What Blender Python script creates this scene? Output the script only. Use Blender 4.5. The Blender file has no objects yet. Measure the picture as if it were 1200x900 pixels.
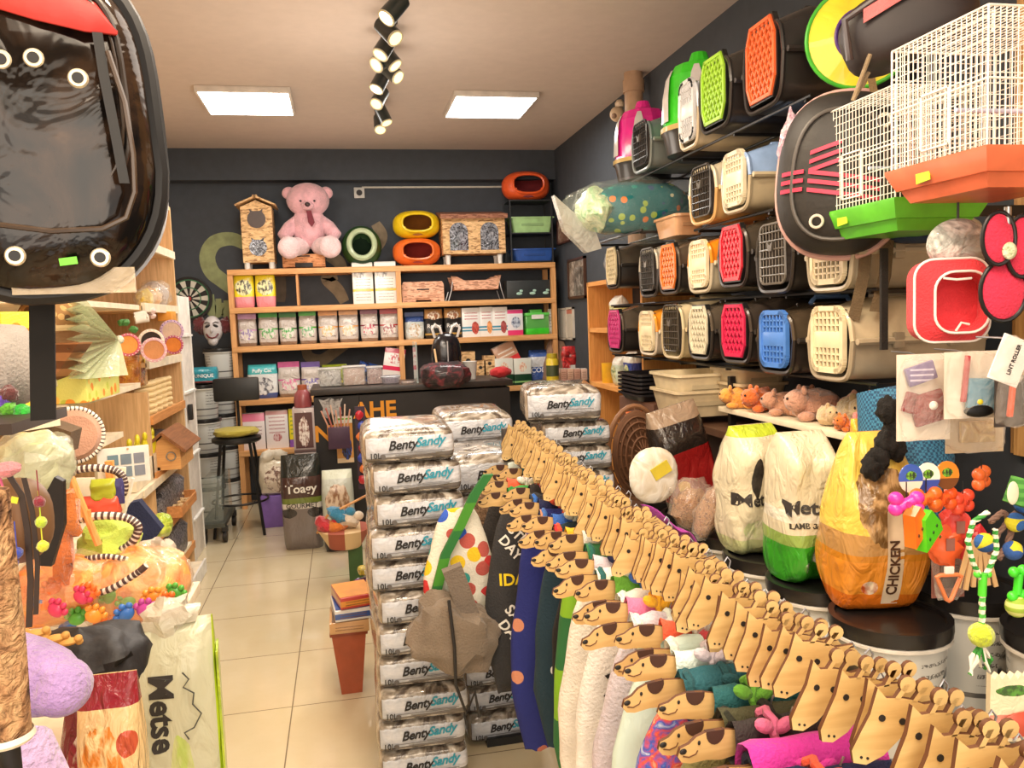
import bpy, bmesh, math, random
from mathutils import Vector, Matrix, Euler, noise
from math import sin, cos, pi, radians as R
C = bpy.context.scene.collection
rnd = random.Random(7)
# ---------------------------------------------------------------- materials
def lin(c):
    o = []
    for v in c[:3]:
        v = v / 255
        o.append(v / 12.92 if v <= .04045 else ((v + .055) / 1.055) ** 2.4)
    return (*o, 1)
CACHE = {}
class NT:
    def __init__(s, name):
        s.m = bpy.data.materials.new(name); s.m.use_nodes = True; s.t = s.m.node_tree
        s.b = s.t.nodes['Principled BSDF']; s.tc = s.t.nodes.new('ShaderNodeTexCoord')
        s.xyz = None
    def n(s, typ, **kw):
        x = s.t.nodes.new('ShaderNode' + typ)
        for k, v in kw.items():
            if k in x.inputs: x.inputs[k].default_value = v
            else: setattr(x, k, v)
        return x
    def l(s, a, b): s.t.links.new(a, b)
    def sep(s, which='Generated'):
        x = s.n('SeparateXYZ'); s.l(s.tc.outputs[which], x.inputs[0]); return x.outputs
    def math(s, op, a, b=None, c=None):
        x = s.n('Math', operation=op)
        for i, v in enumerate((a, b, c)):
            if v is None: continue
            if isinstance(v, (int, float)): x.inputs[i].default_value = v
            else: s.l(v, x.inputs[i])
        return x.outputs[0]
    def mix(s, f, a, b):
        x = s.n('Mix', data_type='RGBA')
        if isinstance(f, (int, float)): x.inputs[0].default_value = f
        else: s.l(f, x.inputs[0])
        for i, v in ((6, a), (7, b)):
            if isinstance(v, tuple): x.inputs[i].default_value = v
            else: s.l(v, x.inputs[i])
        return x.outputs[2]
    def ramp(s, f, st, interp='LINEAR'):
        x = s.n('ValToRGB'); x.color_ramp.interpolation = interp
        e = x.color_ramp.elements
        while len(e) < len(st): e.new(.5)
        for i, (p, c) in enumerate(st): e[i].position = p; e[i].color = c
        s.l(f, x.inputs[0]); return x.outputs[0]
    def noise(s, scale, detail=3, which='Object', rough=.5, dist=0):
        x = s.n('TexNoise', Scale=scale, Detail=detail, Roughness=rough, Distortion=dist)
        s.l(s.tc.outputs[which], x.inputs['Vector']); return x.outputs
    def vor(s, scale, which='Object', feature='F1'):
        x = s.n('TexVoronoi', Scale=scale, feature=feature)
        s.l(s.tc.outputs[which], x.inputs['Vector']); return x.outputs
    def bump(s, h, st, dist=.01):
        x = s.n('Bump', Strength=st, Distance=dist); s.l(h, x.inputs['Height']); s.l(x.outputs[0], s.b.inputs['Normal'])
    def fin(s, col, rough=.5, metal=0, coat=0, trans=0, emit=0, alpha=1, sheen=0):
        if isinstance(col, tuple): s.b.inputs['Base Color'].default_value = col
        else: s.l(col, s.b.inputs['Base Color'])
        s.b.inputs['Roughness'].default_value = rough; s.b.inputs['Metallic'].default_value = metal
        s.b.inputs['Coat Weight'].default_value = coat; s.b.inputs['Transmission Weight'].default_value = trans
        s.b.inputs['Alpha'].default_value = alpha
        if sheen: s.b.inputs['Sheen Weight'].default_value = sheen
        if emit:
            s.b.inputs['Emission Strength'].default_value = emit
            if isinstance(col, tuple): s.b.inputs['Emission Color'].default_value = col
            else: s.l(col, s.b.inputs['Emission Color'])
        return s.m
def cached(fn):
    def w(*a, **k):
        key = (fn.__name__, repr(a), repr(k))
        if key not in CACHE: CACHE[key] = fn(*a, **k)
        return CACHE[key]
    return w
@cached
def plain(c, rough=.45, metal=0, coat=0, trans=0, emit=0, alpha=1, var=.08, bs=0, bst=.3, sheen=0):
    n = NT('surface'); a = lin(c); dk = tuple(v * (1 - var * 2) for v in a[:3]) + (1,); lt = tuple(min(1, v * (1 + var)) for v in a[:3]) + (1,)
    no = n.noise(14, 3); col = n.ramp(no[0], [(.3, dk), (.7, lt)]) if var else a
    if bs: n.bump(n.noise(bs, 4)[0], bst)
    return n.fin(col, rough, metal, coat, trans, emit, alpha, sheen)
def plastic(c, rough=.32, **k): return plain(c, rough=rough, coat=.15, **k)
def cloth(c, **k): return plain(c, rough=.9, bs=160, bst=.5, sheen=.15 if sum(c) > 240 else .02, **k)
def fur(c, **k): return plain(c, rough=.95, bs=90, bst=1.0, var=.12, sheen=.5, **k)
@cached
def wood(c1=(226, 170, 108), c2=(200, 140, 84), axis=0, scale=6):
    n = NT('wood'); mp = n.n('Mapping'); sc = [22, 22, 22]; sc[axis] = 1.6
    mp.inputs['Scale'].default_value = sc; n.l(n.tc.outputs['Object'], mp.inputs[0])
    x = n.n('TexNoise', Scale=scale * .35, Detail=5, Distortion=1.2); n.l(mp.outputs[0], x.inputs['Vector'])
    col = n.ramp(x.outputs[0], [(.35, lin(c1)), (.62, lin(c2)), (.75, lin(c1))])
    n.bump(x.outputs[0], .12); return n.fin(col, .5)
@cached
def osb(c1=(214, 172, 118), c2=(150, 104, 62)):
    n = NT('chipboard'); mp = n.n('Mapping'); mp.inputs['Scale'].default_value = (30, 30, 90); n.l(n.tc.outputs['Object'], mp.inputs[0])
    v = n.n('TexVoronoi', Scale=1.0); n.l(mp.outputs[0], v.inputs['Vector'])
    sp = n.n('SeparateColor'); n.l(v.outputs['Color'], sp.inputs[0])
    col = n.ramp(sp.outputs[0], [(0, lin(c2)), (.4, lin(c1)), (1, lin(tuple(min(255, q + 26) for q in c1)))])
    return n.fin(col, .7)
@cached
def foil(c, c2=None, rough=.25, scale=14, st=.8, metal=.0, stretch=(1, 1, 1)):
    """crinkled plastic film"""
    n = NT('film'); mp = n.n('Mapping'); mp.inputs['Scale'].default_value = stretch; n.l(n.tc.outputs['Object'], mp.inputs[0])
    x = n.n('TexNoise', Scale=scale, Detail=4, Distortion=2.0); n.l(mp.outputs[0], x.inputs['Vector'])
    col = n.ramp(x.outputs[0], [(.38, lin(c2 or tuple(q * .6 for q in c))), (.6, lin(c))])
    n.bump(x.outputs[0], st, .02); return n.fin(col, rough, metal, .5)
@cached
def pack(base, bands=(), blob=None, blob2=None, lines=None, rough=.28, wr=.45, side=None):
    """printed packet: colour bands up its height, round pictures, rows of fine print; all on Generated coordinates"""
    n = NT('printed_packet'); g = n.sep(); x, y, z = g[0], g[1], g[2]
    col = lin(base)
    for z0, z1, c in bands:
        m = n.math('MULTIPLY', n.math('GREATER_THAN', z, z0), n.math('LESS_THAN', z, z1)); col = n.mix(m, col, lin(c))
    if lines:
        z0, z1, c, k = lines
        w = n.math('GREATER_THAN', n.math('SINE', n.math('MULTIPLY', z, k * 6.283)), .35)
        nz = n.math('GREATER_THAN', n.noise(60, 1, 'Generated')[0], .47)
        m = n.math('MULTIPLY', n.math('MULTIPLY', n.math('GREATER_THAN', z, z0), n.math('LESS_THAN', z, z1)), n.math('MULTIPLY', w, nz))
        m = n.math('MULTIPLY', m, n.math('MULTIPLY', n.math('GREATER_THAN', x, .14), n.math('LESS_THAN', x, .86)))
        col = n.mix(m, col, lin(c))
    for bb in (blob, blob2):
        if not bb: continue
        cx, cz, rx, rz, ca, cb = bb
        dx = n.math('DIVIDE', n.math('SUBTRACT', x, cx), rx); dz = n.math('DIVIDE', n.math('SUBTRACT', z, cz), rz)
        d = n.math('ADD', n.math('MULTIPLY', dx, dx), n.math('MULTIPLY', dz, dz))
        wob = n.noise(7, 2, 'Generated')[0]
        d = n.math('ADD', d, n.math('MULTIPLY', n.math('SUBTRACT', wob, .5), .9))
        pic = n.ramp(n.noise(9, 4, 'Generated')[0], [(.4, lin(ca)), (.55, lin(cb))])
        m = n.math('MULTIPLY', n.math('LESS_THAN', d, 1), n.math('LESS_THAN', y, .6)); col = n.mix(m, col, pic)
    if side:
        col = n.mix(n.math('GREATER_THAN', n.math('ABSOLUTE', n.math('SUBTRACT', x, .5)), .44), col, lin(side))
    if wr: n.bump(n.noise(4, 3, 'Generated', dist=1.5)[0], wr, .02)
    return n.fin(col, rough, 0, .35)
@cached
def dots(base, spots, scale=14, size=.32, rough=.9, metal=0):
    n = NT('dotted_fabric'); v = n.vor(scale); sp = n.n('SeparateColor'); n.l(v['Color'], sp.inputs[0])
    k = len(spots); st = [(i / k, lin(c)) for i, c in enumerate(spots)]
    cc = n.ramp(sp.outputs[0], st, 'CONSTANT'); m = n.math('LESS_THAN', v['Distance'], size)
    col = n.mix(m, lin(base), cc); n.bump(n.noise(150, 2)[0], .3); return n.fin(col, rough, metal)
@cached
def stripes(a, b, k=40, axis=2, duty=0.0, rough=.7, coord='Object'):
    n = NT('striped'); g = n.sep(coord); w = n.math('GREATER_THAN', n.math('SINE', n.math('MULTIPLY', g[axis], k * 6.283)), duty)
    return n.fin(n.mix(w, lin(a), lin(b)), rough)
@cached
def marbled(cols, scale=6, rough=.35, st=.6, coat=.4, detail=4):
    n = NT('mixed_colours'); v = n.noise(scale, detail, dist=1.2)[0]; k = len(cols)
    col = n.ramp(v, [(.3 + .4 * i / max(1, k - 1), lin(c)) for i, c in enumerate(cols)]); n.bump(n.noise(scale * 2, 4, dist=1.5)[0], st, .02)
    return n.fin(col, rough, 0, coat)
@cached
def clear(c=(235, 235, 230), alpha=.25, rough=.08, bs=18, st=.6):
    n = NT('clear_film'); n.bump(n.noise(bs, 4, dist=2)[0], st, .02); return n.fin(lin(c), rough, 0, 1, 0, 0, alpha)
BLACK = plain((13, 13, 14), rough=.4); STEEL = plain((170, 170, 172), rough=.3, metal=.9); WHITE = plain((236, 234, 228), rough=.5)
INK = plain((30, 28, 28), rough=.6, var=0); DARK = plain((34, 32, 32), rough=.6)
# ---------------------------------------------------------------- mesh building
class M:
    def __init__(s): s.v = []; s.f = []; s.mi = []; s.cur = 0
    def use(s, i): s.cur = i; return s
    def add(s, vs, fs, mx=None):
        o = len(s.v)
        s.v += [tuple(mx @ Vector(p)) for p in vs] if mx is not None else [tuple(p) for p in vs]
        s.f += [tuple(i + o for i in f) for f in fs]; s.mi += [s.cur] * len(fs); return s
    def box(s, c, d, rot=None, bev=0):
        hx, hy, hz = d[0] / 2, d[1] / 2, d[2] / 2
        mx = Matrix.Translation(c) @ (Euler(rot).to_matrix().to_4x4() if rot else Matrix())
        if bev:
            bm = bmesh.new(); bmesh.ops.create_cube(bm, size=1)
            for v in bm.verts: v.co = Vector((v.co.x * d[0], v.co.y * d[1], v.co.z * d[2]))
            bmesh.ops.bevel(bm, geom=bm.edges[:], offset=min(bev, min(d) * .45), segments=2, affect='EDGES', profile=.6)
            bm.verts.index_update(); s.add([v.co[:] for v in bm.verts], [[v.index for v in f.verts] for f in bm.faces], mx); bm.free(); return s
        vs = [(x, y, z) for x in (-hx, hx) for y in (-hy, hy) for z in (-hz, hz)]
        return s.add(vs, [(0, 1, 3, 2), (4, 6, 7, 5), (0, 4, 5, 1), (2, 3, 7, 6), (0, 2, 6, 4), (1, 5, 7, 3)], mx)
    def lathe(s, prof, n=20, mx=None, cap=True):
        vs = []; fs = []
        for r, z in prof:
            for i in range(n): a = 2 * pi * i / n; vs.append((r * cos(a), r * sin(a), z))
        for k in range(len(prof) - 1):
            for i in range(n):
                j = (i + 1) % n; fs.append((k * n + i, k * n + j, (k + 1) * n + j, (k + 1) * n + i))
        if cap:
            if prof[0][0] > 1e-4: fs.append(tuple(range(n - 1, -1, -1)))
            if prof[-1][0] > 1e-4: fs.append(tuple(range((len(prof) - 1) * n, len(prof) * n)))
        return s.add(vs, fs, mx)
    def cyl(s, a, b, r, n=12, r2=None):
        a = Vector(a); b = Vector(b); d = b - a
        q = d.to_track_quat('Z', 'Y').to_matrix().to_4x4()
        return s.lathe([(r, 0), (r if r2 is None else r2, d.length)], n, Matrix.Translation(a) @ q)
    def tube(s, pts, r, n=8, closed=False):
        P = [Vector(p) for p in pts]; k = len(P); vs = []; fs = []; up = None
        for i, p in enumerate(P):
            if closed: t = P[(i + 1) % k] - P[i - 1]
            else: t = P[min(i + 1, k - 1)] - P[max(i - 1, 0)]
            t.normalize()
            if up is None: up = t.orthogonal().normalized()
            up = (up - t * up.dot(t)); up = up.normalized() if up.length > 1e-6 else t.orthogonal().normalized()
            w = t.cross(up); rr = r[i] if isinstance(r, (list, tuple)) else r
            for j in range(n): a = 2 * pi * j / n; vs.append(tuple(p + up * cos(a) * rr + w * sin(a) * rr))
        m = k if closed else k - 1
        for i in range(m):
            i2 = (i + 1) % k
            for j in range(n): j2 = (j + 1) % n; fs.append((i * n + j, i * n + j2, i2 * n + j2, i2 * n + j))
        if not closed: fs += [tuple(range(n - 1, -1, -1)), tuple(range((k - 1) * n, k * n))]
        return s.add(vs, fs)
    def ribbon(s, pts, w, t=.002, wd=(1, 0, 0)):
        """flat strap along pts, width w along wd"""
        P = [Vector(p) for p in pts]; W = Vector(wd).normalized() * w / 2; vs = []; fs = []
        for i, p in enumerate(P):
            tg = (P[min(i + 1, len(P) - 1)] - P[max(i - 1, 0)]).normalized(); nn = tg.cross(W).normalized() * t / 2
            vs += [tuple(p - W - nn), tuple(p + W - nn), tuple(p + W + nn), tuple(p - W + nn)]
        for i in range(len(P) - 1):
            for j in range(4): fs.append((i * 4 + j, i * 4 + (j + 1) % 4, i * 4 + 4 + (j + 1) % 4, i * 4 + 4 + j))
        e = (len(P) - 1) * 4; fs += [(3, 2, 1, 0), (e, e + 1, e + 2, e + 3)]
        return s.add(vs, fs)
    def prism(s, poly, d, mx=None, edge=None):
        """polygon in local XZ, thickness d along Y"""
        n = len(poly); vs = [(x, -d / 2, z) for x, z in poly] + [(x, d / 2, z) for x, z in poly]
        k = s.cur; s.add(vs, [tuple(range(n)), tuple(range(2 * n - 1, n - 1, -1))], mx)
        if edge is not None: s.cur = edge
        s.add(vs, [(i, i + n, (i + 1) % n + n, (i + 1) % n) for i in range(n)], mx); s.cur = k; return s
    def ell(s, c, r, nu=16, nv=10, e1=1, e2=1, rot=None, wob=0, seed=0):
        mx = Matrix.Translation(c) @ (Euler(rot).to_matrix().to_4x4() if rot else Matrix()); vs = []; fs = []
        pw = lambda v, e: math.copysign(abs(v) ** e, v)
        for k in range(nv + 1):
            ph = -pi / 2 + pi * k / nv
            for i in range(nu):
                th = 2 * pi * i / nu
                p = Vector((pw(cos(ph), e1) * pw(cos(th), e2), pw(cos(ph), e1) * pw(sin(th), e2), pw(sin(ph), e1)))
                if wob: p *= 1 + wob * noise.noise(p * 2.2 + Vector((seed, seed * .7, 0)))
                vs.append((p.x * r[0], p.y * r[1], p.z * r[2]))
        for k in range(nv):
            for i in range(nu): j = (i + 1) % nu; fs.append((k * nu + i, k * nu + j, (k + 1) * nu + j, (k + 1) * nu + i))
        return s.add(vs, fs, mx)
    def pouch(s, w, h, d, crimp=.12, bot=.12, wob=.04, seed=0, nu=20, nv=14, c=(0, 0, 0), rot=None, lean=0, tuck=.93, taper=0):
        """stand-up bag: full in the middle, pinched flat at the top (and partly at the bottom)"""
        mx = Matrix.Translation(c) @ (Euler(rot).to_matrix().to_4x4() if rot else Matrix()); vs = []; fs = []
        for k in range(nv + 1):
            v = k / nv
            th = min(1, ((1 - v) / max(crimp, .01)) ** .55) if v > 1 - crimp else 1
            th = max(.05, th) * (.93 + .07 * sin(v * pi))
            if v < bot: th *= .62 + .38 * (v / bot) ** .5
            ww = w / 2 * (tuck + (1 - tuck) * sin(v * pi)) * (1.0 if v > .02 else .96) * (1 - taper * v ** 2)
            for i in range(nu):
                a = 2 * pi * i / nu; x = math.copysign(abs(cos(a)) ** .45, cos(a)); y = math.copysign(abs(sin(a)) ** .6, sin(a))
                q = noise.noise(Vector((x * 1.7 + seed, y * 1.7, v * 3.5))) * wob * 2
                vs.append((x * ww * (1 + q * .35), y * d / 2 * th * (1 + q * 2.2) + lean * v * h, v * h))
        for k in range(nv):
            for i in range(nu): j = (i + 1) % nu; fs.append((k * nu + i, k * nu + j, (k + 1) * nu + j, (k + 1) * nu + i))
        fs += [tuple(range(nu - 1, -1, -1)), tuple(range(nv * nu, nv * nu + nu))]
        return s.add(vs, fs, mx)
    def lattice(s, poly, dirs, w, t, y=0):
        """bars clipped to a convex polygon (local XZ), thickness t along Y; dirs = [(angle, spacing)]"""
        for ang, sp in dirs:
            d = (cos(ang), sin(ang)); nn = (-d[1], d[0]); pr = [p[0] * nn[0] + p[1] * nn[1] for p in poly]
            k = math.ceil(min(pr) / sp)
            while k * sp < max(pr):
                off = k * sp; ts = []
                for i in range(len(poly)):
                    a, b = poly[i], poly[(i + 1) % len(poly)]; da, db = pr[i] - off, pr[(i + 1) % len(poly)] - off
                    if (da < 0) != (db < 0):
                        u = da / (da - db); ts.append((a[0] + (b[0] - a[0]) * u) * d[0] + (a[1] + (b[1] - a[1]) * u) * d[1])
                if len(ts) == 2 and abs(ts[1] - ts[0]) > w:
                    m = (ts[0] + ts[1]) / 2; cx, cz = d[0] * m + nn[0] * off, d[1] * m + nn[1] * off
                    s.box((cx, y, cz), (abs(ts[1] - ts[0]), t, w), rot=(0, -ang, 0))
                k += 1
        return s
    def frame(s, poly, w, t, y=0):
        for i in range(len(poly)):
            a, b = Vector(poly[i]), Vector(poly[(i + 1) % len(poly)]); d = b - a; m = (a + b) / 2
            s.box((m.x, y, m.y), (d.length + w * .8, t, w), rot=(0, -math.atan2(d.y, d.x), 0))
        return s
    def build(s, name, mats, parent=None, angle=38, loc=None, rot=None):
        me = bpy.data.meshes.new(name); me.from_pydata(s.v, [], s.f)
        if not isinstance(mats, (list, tuple)): mats = [mats]
        for m in mats: me.materials.append(m)
        me.polygons.foreach_set('material_index', s.mi)
        bm = bmesh.new(); bm.from_mesh(me); bmesh.ops.recalc_face_normals(bm, faces=bm.faces[:]); bm.to_mesh(me); bm.free()
        me.polygons.foreach_set('use_smooth', [True] * len(me.polygons)); me.set_sharp_from_angle(angle=R(angle)); me.update()
        o = bpy.data.objects.new(name, me); C.objects.link(o)
        if parent: o.parent = parent
        if loc: o.location = loc
        if rot: o.rotation_euler = rot
        return o
def thing(name, label, cat, loc=(0, 0, 0), rz=0, group=None, rot=None):
    o = bpy.data.objects.new(name, None); C.objects.link(o); o.empty_display_size = .05
    o.location = loc; o.rotation_euler = rot or (0, 0, rz); o['label'] = label; o['category'] = cat
    if group: o['group'] = group
    return o
def one(name, m, mats, label, cat, loc=(0, 0, 0), rz=0, group=None, rot=None, angle=38):
    o = m.build(name, mats, None, angle); o.location = loc; o.rotation_euler = rot or (0, 0, rz); o['label'] = label; o['category'] = cat
    if group: o['group'] = group
    return o
def struct(name, m, mats, parent=None):
    o = m.build(name, mats, parent)
    if not parent: o['kind'] = 'structure'
    return o
KIDS = {}
def dup(root, loc, rz=0, label=None, group=None, rot=None):
    r = root.copy(); C.objects.link(r); r.location = loc; r.rotation_euler = rot or (0, 0, rz)
    if label: r['label'] = label
    if group: r['group'] = group
    for ch in root.children:
        c = ch.copy(); C.objects.link(c); c.parent = r
        for g in ch.children:
            d = g.copy(); C.objects.link(d); d.parent = c
    return r
def text(body, size, m, parent, loc, rot=(pi / 2, 0, 0), name='lettering', shear=0, bold=0, ext=.0008, sx=1, sp=1):
    cu = bpy.data.curves.new('t', 'FONT'); cu.body = body; cu.size = size; cu.align_x = 'CENTER'; cu.align_y = 'CENTER'
    cu.extrude = ext; cu.shear = shear; cu.offset = bold * size; cu.space_character = sp; cu.resolution_u = 3
    t = bpy.data.objects.new('t', cu); C.objects.link(t); dg = bpy.context.evaluated_depsgraph_get()
    me = bpy.data.meshes.new_from_object(t.evaluated_get(dg)); bpy.data.objects.remove(t)
    if sx != 1:
        for v in me.vertices: v.co.x *= sx
    me.materials.clear(); me.materials.append(m)
    o = bpy.data.objects.new(name, me); C.objects.link(o); o.parent = parent; o.location = loc; o.rotation_euler = rot; return o
def strip(w, h, m, parent, bag_o, loc, name='label_strip', rot=0):
    g = M(); nx, nz = 6, 16; g.add([(-w / 2 + w * i / nx, -h / 2 + h * j / nz, 0) for j in range(nz + 1) for i in range(nx + 1)], [(j * (nx + 1) + i, j * (nx + 1) + i + 1, (j + 1) * (nx + 1) + i + 1, (j + 1) * (nx + 1) + i) for j in range(nz) for i in range(nx)])
    o = g.build(name, m, parent, loc=loc, rot=(pi / 2, rot, 0)); return wrap(o, bag_o, .0008)
def wrap(o, bag_o, off=.0018):
    """lay flat lettering onto the curved front of a bag (both under the same parent)"""
    from mathutils.bvhtree import BVHTree
    me = bag_o.data; tr = BVHTree.FromPolygons([v.co[:] for v in me.vertices], [tuple(p.vertices) for p in me.polygons])
    mx = Matrix.Translation(o.location) @ o.rotation_euler.to_matrix().to_4x4(); iv = mx.inverted(); y0 = o.location.y
    for v in o.data.vertices:
        p = mx @ v.co; h = tr.ray_cast(Vector((p.x, -2, p.z)), Vector((0, 1, 0)))[0]
        if h is not None: v.co = iv @ Vector((p.x, h.y - off - (.0012 if p.y < y0 else 0), p.z))
    return o
def circ(r, n=16, cx=0, cz=0, rz=None, a0=0, a1=2 * pi):
    return [(cx + r * cos(a0 + (a1 - a0) * i / n), cz + (rz or r) * sin(a0 + (a1 - a0) * i / n)) for i in range(n if abs(a1 - a0 - 2 * pi) < 1e-6 else n + 1)]
def rrect(w, h, r, cx=0, cz=0, n=4):
    o = []
    for sx, sz, a in ((1, 1, 0), (-1, 1, pi / 2), (-1, -1, pi), (1, -1, 3 * pi / 2)):
        for i in range(n + 1): t = a + pi / 2 * i / n; o.append((cx + sx * (w / 2 - r) + r * cos(t), cz + sz * (h / 2 - r) + r * sin(t)))
    return o
# ---------------------------------------------------------------- the surveyed camera (room frame: y into the shop, z up, 1.65 m eye)
YAW, PITCH, ROLL, FPX, EYE = 0.20295344, 0.08312506, -0.0370412, 949.08, 1.65
fw = Vector((sin(YAW) * cos(PITCH), cos(YAW) * cos(PITCH), -sin(PITCH))); rt = Vector((cos(YAW), -sin(YAW), 0)); up = rt.cross(fw)
rt, up = cos(ROLL) * rt + sin(ROLL) * up, -sin(ROLL) * rt + cos(ROLL) * up
cam = bpy.data.cameras.new('camera'); cam.sensor_width = 36; cam.lens = FPX / 1200 * 36; cam.clip_start = .02
co = bpy.data.objects.new('camera', cam); C.objects.link(co); bpy.context.scene.camera = co
co.matrix_world = Matrix.Translation((0, 0, EYE)) @ Matrix((rt, up, -fw)).transposed().to_4x4()
def at(px, py, X=None, Y=None, Z=None):
    """survey helper: the room point seen at a photo pixel on a plane of known x, y or z"""
    d = fw + rt * ((px - 600) / FPX) - up * ((py - 450) / FPX)
    t = X / d.x if X is not None else Y / d.y if Y is not None else (Z - EYE) / d.z
    return Vector((0, 0, EYE)) + d * t
def fit(x0, y0, x1, y1, Y):
    """centre-bottom point, width and height of a frontal item standing at depth Y"""
    a = at(x0, (y0 + y1) / 2, Y=Y); b = at(x1, (y0 + y1) / 2, Y=Y); m = (x0 + x1) / 2
    t = at(m, y0, Y=Y); l = at(m, y1, Y=Y); return Vector(((a.x + b.x) / 2, Y, l.z)), b.x - a.x, t.z - l.z
# ================================================================ room shell
XR, XL, YB, ZC, YF = 2.11, -1.62, 7.95, 3.25, -1.6
def tile_mat():
    n = NT('floor_tiles'); mp = n.n('Mapping'); mp.inputs['Location'].default_value = (.3, .08 + .0, 0); n.l(n.tc.outputs['Object'], mp.inputs[0])
    b = n.n('TexBrick', offset=0, squash=1); b.inputs['Scale'].default_value = 1; b.inputs['Brick Width'].default_value = .6; b.inputs['Row Height'].default_value = .6
    b.inputs['Mortar Size'].default_value = .0028; b.inputs['Mortar Smooth'].default_value = .1
    n.l(mp.outputs[0], b.inputs['Vector'])
    c = n.ramp(n.noise(1.3, 6, rough=.65)[0], [(.3, lin((205, 188, 152))), (.7, lin((218, 204, 172)))])
    n.l(c, b.inputs['Color1']); n.l(c, b.inputs['Color2']); b.inputs['Mortar'].default_value = lin((128, 112, 88))
    return n.fin(b.outputs['Color'], .16, 0, .3)
m = M(); m.box(((XL + XR) / 2, (YB + YF) / 2, -.05), (XR - XL + .2, YB - YF + .2, .1)); struct('floor', m, tile_mat())
m = M(); m.box(((XL + XR) / 2, (YB + YF) / 2, ZC + .05), (XR - XL + .2, YB - YF + .2, .1)); struct('ceiling', m, plain((200, 184, 172), rough=.9, var=.02))
SL = plain((64, 69, 76), rough=.75, var=.05, bs=30, bst=.05)
m = M(); m.box(((XL + XR) / 2, YB + .05, ZC / 2), (XR - XL + .2, .1, ZC)); struct('wall_back', m, SL)
m = M(); m.box((XR + .05, (YB + YF) / 2, ZC / 2), (.1, YB - YF, ZC)); struct('wall_right', m, SL)
m = M(); m.box((XL - .05, (YB + YF) / 2, ZC / 2), (.1, YB - YF, ZC)); struct('wall_left', m, plain((214, 188, 156), rough=.85, var=.03))
m = M(); m.box(((XL + XR) / 2, YF - .05, 2.95), (XR - XL + .2, .1, .6)); m.box(((XL + XR) / 2, YF - .05, .2), (XR - XL + .2, .1, .4)); struct('wall_front', m, plain((200, 184, 164), rough=.85, var=.03))
m = M(); m.box(((XL + XR) / 2, YB - .08, (ZC + 2.97) / 2), (XR - XL, .16, ZC - 2.97)); struct('trim_1', m, SL)   # shallow beam over the back wall
m = M(); m.cyl((XR - .11, 5.3, 2.0), (XR - .11, 5.3, ZC), .062, 20); m.cyl((XR - .11, 5.3, 3.12), (XR - .11, 5.3, 3.2), .072, 20)
one('wall_pipe', m, plain((176, 142, 112), rough=.6), 'tan vertical pipe standing in front of the dark wall above the carriers', 'pipe')
t = thing('camera_dome', 'small cream wall sensor at the ceiling edge above the thin white conduit', 'sensor', (XR - .07, 5.75, 3.09))
m = M(); m.ell((0, 0, 0), (.055, .05, .055)); m.build('housing', plain((214, 184, 150)), t)
m = M(); m.lathe([(.03, 0), (.035, .03), (.02, .05)], 14); m.build('mount', plain((224, 200, 170)), t, loc=(.02, 0, .05)); m = M(); m.ell((-.035, -.03, -.02), (.02, .02, .02)); m.build('lens', plain((150, 120, 96)), t)
m = M(); m.cyl((XR - .012, 5.66, 2.15), (XR - .012, 5.66, 3.05), .009, 8)
one('conduit', m, plain((205, 205, 205)), 'thin white vertical cable conduit on the dark right wall', 'conduit')
a = at(590, 219, Y=YB - .01); b = at(424, 219, Y=YB - .01)
m = M(); m.box(((a.x + b.x) / 2, YB - .008, a.z), (a.x - b.x, .014, .016)); one('cable_trunking', m, plain((196, 190, 176)), 'pale horizontal cable trunking running along the back wall to the socket', 'trunking')
t = thing('wall_socket', 'white square socket with a black hole high on the back wall', 'socket', at(421, 226, Y=YB - .012))
m = M(); m.box((0, 0, 0), (.1, .02, .1), bev=.006); m.build('plate', plain((200, 196, 188)), t); m = M(); m.cyl((0, -.012, 0), (0, -.008, 0), .028, 16); m.build('hole', INK, t)
# painted letters and swirls on the back wall: flat painted ribbons
def paint(pts, w, col, label, y=YB - .003):
    P = [at(p[0], p[1], Y=y) for p in pts]; Q = []
    for i in range(len(P) - 1):
        p0 = P[max(0, i - 1)]; p1 = P[i]; p2 = P[i + 1]; p3 = P[min(len(P) - 1, i + 2)]
        for k in range(6):
            t = k / 6; Q.append(.5 * ((2 * p1) + (p2 - p0) * t + (2 * p0 - 5 * p1 + 4 * p2 - p3) * t * t + (3 * p1 - p0 - 3 * p2 + p3) * t ** 3))
    Q.append(P[-1]); vs = []; fs = []
    for i, q in enumerate(Q):
        tg = (Q[min(i + 1, len(Q) - 1)] - Q[max(i - 1, 0)]); tg.y = 0; tg.normalize(); nn = Vector((-tg.z, 0, tg.x)); ww = w * (.75 + .25 * sin(pi * i / (len(Q) - 1)))
        vs += [q - nn * ww / 2, q + nn * ww / 2]
    for i in range(len(Q) - 1): fs.append((2 * i, 2 * i + 1, 2 * i + 3, 2 * i + 2))
    m = M().add(vs, fs)
    return one('painted_letter', m, plain(col, rough=.8, var=.12), label, 'wall painting', group='painted letters on the back wall')
GRN = (150, 158, 112)
paint([(290, 288), (272, 280), (252, 284), (243, 300), (248, 318), (262, 330), (276, 342), (284, 360)], .14, GRN, 'green painted letter S on the dark back wall beside the wooden shelf')
paint([(244, 348), (250, 365), (262, 362), (270, 372)], .12, GRN, 'green painted drip stroke above the clown mask')
m = M()
for a, b in (((247, 345), (250, 372)), ((256, 350), (257, 368)), ((264, 352), (268, 380))):
    p = at(*a, Y=YB - .004); q = at(*b, Y=YB - .004); m.box(((p.x + q.x) / 2, p.y, (p.z + q.z) / 2), (.05, .003, abs(p.z - q.z)))
one('painted_drip', m, plain(GRN, rough=.8), 'green paint drips running down beside the dartboard', 'wall painting')
TN = (140, 124, 100)
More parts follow.
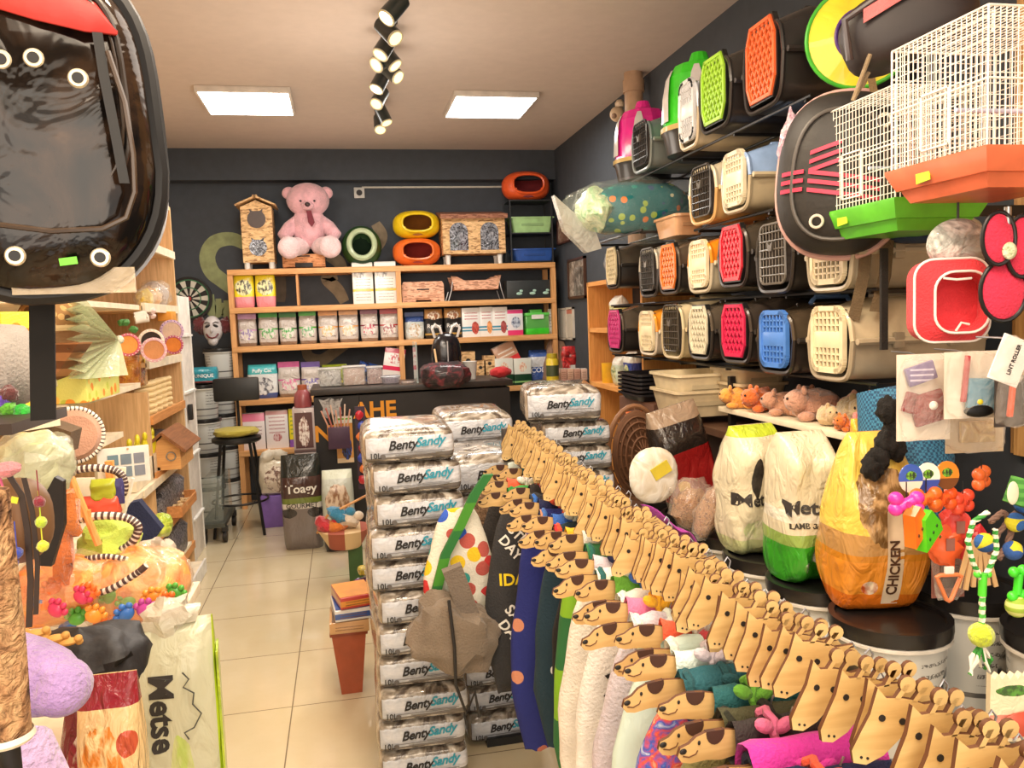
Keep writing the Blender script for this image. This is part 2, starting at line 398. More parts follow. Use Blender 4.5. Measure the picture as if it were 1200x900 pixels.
paint([(329, 322), (329, 338), (329, 354)], .1, (104, 94, 82), 'tan upright painted stroke behind the top shelf opening')
paint([(395, 322), (383, 326), (396, 340), (404, 354)], .12, TN, 'tan angular painted stroke in the middle of the top shelf opening')
paint([(384, 300), (396, 306), (402, 318)], .12, TN, 'tan painted curve behind the green cat bed')
paint([(440, 262), (447, 276), (440, 290), (430, 300)], .12, TN, 'tan painted curve right of the green cat bed')
paint([(358, 405), (362, 418), (376, 422), (390, 414), (408, 402)], .11, TN, 'tan painted loop above the bags on the third shelf')
# ---------------------------------------------------------------- ceiling lights
def panel(x, y, label):
    t = thing('ceiling_light', label, 'ceiling light', (x, y, ZC), 0, 'square ceiling panel lights')
    m = M(); m.box((0, 0, -.02), (.62, .62, .04), bev=.006); m.build('housing', plain((206, 196, 184), rough=.5), t)
    m = M(); m.box((0, 0, -.041), (.58, .58, .006)); m.build('diffuser', plain((255, 252, 244), emit=9, var=0), t)
    l = bpy.data.lights.new('panel_lamp', 'AREA'); l.energy = 17; l.size = .58; l.color = (1, .95, .88); lo = bpy.data.objects.new('panel_lamp', l); C.objects.link(lo); lo.location = (x, y, ZC - .09); lo.parent = None
pa = at(291, 128, Z=ZC - .075); pb = at(574, 132, Z=ZC - .075)
panel(pa.x, pa.y, 'square lit white ceiling panel on the left above the wooden shelf')
panel(pb.x, pb.y, 'square lit white ceiling panel on the right of the spotlights')
# track spotlights
pt0 = at(462, -20, Z=ZC - .02); pt1 = at(447, 130, Z=ZC - .02); tx = (pt0.x + pt1.x) / 2
t = thing('light_track', 'black ceiling track that carries the row of spotlights', 'track', (tx, 0, ZC))
m = M(); m.box((0, (pt0.y - .9 + pt1.y + .15) / 2, -.012), (.036, pt1.y + .15 - pt0.y + .9, .024)); m.build('rail', BLACK, t)
spots = [(462, 12, -50, 1), (455, 38, 40, 0), (452, 55, -35, 0), (449, 71, -75, 0), (455, 68, 40, 0), (458, 85, 60, 0), (446, 96, -30, 1), (445, 116, -30, 0), (449, 136, 20, 0), (445, 146, 0, 0)]
for i, (px, py, tilt, lit) in enumerate(spots):
    p = at(px, py, Z=ZC - .16); a = R(tilt)
    nth = 'first second third fourth fifth sixth seventh eighth ninth tenth'.split()[i]
    t = thing('spotlight', '%sblack cylinder spotlight, %s from the front of the ceiling track' % ('glowing ' if lit else '', nth), 'spotlight', (p.x, p.y, ZC - .024), 0, 'track spotlights')
    m = M(); m.cyl((tx - p.x, 0, 0), (0, 0, -.07), .008, 8); m.cyl((tx - p.x, 0, -.015), (tx - p.x, 0, .002), .022, 12); m.build('bracket', BLACK, t)
    d = Vector((sin(a) * .8, -.55 if i % 2 else -.25, -.75)).normalized(); q = d.to_track_quat('Z', 'Y').to_matrix().to_4x4()
    mx = Matrix.Translation(Vector((0, 0, -.13)) - d * .07) @ q
    m = M(); m.lathe([(.03, 0), (.042, .004), (.045, .13), (.037, .135)], 20, mx); m.build('barrel', plastic((40, 46, 44)), t)
    m = M(); m.lathe([(.045, .132), (.045, .138), (.036, .138), (.036, .13)], 20, mx, cap=False); m.build('rim', plain((200, 190, 160), rough=.3), t)
    m = M(); m.lathe([(.0, .1375), (.037, .1365)], 20, mx, cap=False); m.build('lens', plain((255, 226, 160), emit=14 if lit else 1.6, var=0), t)
# ---------------------------------------------------------------- lamps
def area(loc, e, sz, col, rot=(0, 0, 0), szy=None):  # soft fill lights added for overall brightness, not fixtures of the shop
    l = bpy.data.lights.new('added_fill_area', 'AREA'); l.energy = e; l.size = sz; l.color = col
    if szy: l.shape = 'RECTANGLE'; l.size_y = szy
    o = bpy.data.objects.new('added_fill_area', l); C.objects.link(o); o.location = loc; o.rotation_euler = rot
area((.2, .2, 3.1), 75, 1.6, (1, .82, .62), (R(8), 0, 0))
area((.2, 2.9, 3.15), 30, .8, (1, .84, .66))
area((0, -1.4, 1.9), 38, 2.4, (1, .86, .70), (R(84), 0, 0), 1.8)
for sx, sy, ex, ey, ez, e in ((.3, 2.2, 1.7, 2.6, 1.4, 60), (.3, 1.2, 1.5, 1.9, 1.0, 40), (.3, 2.4, -1.2, 3.4, .9, 90), (.3, 1.4, -.9, 2.2, .6, 50), (.3, 3.9, 1.7, 3.9, 1.7, 45)):
    l = bpy.data.lights.new('track_lamp', 'SPOT'); l.energy = e; l.spot_size = R(70); l.spot_blend = .9; l.color = (1, .80, .56); l.shadow_soft_size = .06
    o = bpy.data.objects.new('track_lamp', l); C.objects.link(o); o.location = (sx, sy, 3.0); o.rotation_euler = (Vector((ex, ey, ez)) - Vector((sx, sy, 3.0))).to_track_quat('-Z', 'Y').to_euler()
for x_, y_, z_, e in ((.45, 1.5, 2.5, 22), (.2, 4.6, 2.3, 30), (.2, 6.6, 2.0, 14), (-.3, 3.2, 1.7, 12)):  # unseen point fills added mid-room to brighten goods and ceiling
    l = bpy.data.lights.new('added_fill_point', 'POINT'); l.energy = e; l.shadow_soft_size = .35; l.color = (1, .88, .76); o = bpy.data.objects.new('added_fill_point', l); C.objects.link(o); o.location = (x_, y_, z_)
w = bpy.data.worlds.new('world'); bpy.context.scene.world = w; w.use_nodes = True
w.node_tree.nodes['Background'].inputs[0].default_value = (1, .9, .8, 1); w.node_tree.nodes['Background'].inputs[1].default_value = 1.3
sc = bpy.context.scene; sc.view_settings.view_transform = 'Standard'; sc.view_settings.look = 'None'; sc.view_settings.exposure = .17; sc.view_settings.gamma = 1.0
sc.cycles.max_bounces = 6; sc.cycles.diffuse_bounces = 3; sc.cycles.transparent_max_bounces = 12
# ================================================================ wooden shelf on the back wall
SY = 7.56                                    # plane of the shelf fronts
WD = wood((232, 176, 116), (208, 150, 92), 0); WV = wood((226, 168, 108), (204, 146, 90), 2)
def shz(py): return at(272, py, Y=SY).z
ZT, Z1, Z2, Z3, Z4 = shz(316), shz(361), shz(407), shz(470), shz(530)
xl, xr = at(268, 350, Y=SY).x, at(652, 350, Y=SY).x; xm = at(468, 350, Y=SY).x
t = thing('wooden_shelf', 'long pine shelf unit with four boards along the dark back wall', 'shelf unit', (0, 0, 0))
DP = 7.93 - SY
for z, a, b in ((ZT, xl, xr), (Z1, xl, xr), (Z2, xl, xr), (Z3, xl, xr), (Z4, xl, xm + .1)):
    m = M(); m.box(((a + b) / 2, SY + DP / 2, z - .025), (b - a, DP, .05), bev=.003); m.build('board', WD, t)
for x in (xl + .02, xm, xr - .02):
    for y in (SY + .03, SY + DP - .03):
        m = M(); m.box((x, y, (ZT - .05) / 2), (.045, .045, ZT - .05)); m.build('post', WV, t)
m = M(); m.box((at(348, 330, Y=SY).x - .0, SY + .12, (ZT + Z1) / 2 - .02), (.02, .2, ZT - Z1 - .05)); m.build('divider', WV, t)
def bag(px, label, mats, Y=SY + .12, d=.09, cat='pet food bag', name='food_bag', group=None, base=None, header=None, seed=0, tilt=0, txt=(), crimp=.14, wob=.05, rz=0, z0=None):
    """one packet filling pixel box px on the plane Y"""
    p, w, h = fit(*px, Y)
    if z0 is not None: h += p.z - z0; p.z = z0
    if header or txt:
        t = thing(name, label, cat, p, rz, group); m = M(); m.pouch(w, h * (.86 if header else 1), d, crimp, .1, wob, seed); bo = m.build('pouch', mats, t)
        if header: m = M(); m.box((0, 0, h * .92), (w * .96, .012, h * .17)); m.build('header_card', plain(header, rough=.4), t)
        for s, sz, c, zz, *k in txt: wrap(text(s, sz * w, plain(c, rough=.5, var=0), t, (0, -d / 2 * 1.1 - .003, zz * h), bold=.02), bo)
        if tilt: t.rotation_euler = (0, R(tilt), 0)
        return t
    m = M(); m.pouch(w, h, d, crimp, .1, wob, seed)
    return one(name, m, mats, label, cat, p, rz, group, rot=(0, R(tilt), rz) if tilt else None)
def carton(px, label, mats, Y=SY + .1, d=.08, cat='box', name='carton', group=None, tilt=0, rz=0, txt=(), z0=None, flap=None):
    p, w, h = fit(*px, Y)
    if z0 is not None: h += p.z - z0; p.z = z0
    t = thing(name, label, cat, p, rz, group, rot=(0, R(tilt), rz)); m = M(); m.box((0, 0, h / 2), (w, d, h), bev=.003); m.build('carton_body', mats, t)
    m = M(); m.box((0, 0, h + .001), (w * .96, d * .46, .003)); m.build('lid_flap', plain(flap or (225, 222, 214), rough=.5), t)
    for s, sz, c, zz in txt: text(s, sz * w, plain(c, rough=.5, var=0), t, (0, -d / 2 - .001, zz * h), bold=.02)
    return t
# --- second board: two yellow and pink packs, two white boxes, chipboard beds
yp = pack((248, 226, 40), [(0, .3, (236, 150, 160)), (.9, 1, (120, 160, 60))], (.5, .55, .4, .22, (60, 60, 50), (250, 246, 190)))
bag((274, 318, 298, 355), 'yellow and pink crinkly litter packet, leftmost on the second board', yp, z0=Z1, group='yellow and pink packets')
bag((299, 318, 323, 355), 'yellow and pink crinkly packet with an orange sticker, beside the divider', [yp], z0=Z1, seed=3, group='yellow and pink packets')
wb = pack((238, 236, 228), [(.3, .36, (226, 196, 70)), (.97, 1, (210, 210, 205))], (.35, .75, .25, .13, (110, 110, 110), (220, 220, 215)), lines=(.08, .62, (150, 150, 140), 14), wr=0)
carton((413, 308, 437, 351), 'tall white box with grey stamp and yellow line, left of its twin', wb, z0=Z1, group='tall white boxes')
carton((439, 307, 464, 351), 'tall white box with grey stamp and yellow line, next to the middle post', wb, z0=Z1, group='tall white boxes')
OS = osb(); OSP = osb((222, 168, 136), (170, 118, 92))
p, w, h = fit(471, 327, 520, 351, SY + .12)
t = thing('chipboard_bed', 'flat chipboard pet bed with an arched foot cut-out, shrink wrapped', 'pet bed', (p.x, p.y, Z1))
m = M(); pts = [(-w / 2, 0), (-w * .2, 0), (-w * .14, .04), (w * .14, .04), (w * .2, 0), (w / 2, 0), (w / 2, h * .85), (w * .46, h), (-w * .46, h), (-w / 2, h * .85)]
m.prism(pts, .02); m.build('front_panel', OSP, t); m = M(); m.box((0, .15, h * .5), (w * .96, .26, h * .8)); m.build('box_body', OSP, t)
m = M(); m.box((0, -.012, h * .62), (w * .3, .004, .012), bev=.002); m.build('hand_slot', DARK, t)
p, w, h = fit(523, 321, 593, 350, SY + .12)
t = thing('chipboard_cradle', 'chipboard cradle bed with a dipped rim on wire legs', 'pet bed', (p.x, p.y, Z1))
m = M(); pts = [(-w * .36, h * .45), (w * .36, h * .45), (w * .42, h * 1.0), (w * .32, h * .98), (w * .2, h * .82), (-w * .2, h * .82), (-w * .32, h * .98), (-w * .42, h * 1.0)]
m.prism(pts, .015); m.prism(pts, .015, Matrix.Translation((0, .24, 0))); m.build('side_panel', OSP, t); m = M(); m.box((0, .12, h * .48), (w * .74, .24, .02)); m.build('bed_floor', OSP, t)
for s in (-1, 1):
    m = M(); m.tube([(s * w * .38, 0, h * .95), (s * w * .42, 0, h * .4), (s * w * .47, 0, .004), (s * w * .47, .24, .004), (s * w * .42, .24, h * .4)], .005, 6); m.build('wire_leg', STEEL, t)
t = thing('dark_carton', 'dark box with pale green marks at the right of the second board', 'box', (at(622, 349, Y=SY + .14).x, SY + .14, Z1))
m = M(); m.box((0, 0, .09), (.5, .16, .17), bev=.01); m.build('carton_body', plain((38, 44, 46), rough=.4), t)
for i in (-1, 0, 1): m = M(); m.ell((i * .13, -.082, .05), (.03, .004, .014), 8, 6); m.ell((i * .13 + .02, -.082, .075), (.018, .004, .012), 8, 6); m.build('mark', plain((170, 210, 196), rough=.3), t)
# --- third board
def small(px, lab, col, top, seed, hd, z0, ink=(120, 60, 60), **k):
    mt = pack((206, 196, 188), [(.0, .12, (150, 128, 110)), (.55, .6, top)], (.5, .42, .34, .2, col, (236, 230, 222)), lines=(.16, .3, (110, 100, 95), 9), wr=.9, rough=.2)
    return bag(px, lab, mt, header=hd, seed=seed, z0=z0, **k)
rowA = [((279, 368, 301, 403), 'lilac headed', (210, 160, 200), (150, 130, 190)), ((303, 366, 326, 402), 'green headed', (60, 160, 50), (60, 170, 70)), ((327, 366, 348, 401), 'dark green headed', (40, 120, 40), (70, 180, 80)),
        ((350, 364, 371, 400), 'bright green headed', (70, 170, 40), (90, 170, 110)), ((373, 364, 396, 399), 'orange headed', (222, 150, 70), (230, 190, 110)), ((397, 363, 420, 398), 'amber headed', (224, 160, 90), (226, 196, 140)),
        ((422, 362, 443, 397), 'maroon headed', (130, 50, 70), (190, 60, 90)), ((445, 362, 467, 396), 'red headed', (180, 50, 50), (150, 40, 60))]
nb = ['beside the left post', 'second from the left post', 'third from the left post', 'fourth from the left post', 'fourth from the middle post', 'third from the middle post', 'second from the middle post', 'beside the middle post']
for i, (px, nm, hd, cc) in enumerate(rowA):
    small(px, '%s clear treat bag on the third board, %s' % (nm, nb[i]), cc, hd, i, hd, Z2, cat='treat bag', name='treat_bag', group='small treat bags on the third board')
bag((474, 366, 497, 396), 'small blue and white treat bag just right of the middle post', pack((214, 220, 214), [(.75, 1, (40, 70, 130))], (.5, .4, .3, .3, (200, 170, 130), (235, 235, 230)), wr=.9), header=(50, 70, 120), z0=Z2, cat='treat bag', name='treat_bag')
rf = pack((30, 28, 28), [(.12, .18, (190, 150, 70)), (.68, 1, (190, 140, 84))], (.5, .78, .33, .14, (240, 225, 200), (150, 90, 50)), wr=.5)
for i, px in enumerate(((497, 362, 519, 392), (520, 361, 541, 391))):
    bag(px, 'black and gold food bag lettered in white, ' + ('left' if not i else 'right') + ' one of the pair', rf, txt=[('Reflex', .3, (238, 236, 230), .42)], z0=Z2, cat='pet food bag', group='black and gold bags')
for i, (px, c) in enumerate((((541, 361, 562, 390), (170, 60, 50)), ((562, 360, 577, 389), (214, 140, 80)), ((577, 360, 594, 389), (150, 60, 60)))):
    carton(px, 'white medicine box with blue stripe and a %s dog picture on the third board' % ('red', 'tan', 'maroon')[i], pack((240, 238, 234), [(.3, .36, (60, 150, 180)), (.2, .25, (60, 150, 180))], (.72, .32, .2, .22, c, tuple(min(255, q + 40) for q in c)), lines=(.55, .9, (190, 90, 90), 10), wr=0), z0=Z2, d=.06, group='white dog boxes')
carton((594, 363, 612, 389), 'squat white box with pink top and bottom bands on the third board', pack((232, 230, 234), [(.0, .2, (226, 60, 120)), (.85, 1, (226, 70, 130))], (.55, .5, .3, .22, (90, 100, 130), (200, 210, 225)), wr=0), z0=Z2, d=.06)
p, w, h = fit(613, 355, 641, 388, SY + .14)
t = thing('plastic_tub', 'see-through green plastic carry tub at the right end of the third board', 'tub', (p.x, p.y, Z2))
m = M(); m.box((0, 0, .03), (w * .95, .2, .06), bev=.01); m.build('base_tray', plastic((60, 200, 40)), t); m = M(); m.box((0, 0, .12), (w * .96, .19, .13), bev=.012); m.build('clear_body', clear((120, 220, 110), .55, .1, 8, .2), t)
m = M(); m.box((0, 0, .195), (w, .21, .03), bev=.01); m.box((0, 0, .22), (w * .5, .1, .04), bev=.012); m.build('lid', plastic((100, 210, 90)), t); m = M(); m.box((0, -.106, .17), (w * .5, .005, .04)); m.build('label', WHITE, t)
bag((642, 362, 650, 387), 'narrow white packet tucked by the right post', pack((228, 226, 218), lines=(.2, .8, (150, 150, 150), 8)), z0=Z2, d=.05, cat='packet', name='packet')
# --- fourth board left: bags and clear tubs
bag((290, 427, 326, 466), 'white and teal cat litter bag with grey cat picture on the fourth board', pack((232, 236, 236), [(.72, 1, (70, 180, 184)), (0, .16, (70, 90, 150))], (.5, .36, .36, .26, (90, 90, 100), (225, 225, 225)), wr=.5), z0=Z3, txt=[('Puffy Cat', .17, (240, 246, 246), .82)], cat='litter bag', name='litter_bag')
small((326, 424, 352, 463), 'pink headed clear treat bag on the fourth board', (220, 120, 160), (200, 100, 150), 11, (206, 90, 150), Z3, cat='treat bag', name='treat_bag')
small((353, 424, 376, 462), 'purple headed clear treat bag on the fourth board', (130, 120, 190), (110, 90, 160), 12, (110, 84, 160), Z3, cat='treat bag', name='treat_bag')
bag((377, 427, 408, 462), 'round topped olive green packet behind the clear tubs', pack((140, 150, 40), [(0, .35, (196, 96, 40))], (.5, .45, .3, .2, (70, 60, 30), (200, 190, 90))), z0=Z3, seed=5, cat='packet', name='packet')
bag((410, 424, 436, 462), 'crumpled dark blue packet leaning behind the clear tubs', foil((50, 84, 150), (24, 30, 50)), z0=Z3, tilt=18, cat='packet', name='packet', wob=.16)
carton((446, 408, 470, 440), 'white and red slanted box propped against the middle post', pack((240, 232, 226), [(.28, .42, (226, 50, 90)), (.85, 1, (220, 90, 120))], (.5, .66, .34, .16, (200, 60, 80), (235, 235, 230)), wr=0), Y=SY + .08, d=.05, z0=Z3 + .12, tilt=10)
tub = lambda px, lab, fill: clear_tub(px, lab, fill)
def clear_tub(px, lab, fill, Y=6.55, z0=1.155):
    p, w, h = fit(*px, Y); p.z = z0; h = max(.1, h)
    t = thing('clear_tub', lab, 'tub', p, 0, 'clear tubs on the counter'); m = M(); m.box((0, 0, h * .45), (w * .9, .12, h * .88), bev=.012); m.build('contents', fill, t)
    m = M(); m.box((0, 0, h * .5), (w, .14, h * .98), bev=.015); m.build('tub_wall', clear((235, 235, 235), .3), t); m = M(); m.box((0, 0, h), (w * 1.04, .15, .012), bev=.004); m.build('lid', clear((250, 250, 250), .6), t)
clear_tub((374, 443, 401, 464), 'clear tub of grey treats with a yellow lid edge on the counter', marbled([(150, 150, 146), (220, 220, 214), (110, 110, 106)], 20))
clear_tub((402, 440, 429, 462), 'clear tub of cream sticks on the counter beside the grey one', marbled([(226, 200, 178), (206, 170, 150), (240, 226, 210)], 16))
clear_tub((430, 440, 449, 460), 'clear tub of red brown treats nearest the tall glass jar', marbled([(140, 70, 60), (200, 160, 150), (100, 50, 50)], 24))
# --- fourth board right
for i, (px, lab) in enumerate((((539, 402, 556, 444), 'tall chipboard bird nest box, left of the cluster'), ((556, 414, 568, 444), 'narrow chipboard nest box in the middle of the cluster'), ((566, 408, 579, 444), 'chipboard nest box with two holes, right of the cluster'))):
    p, w, h = fit(*px, SY + .1); t = thing('nest_box', lab, 'nest box', (p.x, p.y, Z3), 0, 'chipboard nest boxes'); h = max(h, .25)
    m = M(); m.box((0, 0, h / 2), (w * .98, .12, h)); m.build('box_body', OS, t)
    for k in range(2): m = M(); m.cyl((0, -.064, h * (.35 + .4 * k)), (0, -.06, h * (.35 + .4 * k)), w * .16, 12); m.build('hole', DARK, t)
for i in (0, 1):
    px = ((579, 420, 600, 444), (601, 420, 621, 443))[i]
    t = carton(px, 'white and dark green box, %s of the pair on the fourth board' % ('left', 'right')[i], pack((226, 226, 214), [(.0, .42, (30, 66, 44)), (.1, .16, (150, 200, 120))], (.5, .68, .22, .18, (226, 160, 130), (240, 230, 210)), wr=0), z0=Z3, d=.12, Y=SY + .08, group='white and green boxes')
carton((584, 401, 610, 418), 'small kraft carton tilted on top of the white and green boxes', pack((196, 150, 120), [(0, .3, (214, 60, 60))], lines=(.4, .8, (240, 235, 225), 5), wr=0), z0=Z3 + .21, d=.1, tilt=-24, Y=SY + .12)
bag((619, 410, 645, 444), 'blue white wrapped packet lying behind the white and green boxes', pack((60, 96, 170), [(.5, .8, (226, 228, 230))], wr=.9), z0=Z3, d=.12, Y=SY + .16, cat='packet', name='packet', txt=[('CODY', .3, (230, 236, 250), .4)])
m = M(); m.pouch(.2, .42, .14, .3, .1, .2, 9); one('drawstring_sack', m, cloth((150, 116, 92)), 'creased brown cloth sack slumped at the right end of the fourth board', 'sack', (at(648, 444, Y=SY + .02).x, SY + .1, Z3), rot=(0, R(12), 0))
# --- bench level left
carton((285, 484, 311, 521), 'white box with a pink top on the lowest board', pack((232, 222, 220), [(.78, 1, (226, 120, 150))], (.4, .3, .26, .2, (200, 170, 170), (235, 225, 220)), lines=(.4, .7, (150, 120, 120), 10), wr=0), z0=Z4, d=.07)
carton((312, 481, 338, 520), 'white box with fine red print on the lowest board', pack((236, 228, 226), [(.9, 1, (214, 160, 160))], (.5, .3, .2, .12, (170, 60, 60), (220, 190, 190)), lines=(.4, .9, (190, 130, 130), 10), wr=0), z0=Z4, d=.07)
carton((339, 479, 351, 519), 'narrow yellow and purple carton on the lowest board', pack((240, 226, 50), [(0, .2, (140, 90, 190))], lines=(.3, .9, (90, 140, 60), 9), wr=0), z0=Z4, d=.06)
# --- on top of the shelf
def cat_house():
    p, w, h = fit(281, 226, 324, 304, SY + .14); t = thing('cat_house', 'tall chipboard cat house with cat-shaped openings and a pitched roof', 'cat house', (p.x, p.y, ZT)); k = h * .82; L = .06
    m = M(); m.box((0, 0, L + k * .5), (w * .84, .26, k)); m.build('front_panel', OS, t)
    m = M(); m.prism([(-w * .42, L + k), (w * .42, L + k), (0, h * 1.02)], .26); m.build('gable', OS, t)
    for s in (-1, 1): m = M(); m.box((s * w * .24, -.01, (L + k + h) / 2 + .03), (w * .66, .34, .014), rot=(0, s * math.atan2(h * 1.02 - L - k, w * .42), 0)); m.build('roof_board', OS, t)
    def catface(cz, r): return circ(r, 18, 0, cz, a0=pi * .75 - 2 * pi + .5, a1=pi * .25 - .0) and [(r * cos(a), cz + r * sin(a)) for a in [R(q) for q in range(130, 411, 20)]] + [(r * .75, cz + r * 1.15), (r * .35, cz + r * .88), (-r * .35, cz + r * .88), (-r * .75, cz + r * 1.15)]
    m = M(); m.prism(catface(L + k * .78, w * .25), .004); m.build('cat_opening', plain((74, 56, 48)), t, loc=(0, -.133, 0))
    m = M(); m.prism(catface(L + k * .27, w * .24), .004); m.build('foil_window', foil((200, 205, 214), (50, 52, 60), .2, 30, .9, .5), t, loc=(0, -.133, 0))
    for s in (-1, 1):
        for y in (-.1, .1): m = M(); m.lathe([(.018, 0), (.024, .01), (.024, .05), (.03, L)], 12); m.build('foot', WHITE, t, loc=(s * w * .33, y, 0))
cat_house()
def bear():
    p, w, h = fit(328, 218, 396, 303, SY + .1); t = thing('teddy_bear', 'large pink teddy bear with brown tie sitting on a chipboard box', 'teddy bear', (p.x, p.y, ZT)); PK = fur((232, 176, 182)); PL = fur((244, 206, 206))
    m = M(); m.ell((0, .02, .24 * h / .62 + .05), (.155, .12, .2), 22, 14); m.ell((0, .0, .5 * h / .62 + .015), (.19, .14, .155), 24, 16)
    m.ell((0, 0, h * .56), (.11, .1, .06)); m.build('body', PK, t)
    for s in (-1, 1):
        m = M(); m.ell((s * .165, .01, h - .045), (.06, .03, .055), rot=(0, s * .4, 0)); m.build('ear', PK, t)
        m = M(); m.tube([(s * .1, .02, h * .56), (s * .17, 0, h * .45), (s * .22, -.04, h * .34), (s * .2, -.08, h * .27)], [.05, .065, .062, .04], 14); m.ell((s * .2, -.08, h * .27), (.05, .05, .05)); m.build('arm', PK, t)
        m = M(); m.tube([(s * .07, 0, .12), (s * .12, -.12, .115), (s * .17, -.2, .1)], [.07, .085, .08], 14); m.ell((s * .175, -.2, .1), (.1, .06, .1), 18, 12); m.build('leg', PL, t)
        m = M(); m.ell((s * .06, -.134, h * .79), (.011, .008, .009), 10, 8); m.build('eye', INK, t)
    m = M(); m.ell((0, -.137, h * .725), (.055, .035, .04)); m.build('muzzle', PK, t); m = M(); m.ell((0, -.175, h * .735), (.024, .015, .02), 12, 8); m.build('nose', plain((50, 26, 26), rough=.3), t)
    m = M(); m.prism([(-.022, h * .66), (.02, h * .66), (.045, h * .5), (.018, h * .44), (-.012, h * .5)], .01); m.build('tie', cloth((120, 50, 60)), t, loc=(.008, -.125, 0))
    t.location.z = ZT + .075
    t.location.y -= .0
bear()
p, w, h = fit(332, 290, 381, 312, SY + .2); t = thing('chipboard_box', 'low chipboard pet box under the pink bear', 'pet bed', (p.x, SY + .2, ZT))
m = M(); m.box((0, 0, .07), (w, .3, .115), bev=.004); m.build('box_body', osb((206, 140, 90), (150, 90, 54)), t); m = M(); m.box((0, -.152, .03), (w * .42, .004, .04), bev=.002); m.build('opening', DARK, t); m = M(); m.box((0, -.152, .11), (w * .3, .004, .01)); m.build('hand_slot', DARK, t)
def egg_bed(px, lab, c, inner, oval=True, Y=SY + .16, z0=None, name='egg_bed'):
    p, w, h = fit(*px, Y); z = p.z if z0 is None else z0; t = thing(name, lab, 'pet bed', (p.x, Y, z)); a, b, cc = w / 2, .16, h / 2
    # superellipsoid shell with a real oval mouth cut from its front
    m = M(); nu, nv = 40, 22; vs = []; fs = []; hw, hh = (.62, .60) if oval else (.60, .62); E1, E2, E3, E4 = (.8, .85, 2.6, .77) if oval else (1, 1, 2, 1)
    P = lambda ph, th: Vector((math.copysign(abs(cos(ph)) ** E1, cos(ph)) * math.copysign(abs(cos(th)) ** E2, cos(th)) * a, abs(cos(ph)) ** E1 * math.copysign(abs(sin(th)) ** E2, sin(th)) * b, math.copysign(abs(sin(ph)) ** E1, sin(ph)) * cc + cc))
    for k in range(nv + 1):
        for i in range(nu): vs.append(P(max(-1.5707, min(1.5707, -pi / 2 + pi * k / nv)), 2 * pi * i / nu))
    inside = lambda q: q.y < 0 and abs(q.x / (a * hw)) ** E3 + abs((q.z - cc * 1.06) / (cc * hh)) ** E3 < 1
    for k in range(nv):
        for i in range(nu):
            j = (i + 1) % nu; f = (k * nu + i, k * nu + j, (k + 1) * nu + j, (k + 1) * nu + i)
            if not inside(sum((vs[q] for q in f), Vector()) / 4): fs.append(f)
    m.add(vs, fs); o = m.build('shell', plastic(c, rough=.4), t)
    m = M(); rim = []
    for i in range(36):
        an = 2 * pi * i / 36; x = math.copysign(abs(cos(an)) ** E4, cos(an)) * a * hw * 1.04; z1 = math.copysign(abs(sin(an)) ** E4, sin(an)) * cc * hh * 1.05 + cc * 1.06
        ux = min(1, abs(x / a)); uz = min(1, abs((z1 - cc) / cc)); y = -b * max(.12, (1 - ux ** 2.3 - uz ** 2.3 * .95)) ** .45 if 1 - ux ** 2.3 - uz ** 2.3 * .95 > 0 else -b * .3
        rim.append((x, y - .006, z1))
    m.tube(rim, .012 if oval else .026, 8, True); m.build('rim', plastic(c if oval else (176, 190, 150)), t)
    m = M(); m.ell((0, .02, cc), (a * .93, b * .82, cc * .92), 26, 14, .8, .85); o = m.build('lining', cloth(inner), t)
    m2 = M(); m2.ell((0, -.02, cc * .3), (a * .6, b * .7, cc * .22), 20, 8); m2.build('cushion', cloth(tuple(min(255, q + 30) for q in inner)), t)
    # open the lining towards the mouth
    me = o.data; bm = bmesh.new(); bm.from_mesh(me); bmesh.ops.delete(bm, geom=[f for f in bm.faces if inside(f.calc_center_median()) or f.calc_center_median().y < -b * .45], context='FACES'); bm.to_mesh(me); bm.free()
    return t, h
_, hh_ = egg_bed((460, 278, 516, 311), 'orange oval cat pod, the lower of the two stacked left of the chipboard house', (240, 112, 40), (150, 40, 30), z0=ZT)
egg_bed((460, 246, 515, 279), 'yellow oval cat pod stacked on the orange one', (238, 200, 20), (150, 90, 20), z0=ZT + hh_ * .97)
egg_bed((400, 262, 447, 311), 'round dark green cat bed with a pale rim on the shelf top', (44, 78, 36), (20, 48, 26), oval=False, z0=ZT, name='round_cat_bed')
def double_house():
    p, w, h = fit(515, 248, 590, 309, SY + .16); t = thing('double_pet_house', 'wide chipboard pet house with two arched doorways on short white legs', 'pet house', (p.x, SY + .16, ZT)); L = .09
    m = M(); m.box((0, 0, L + (h - L) * .47), (w * .96, .3, (h - L) * .9)); m.build('house_body', OS, t)
    m = M(); m.box((0, -.02, h - .02), (w * 1.02, .38, .04), rot=(R(10), 0, 0)); m.build('roof', osb((150, 96, 70), (110, 66, 46)), t)
    for s in (-1, 1):
        pl = [(-w * .14, 0), (w * .14, 0), (w * .14, .17)] + [(w * .14 * cos(a), .17 + w * .14 * sin(a)) for a in [R(q) for q in range(18, 180, 18)]] + [(-w * .14, .17)]
        m = M(); m.prism(pl, .004); m.build('doorway', foil((170, 172, 180), (40, 40, 46), .15, 26, .9, .4), t, loc=(s * w * .235, -.153, L + .04))
        for y in (-.1, .1): m = M(); m.lathe([(.018, 0), (.022, .01), (.022, .06), (.028, L)], 12); m.build('foot', WHITE, t, loc=(s * w * .4, y, 0))
double_house()
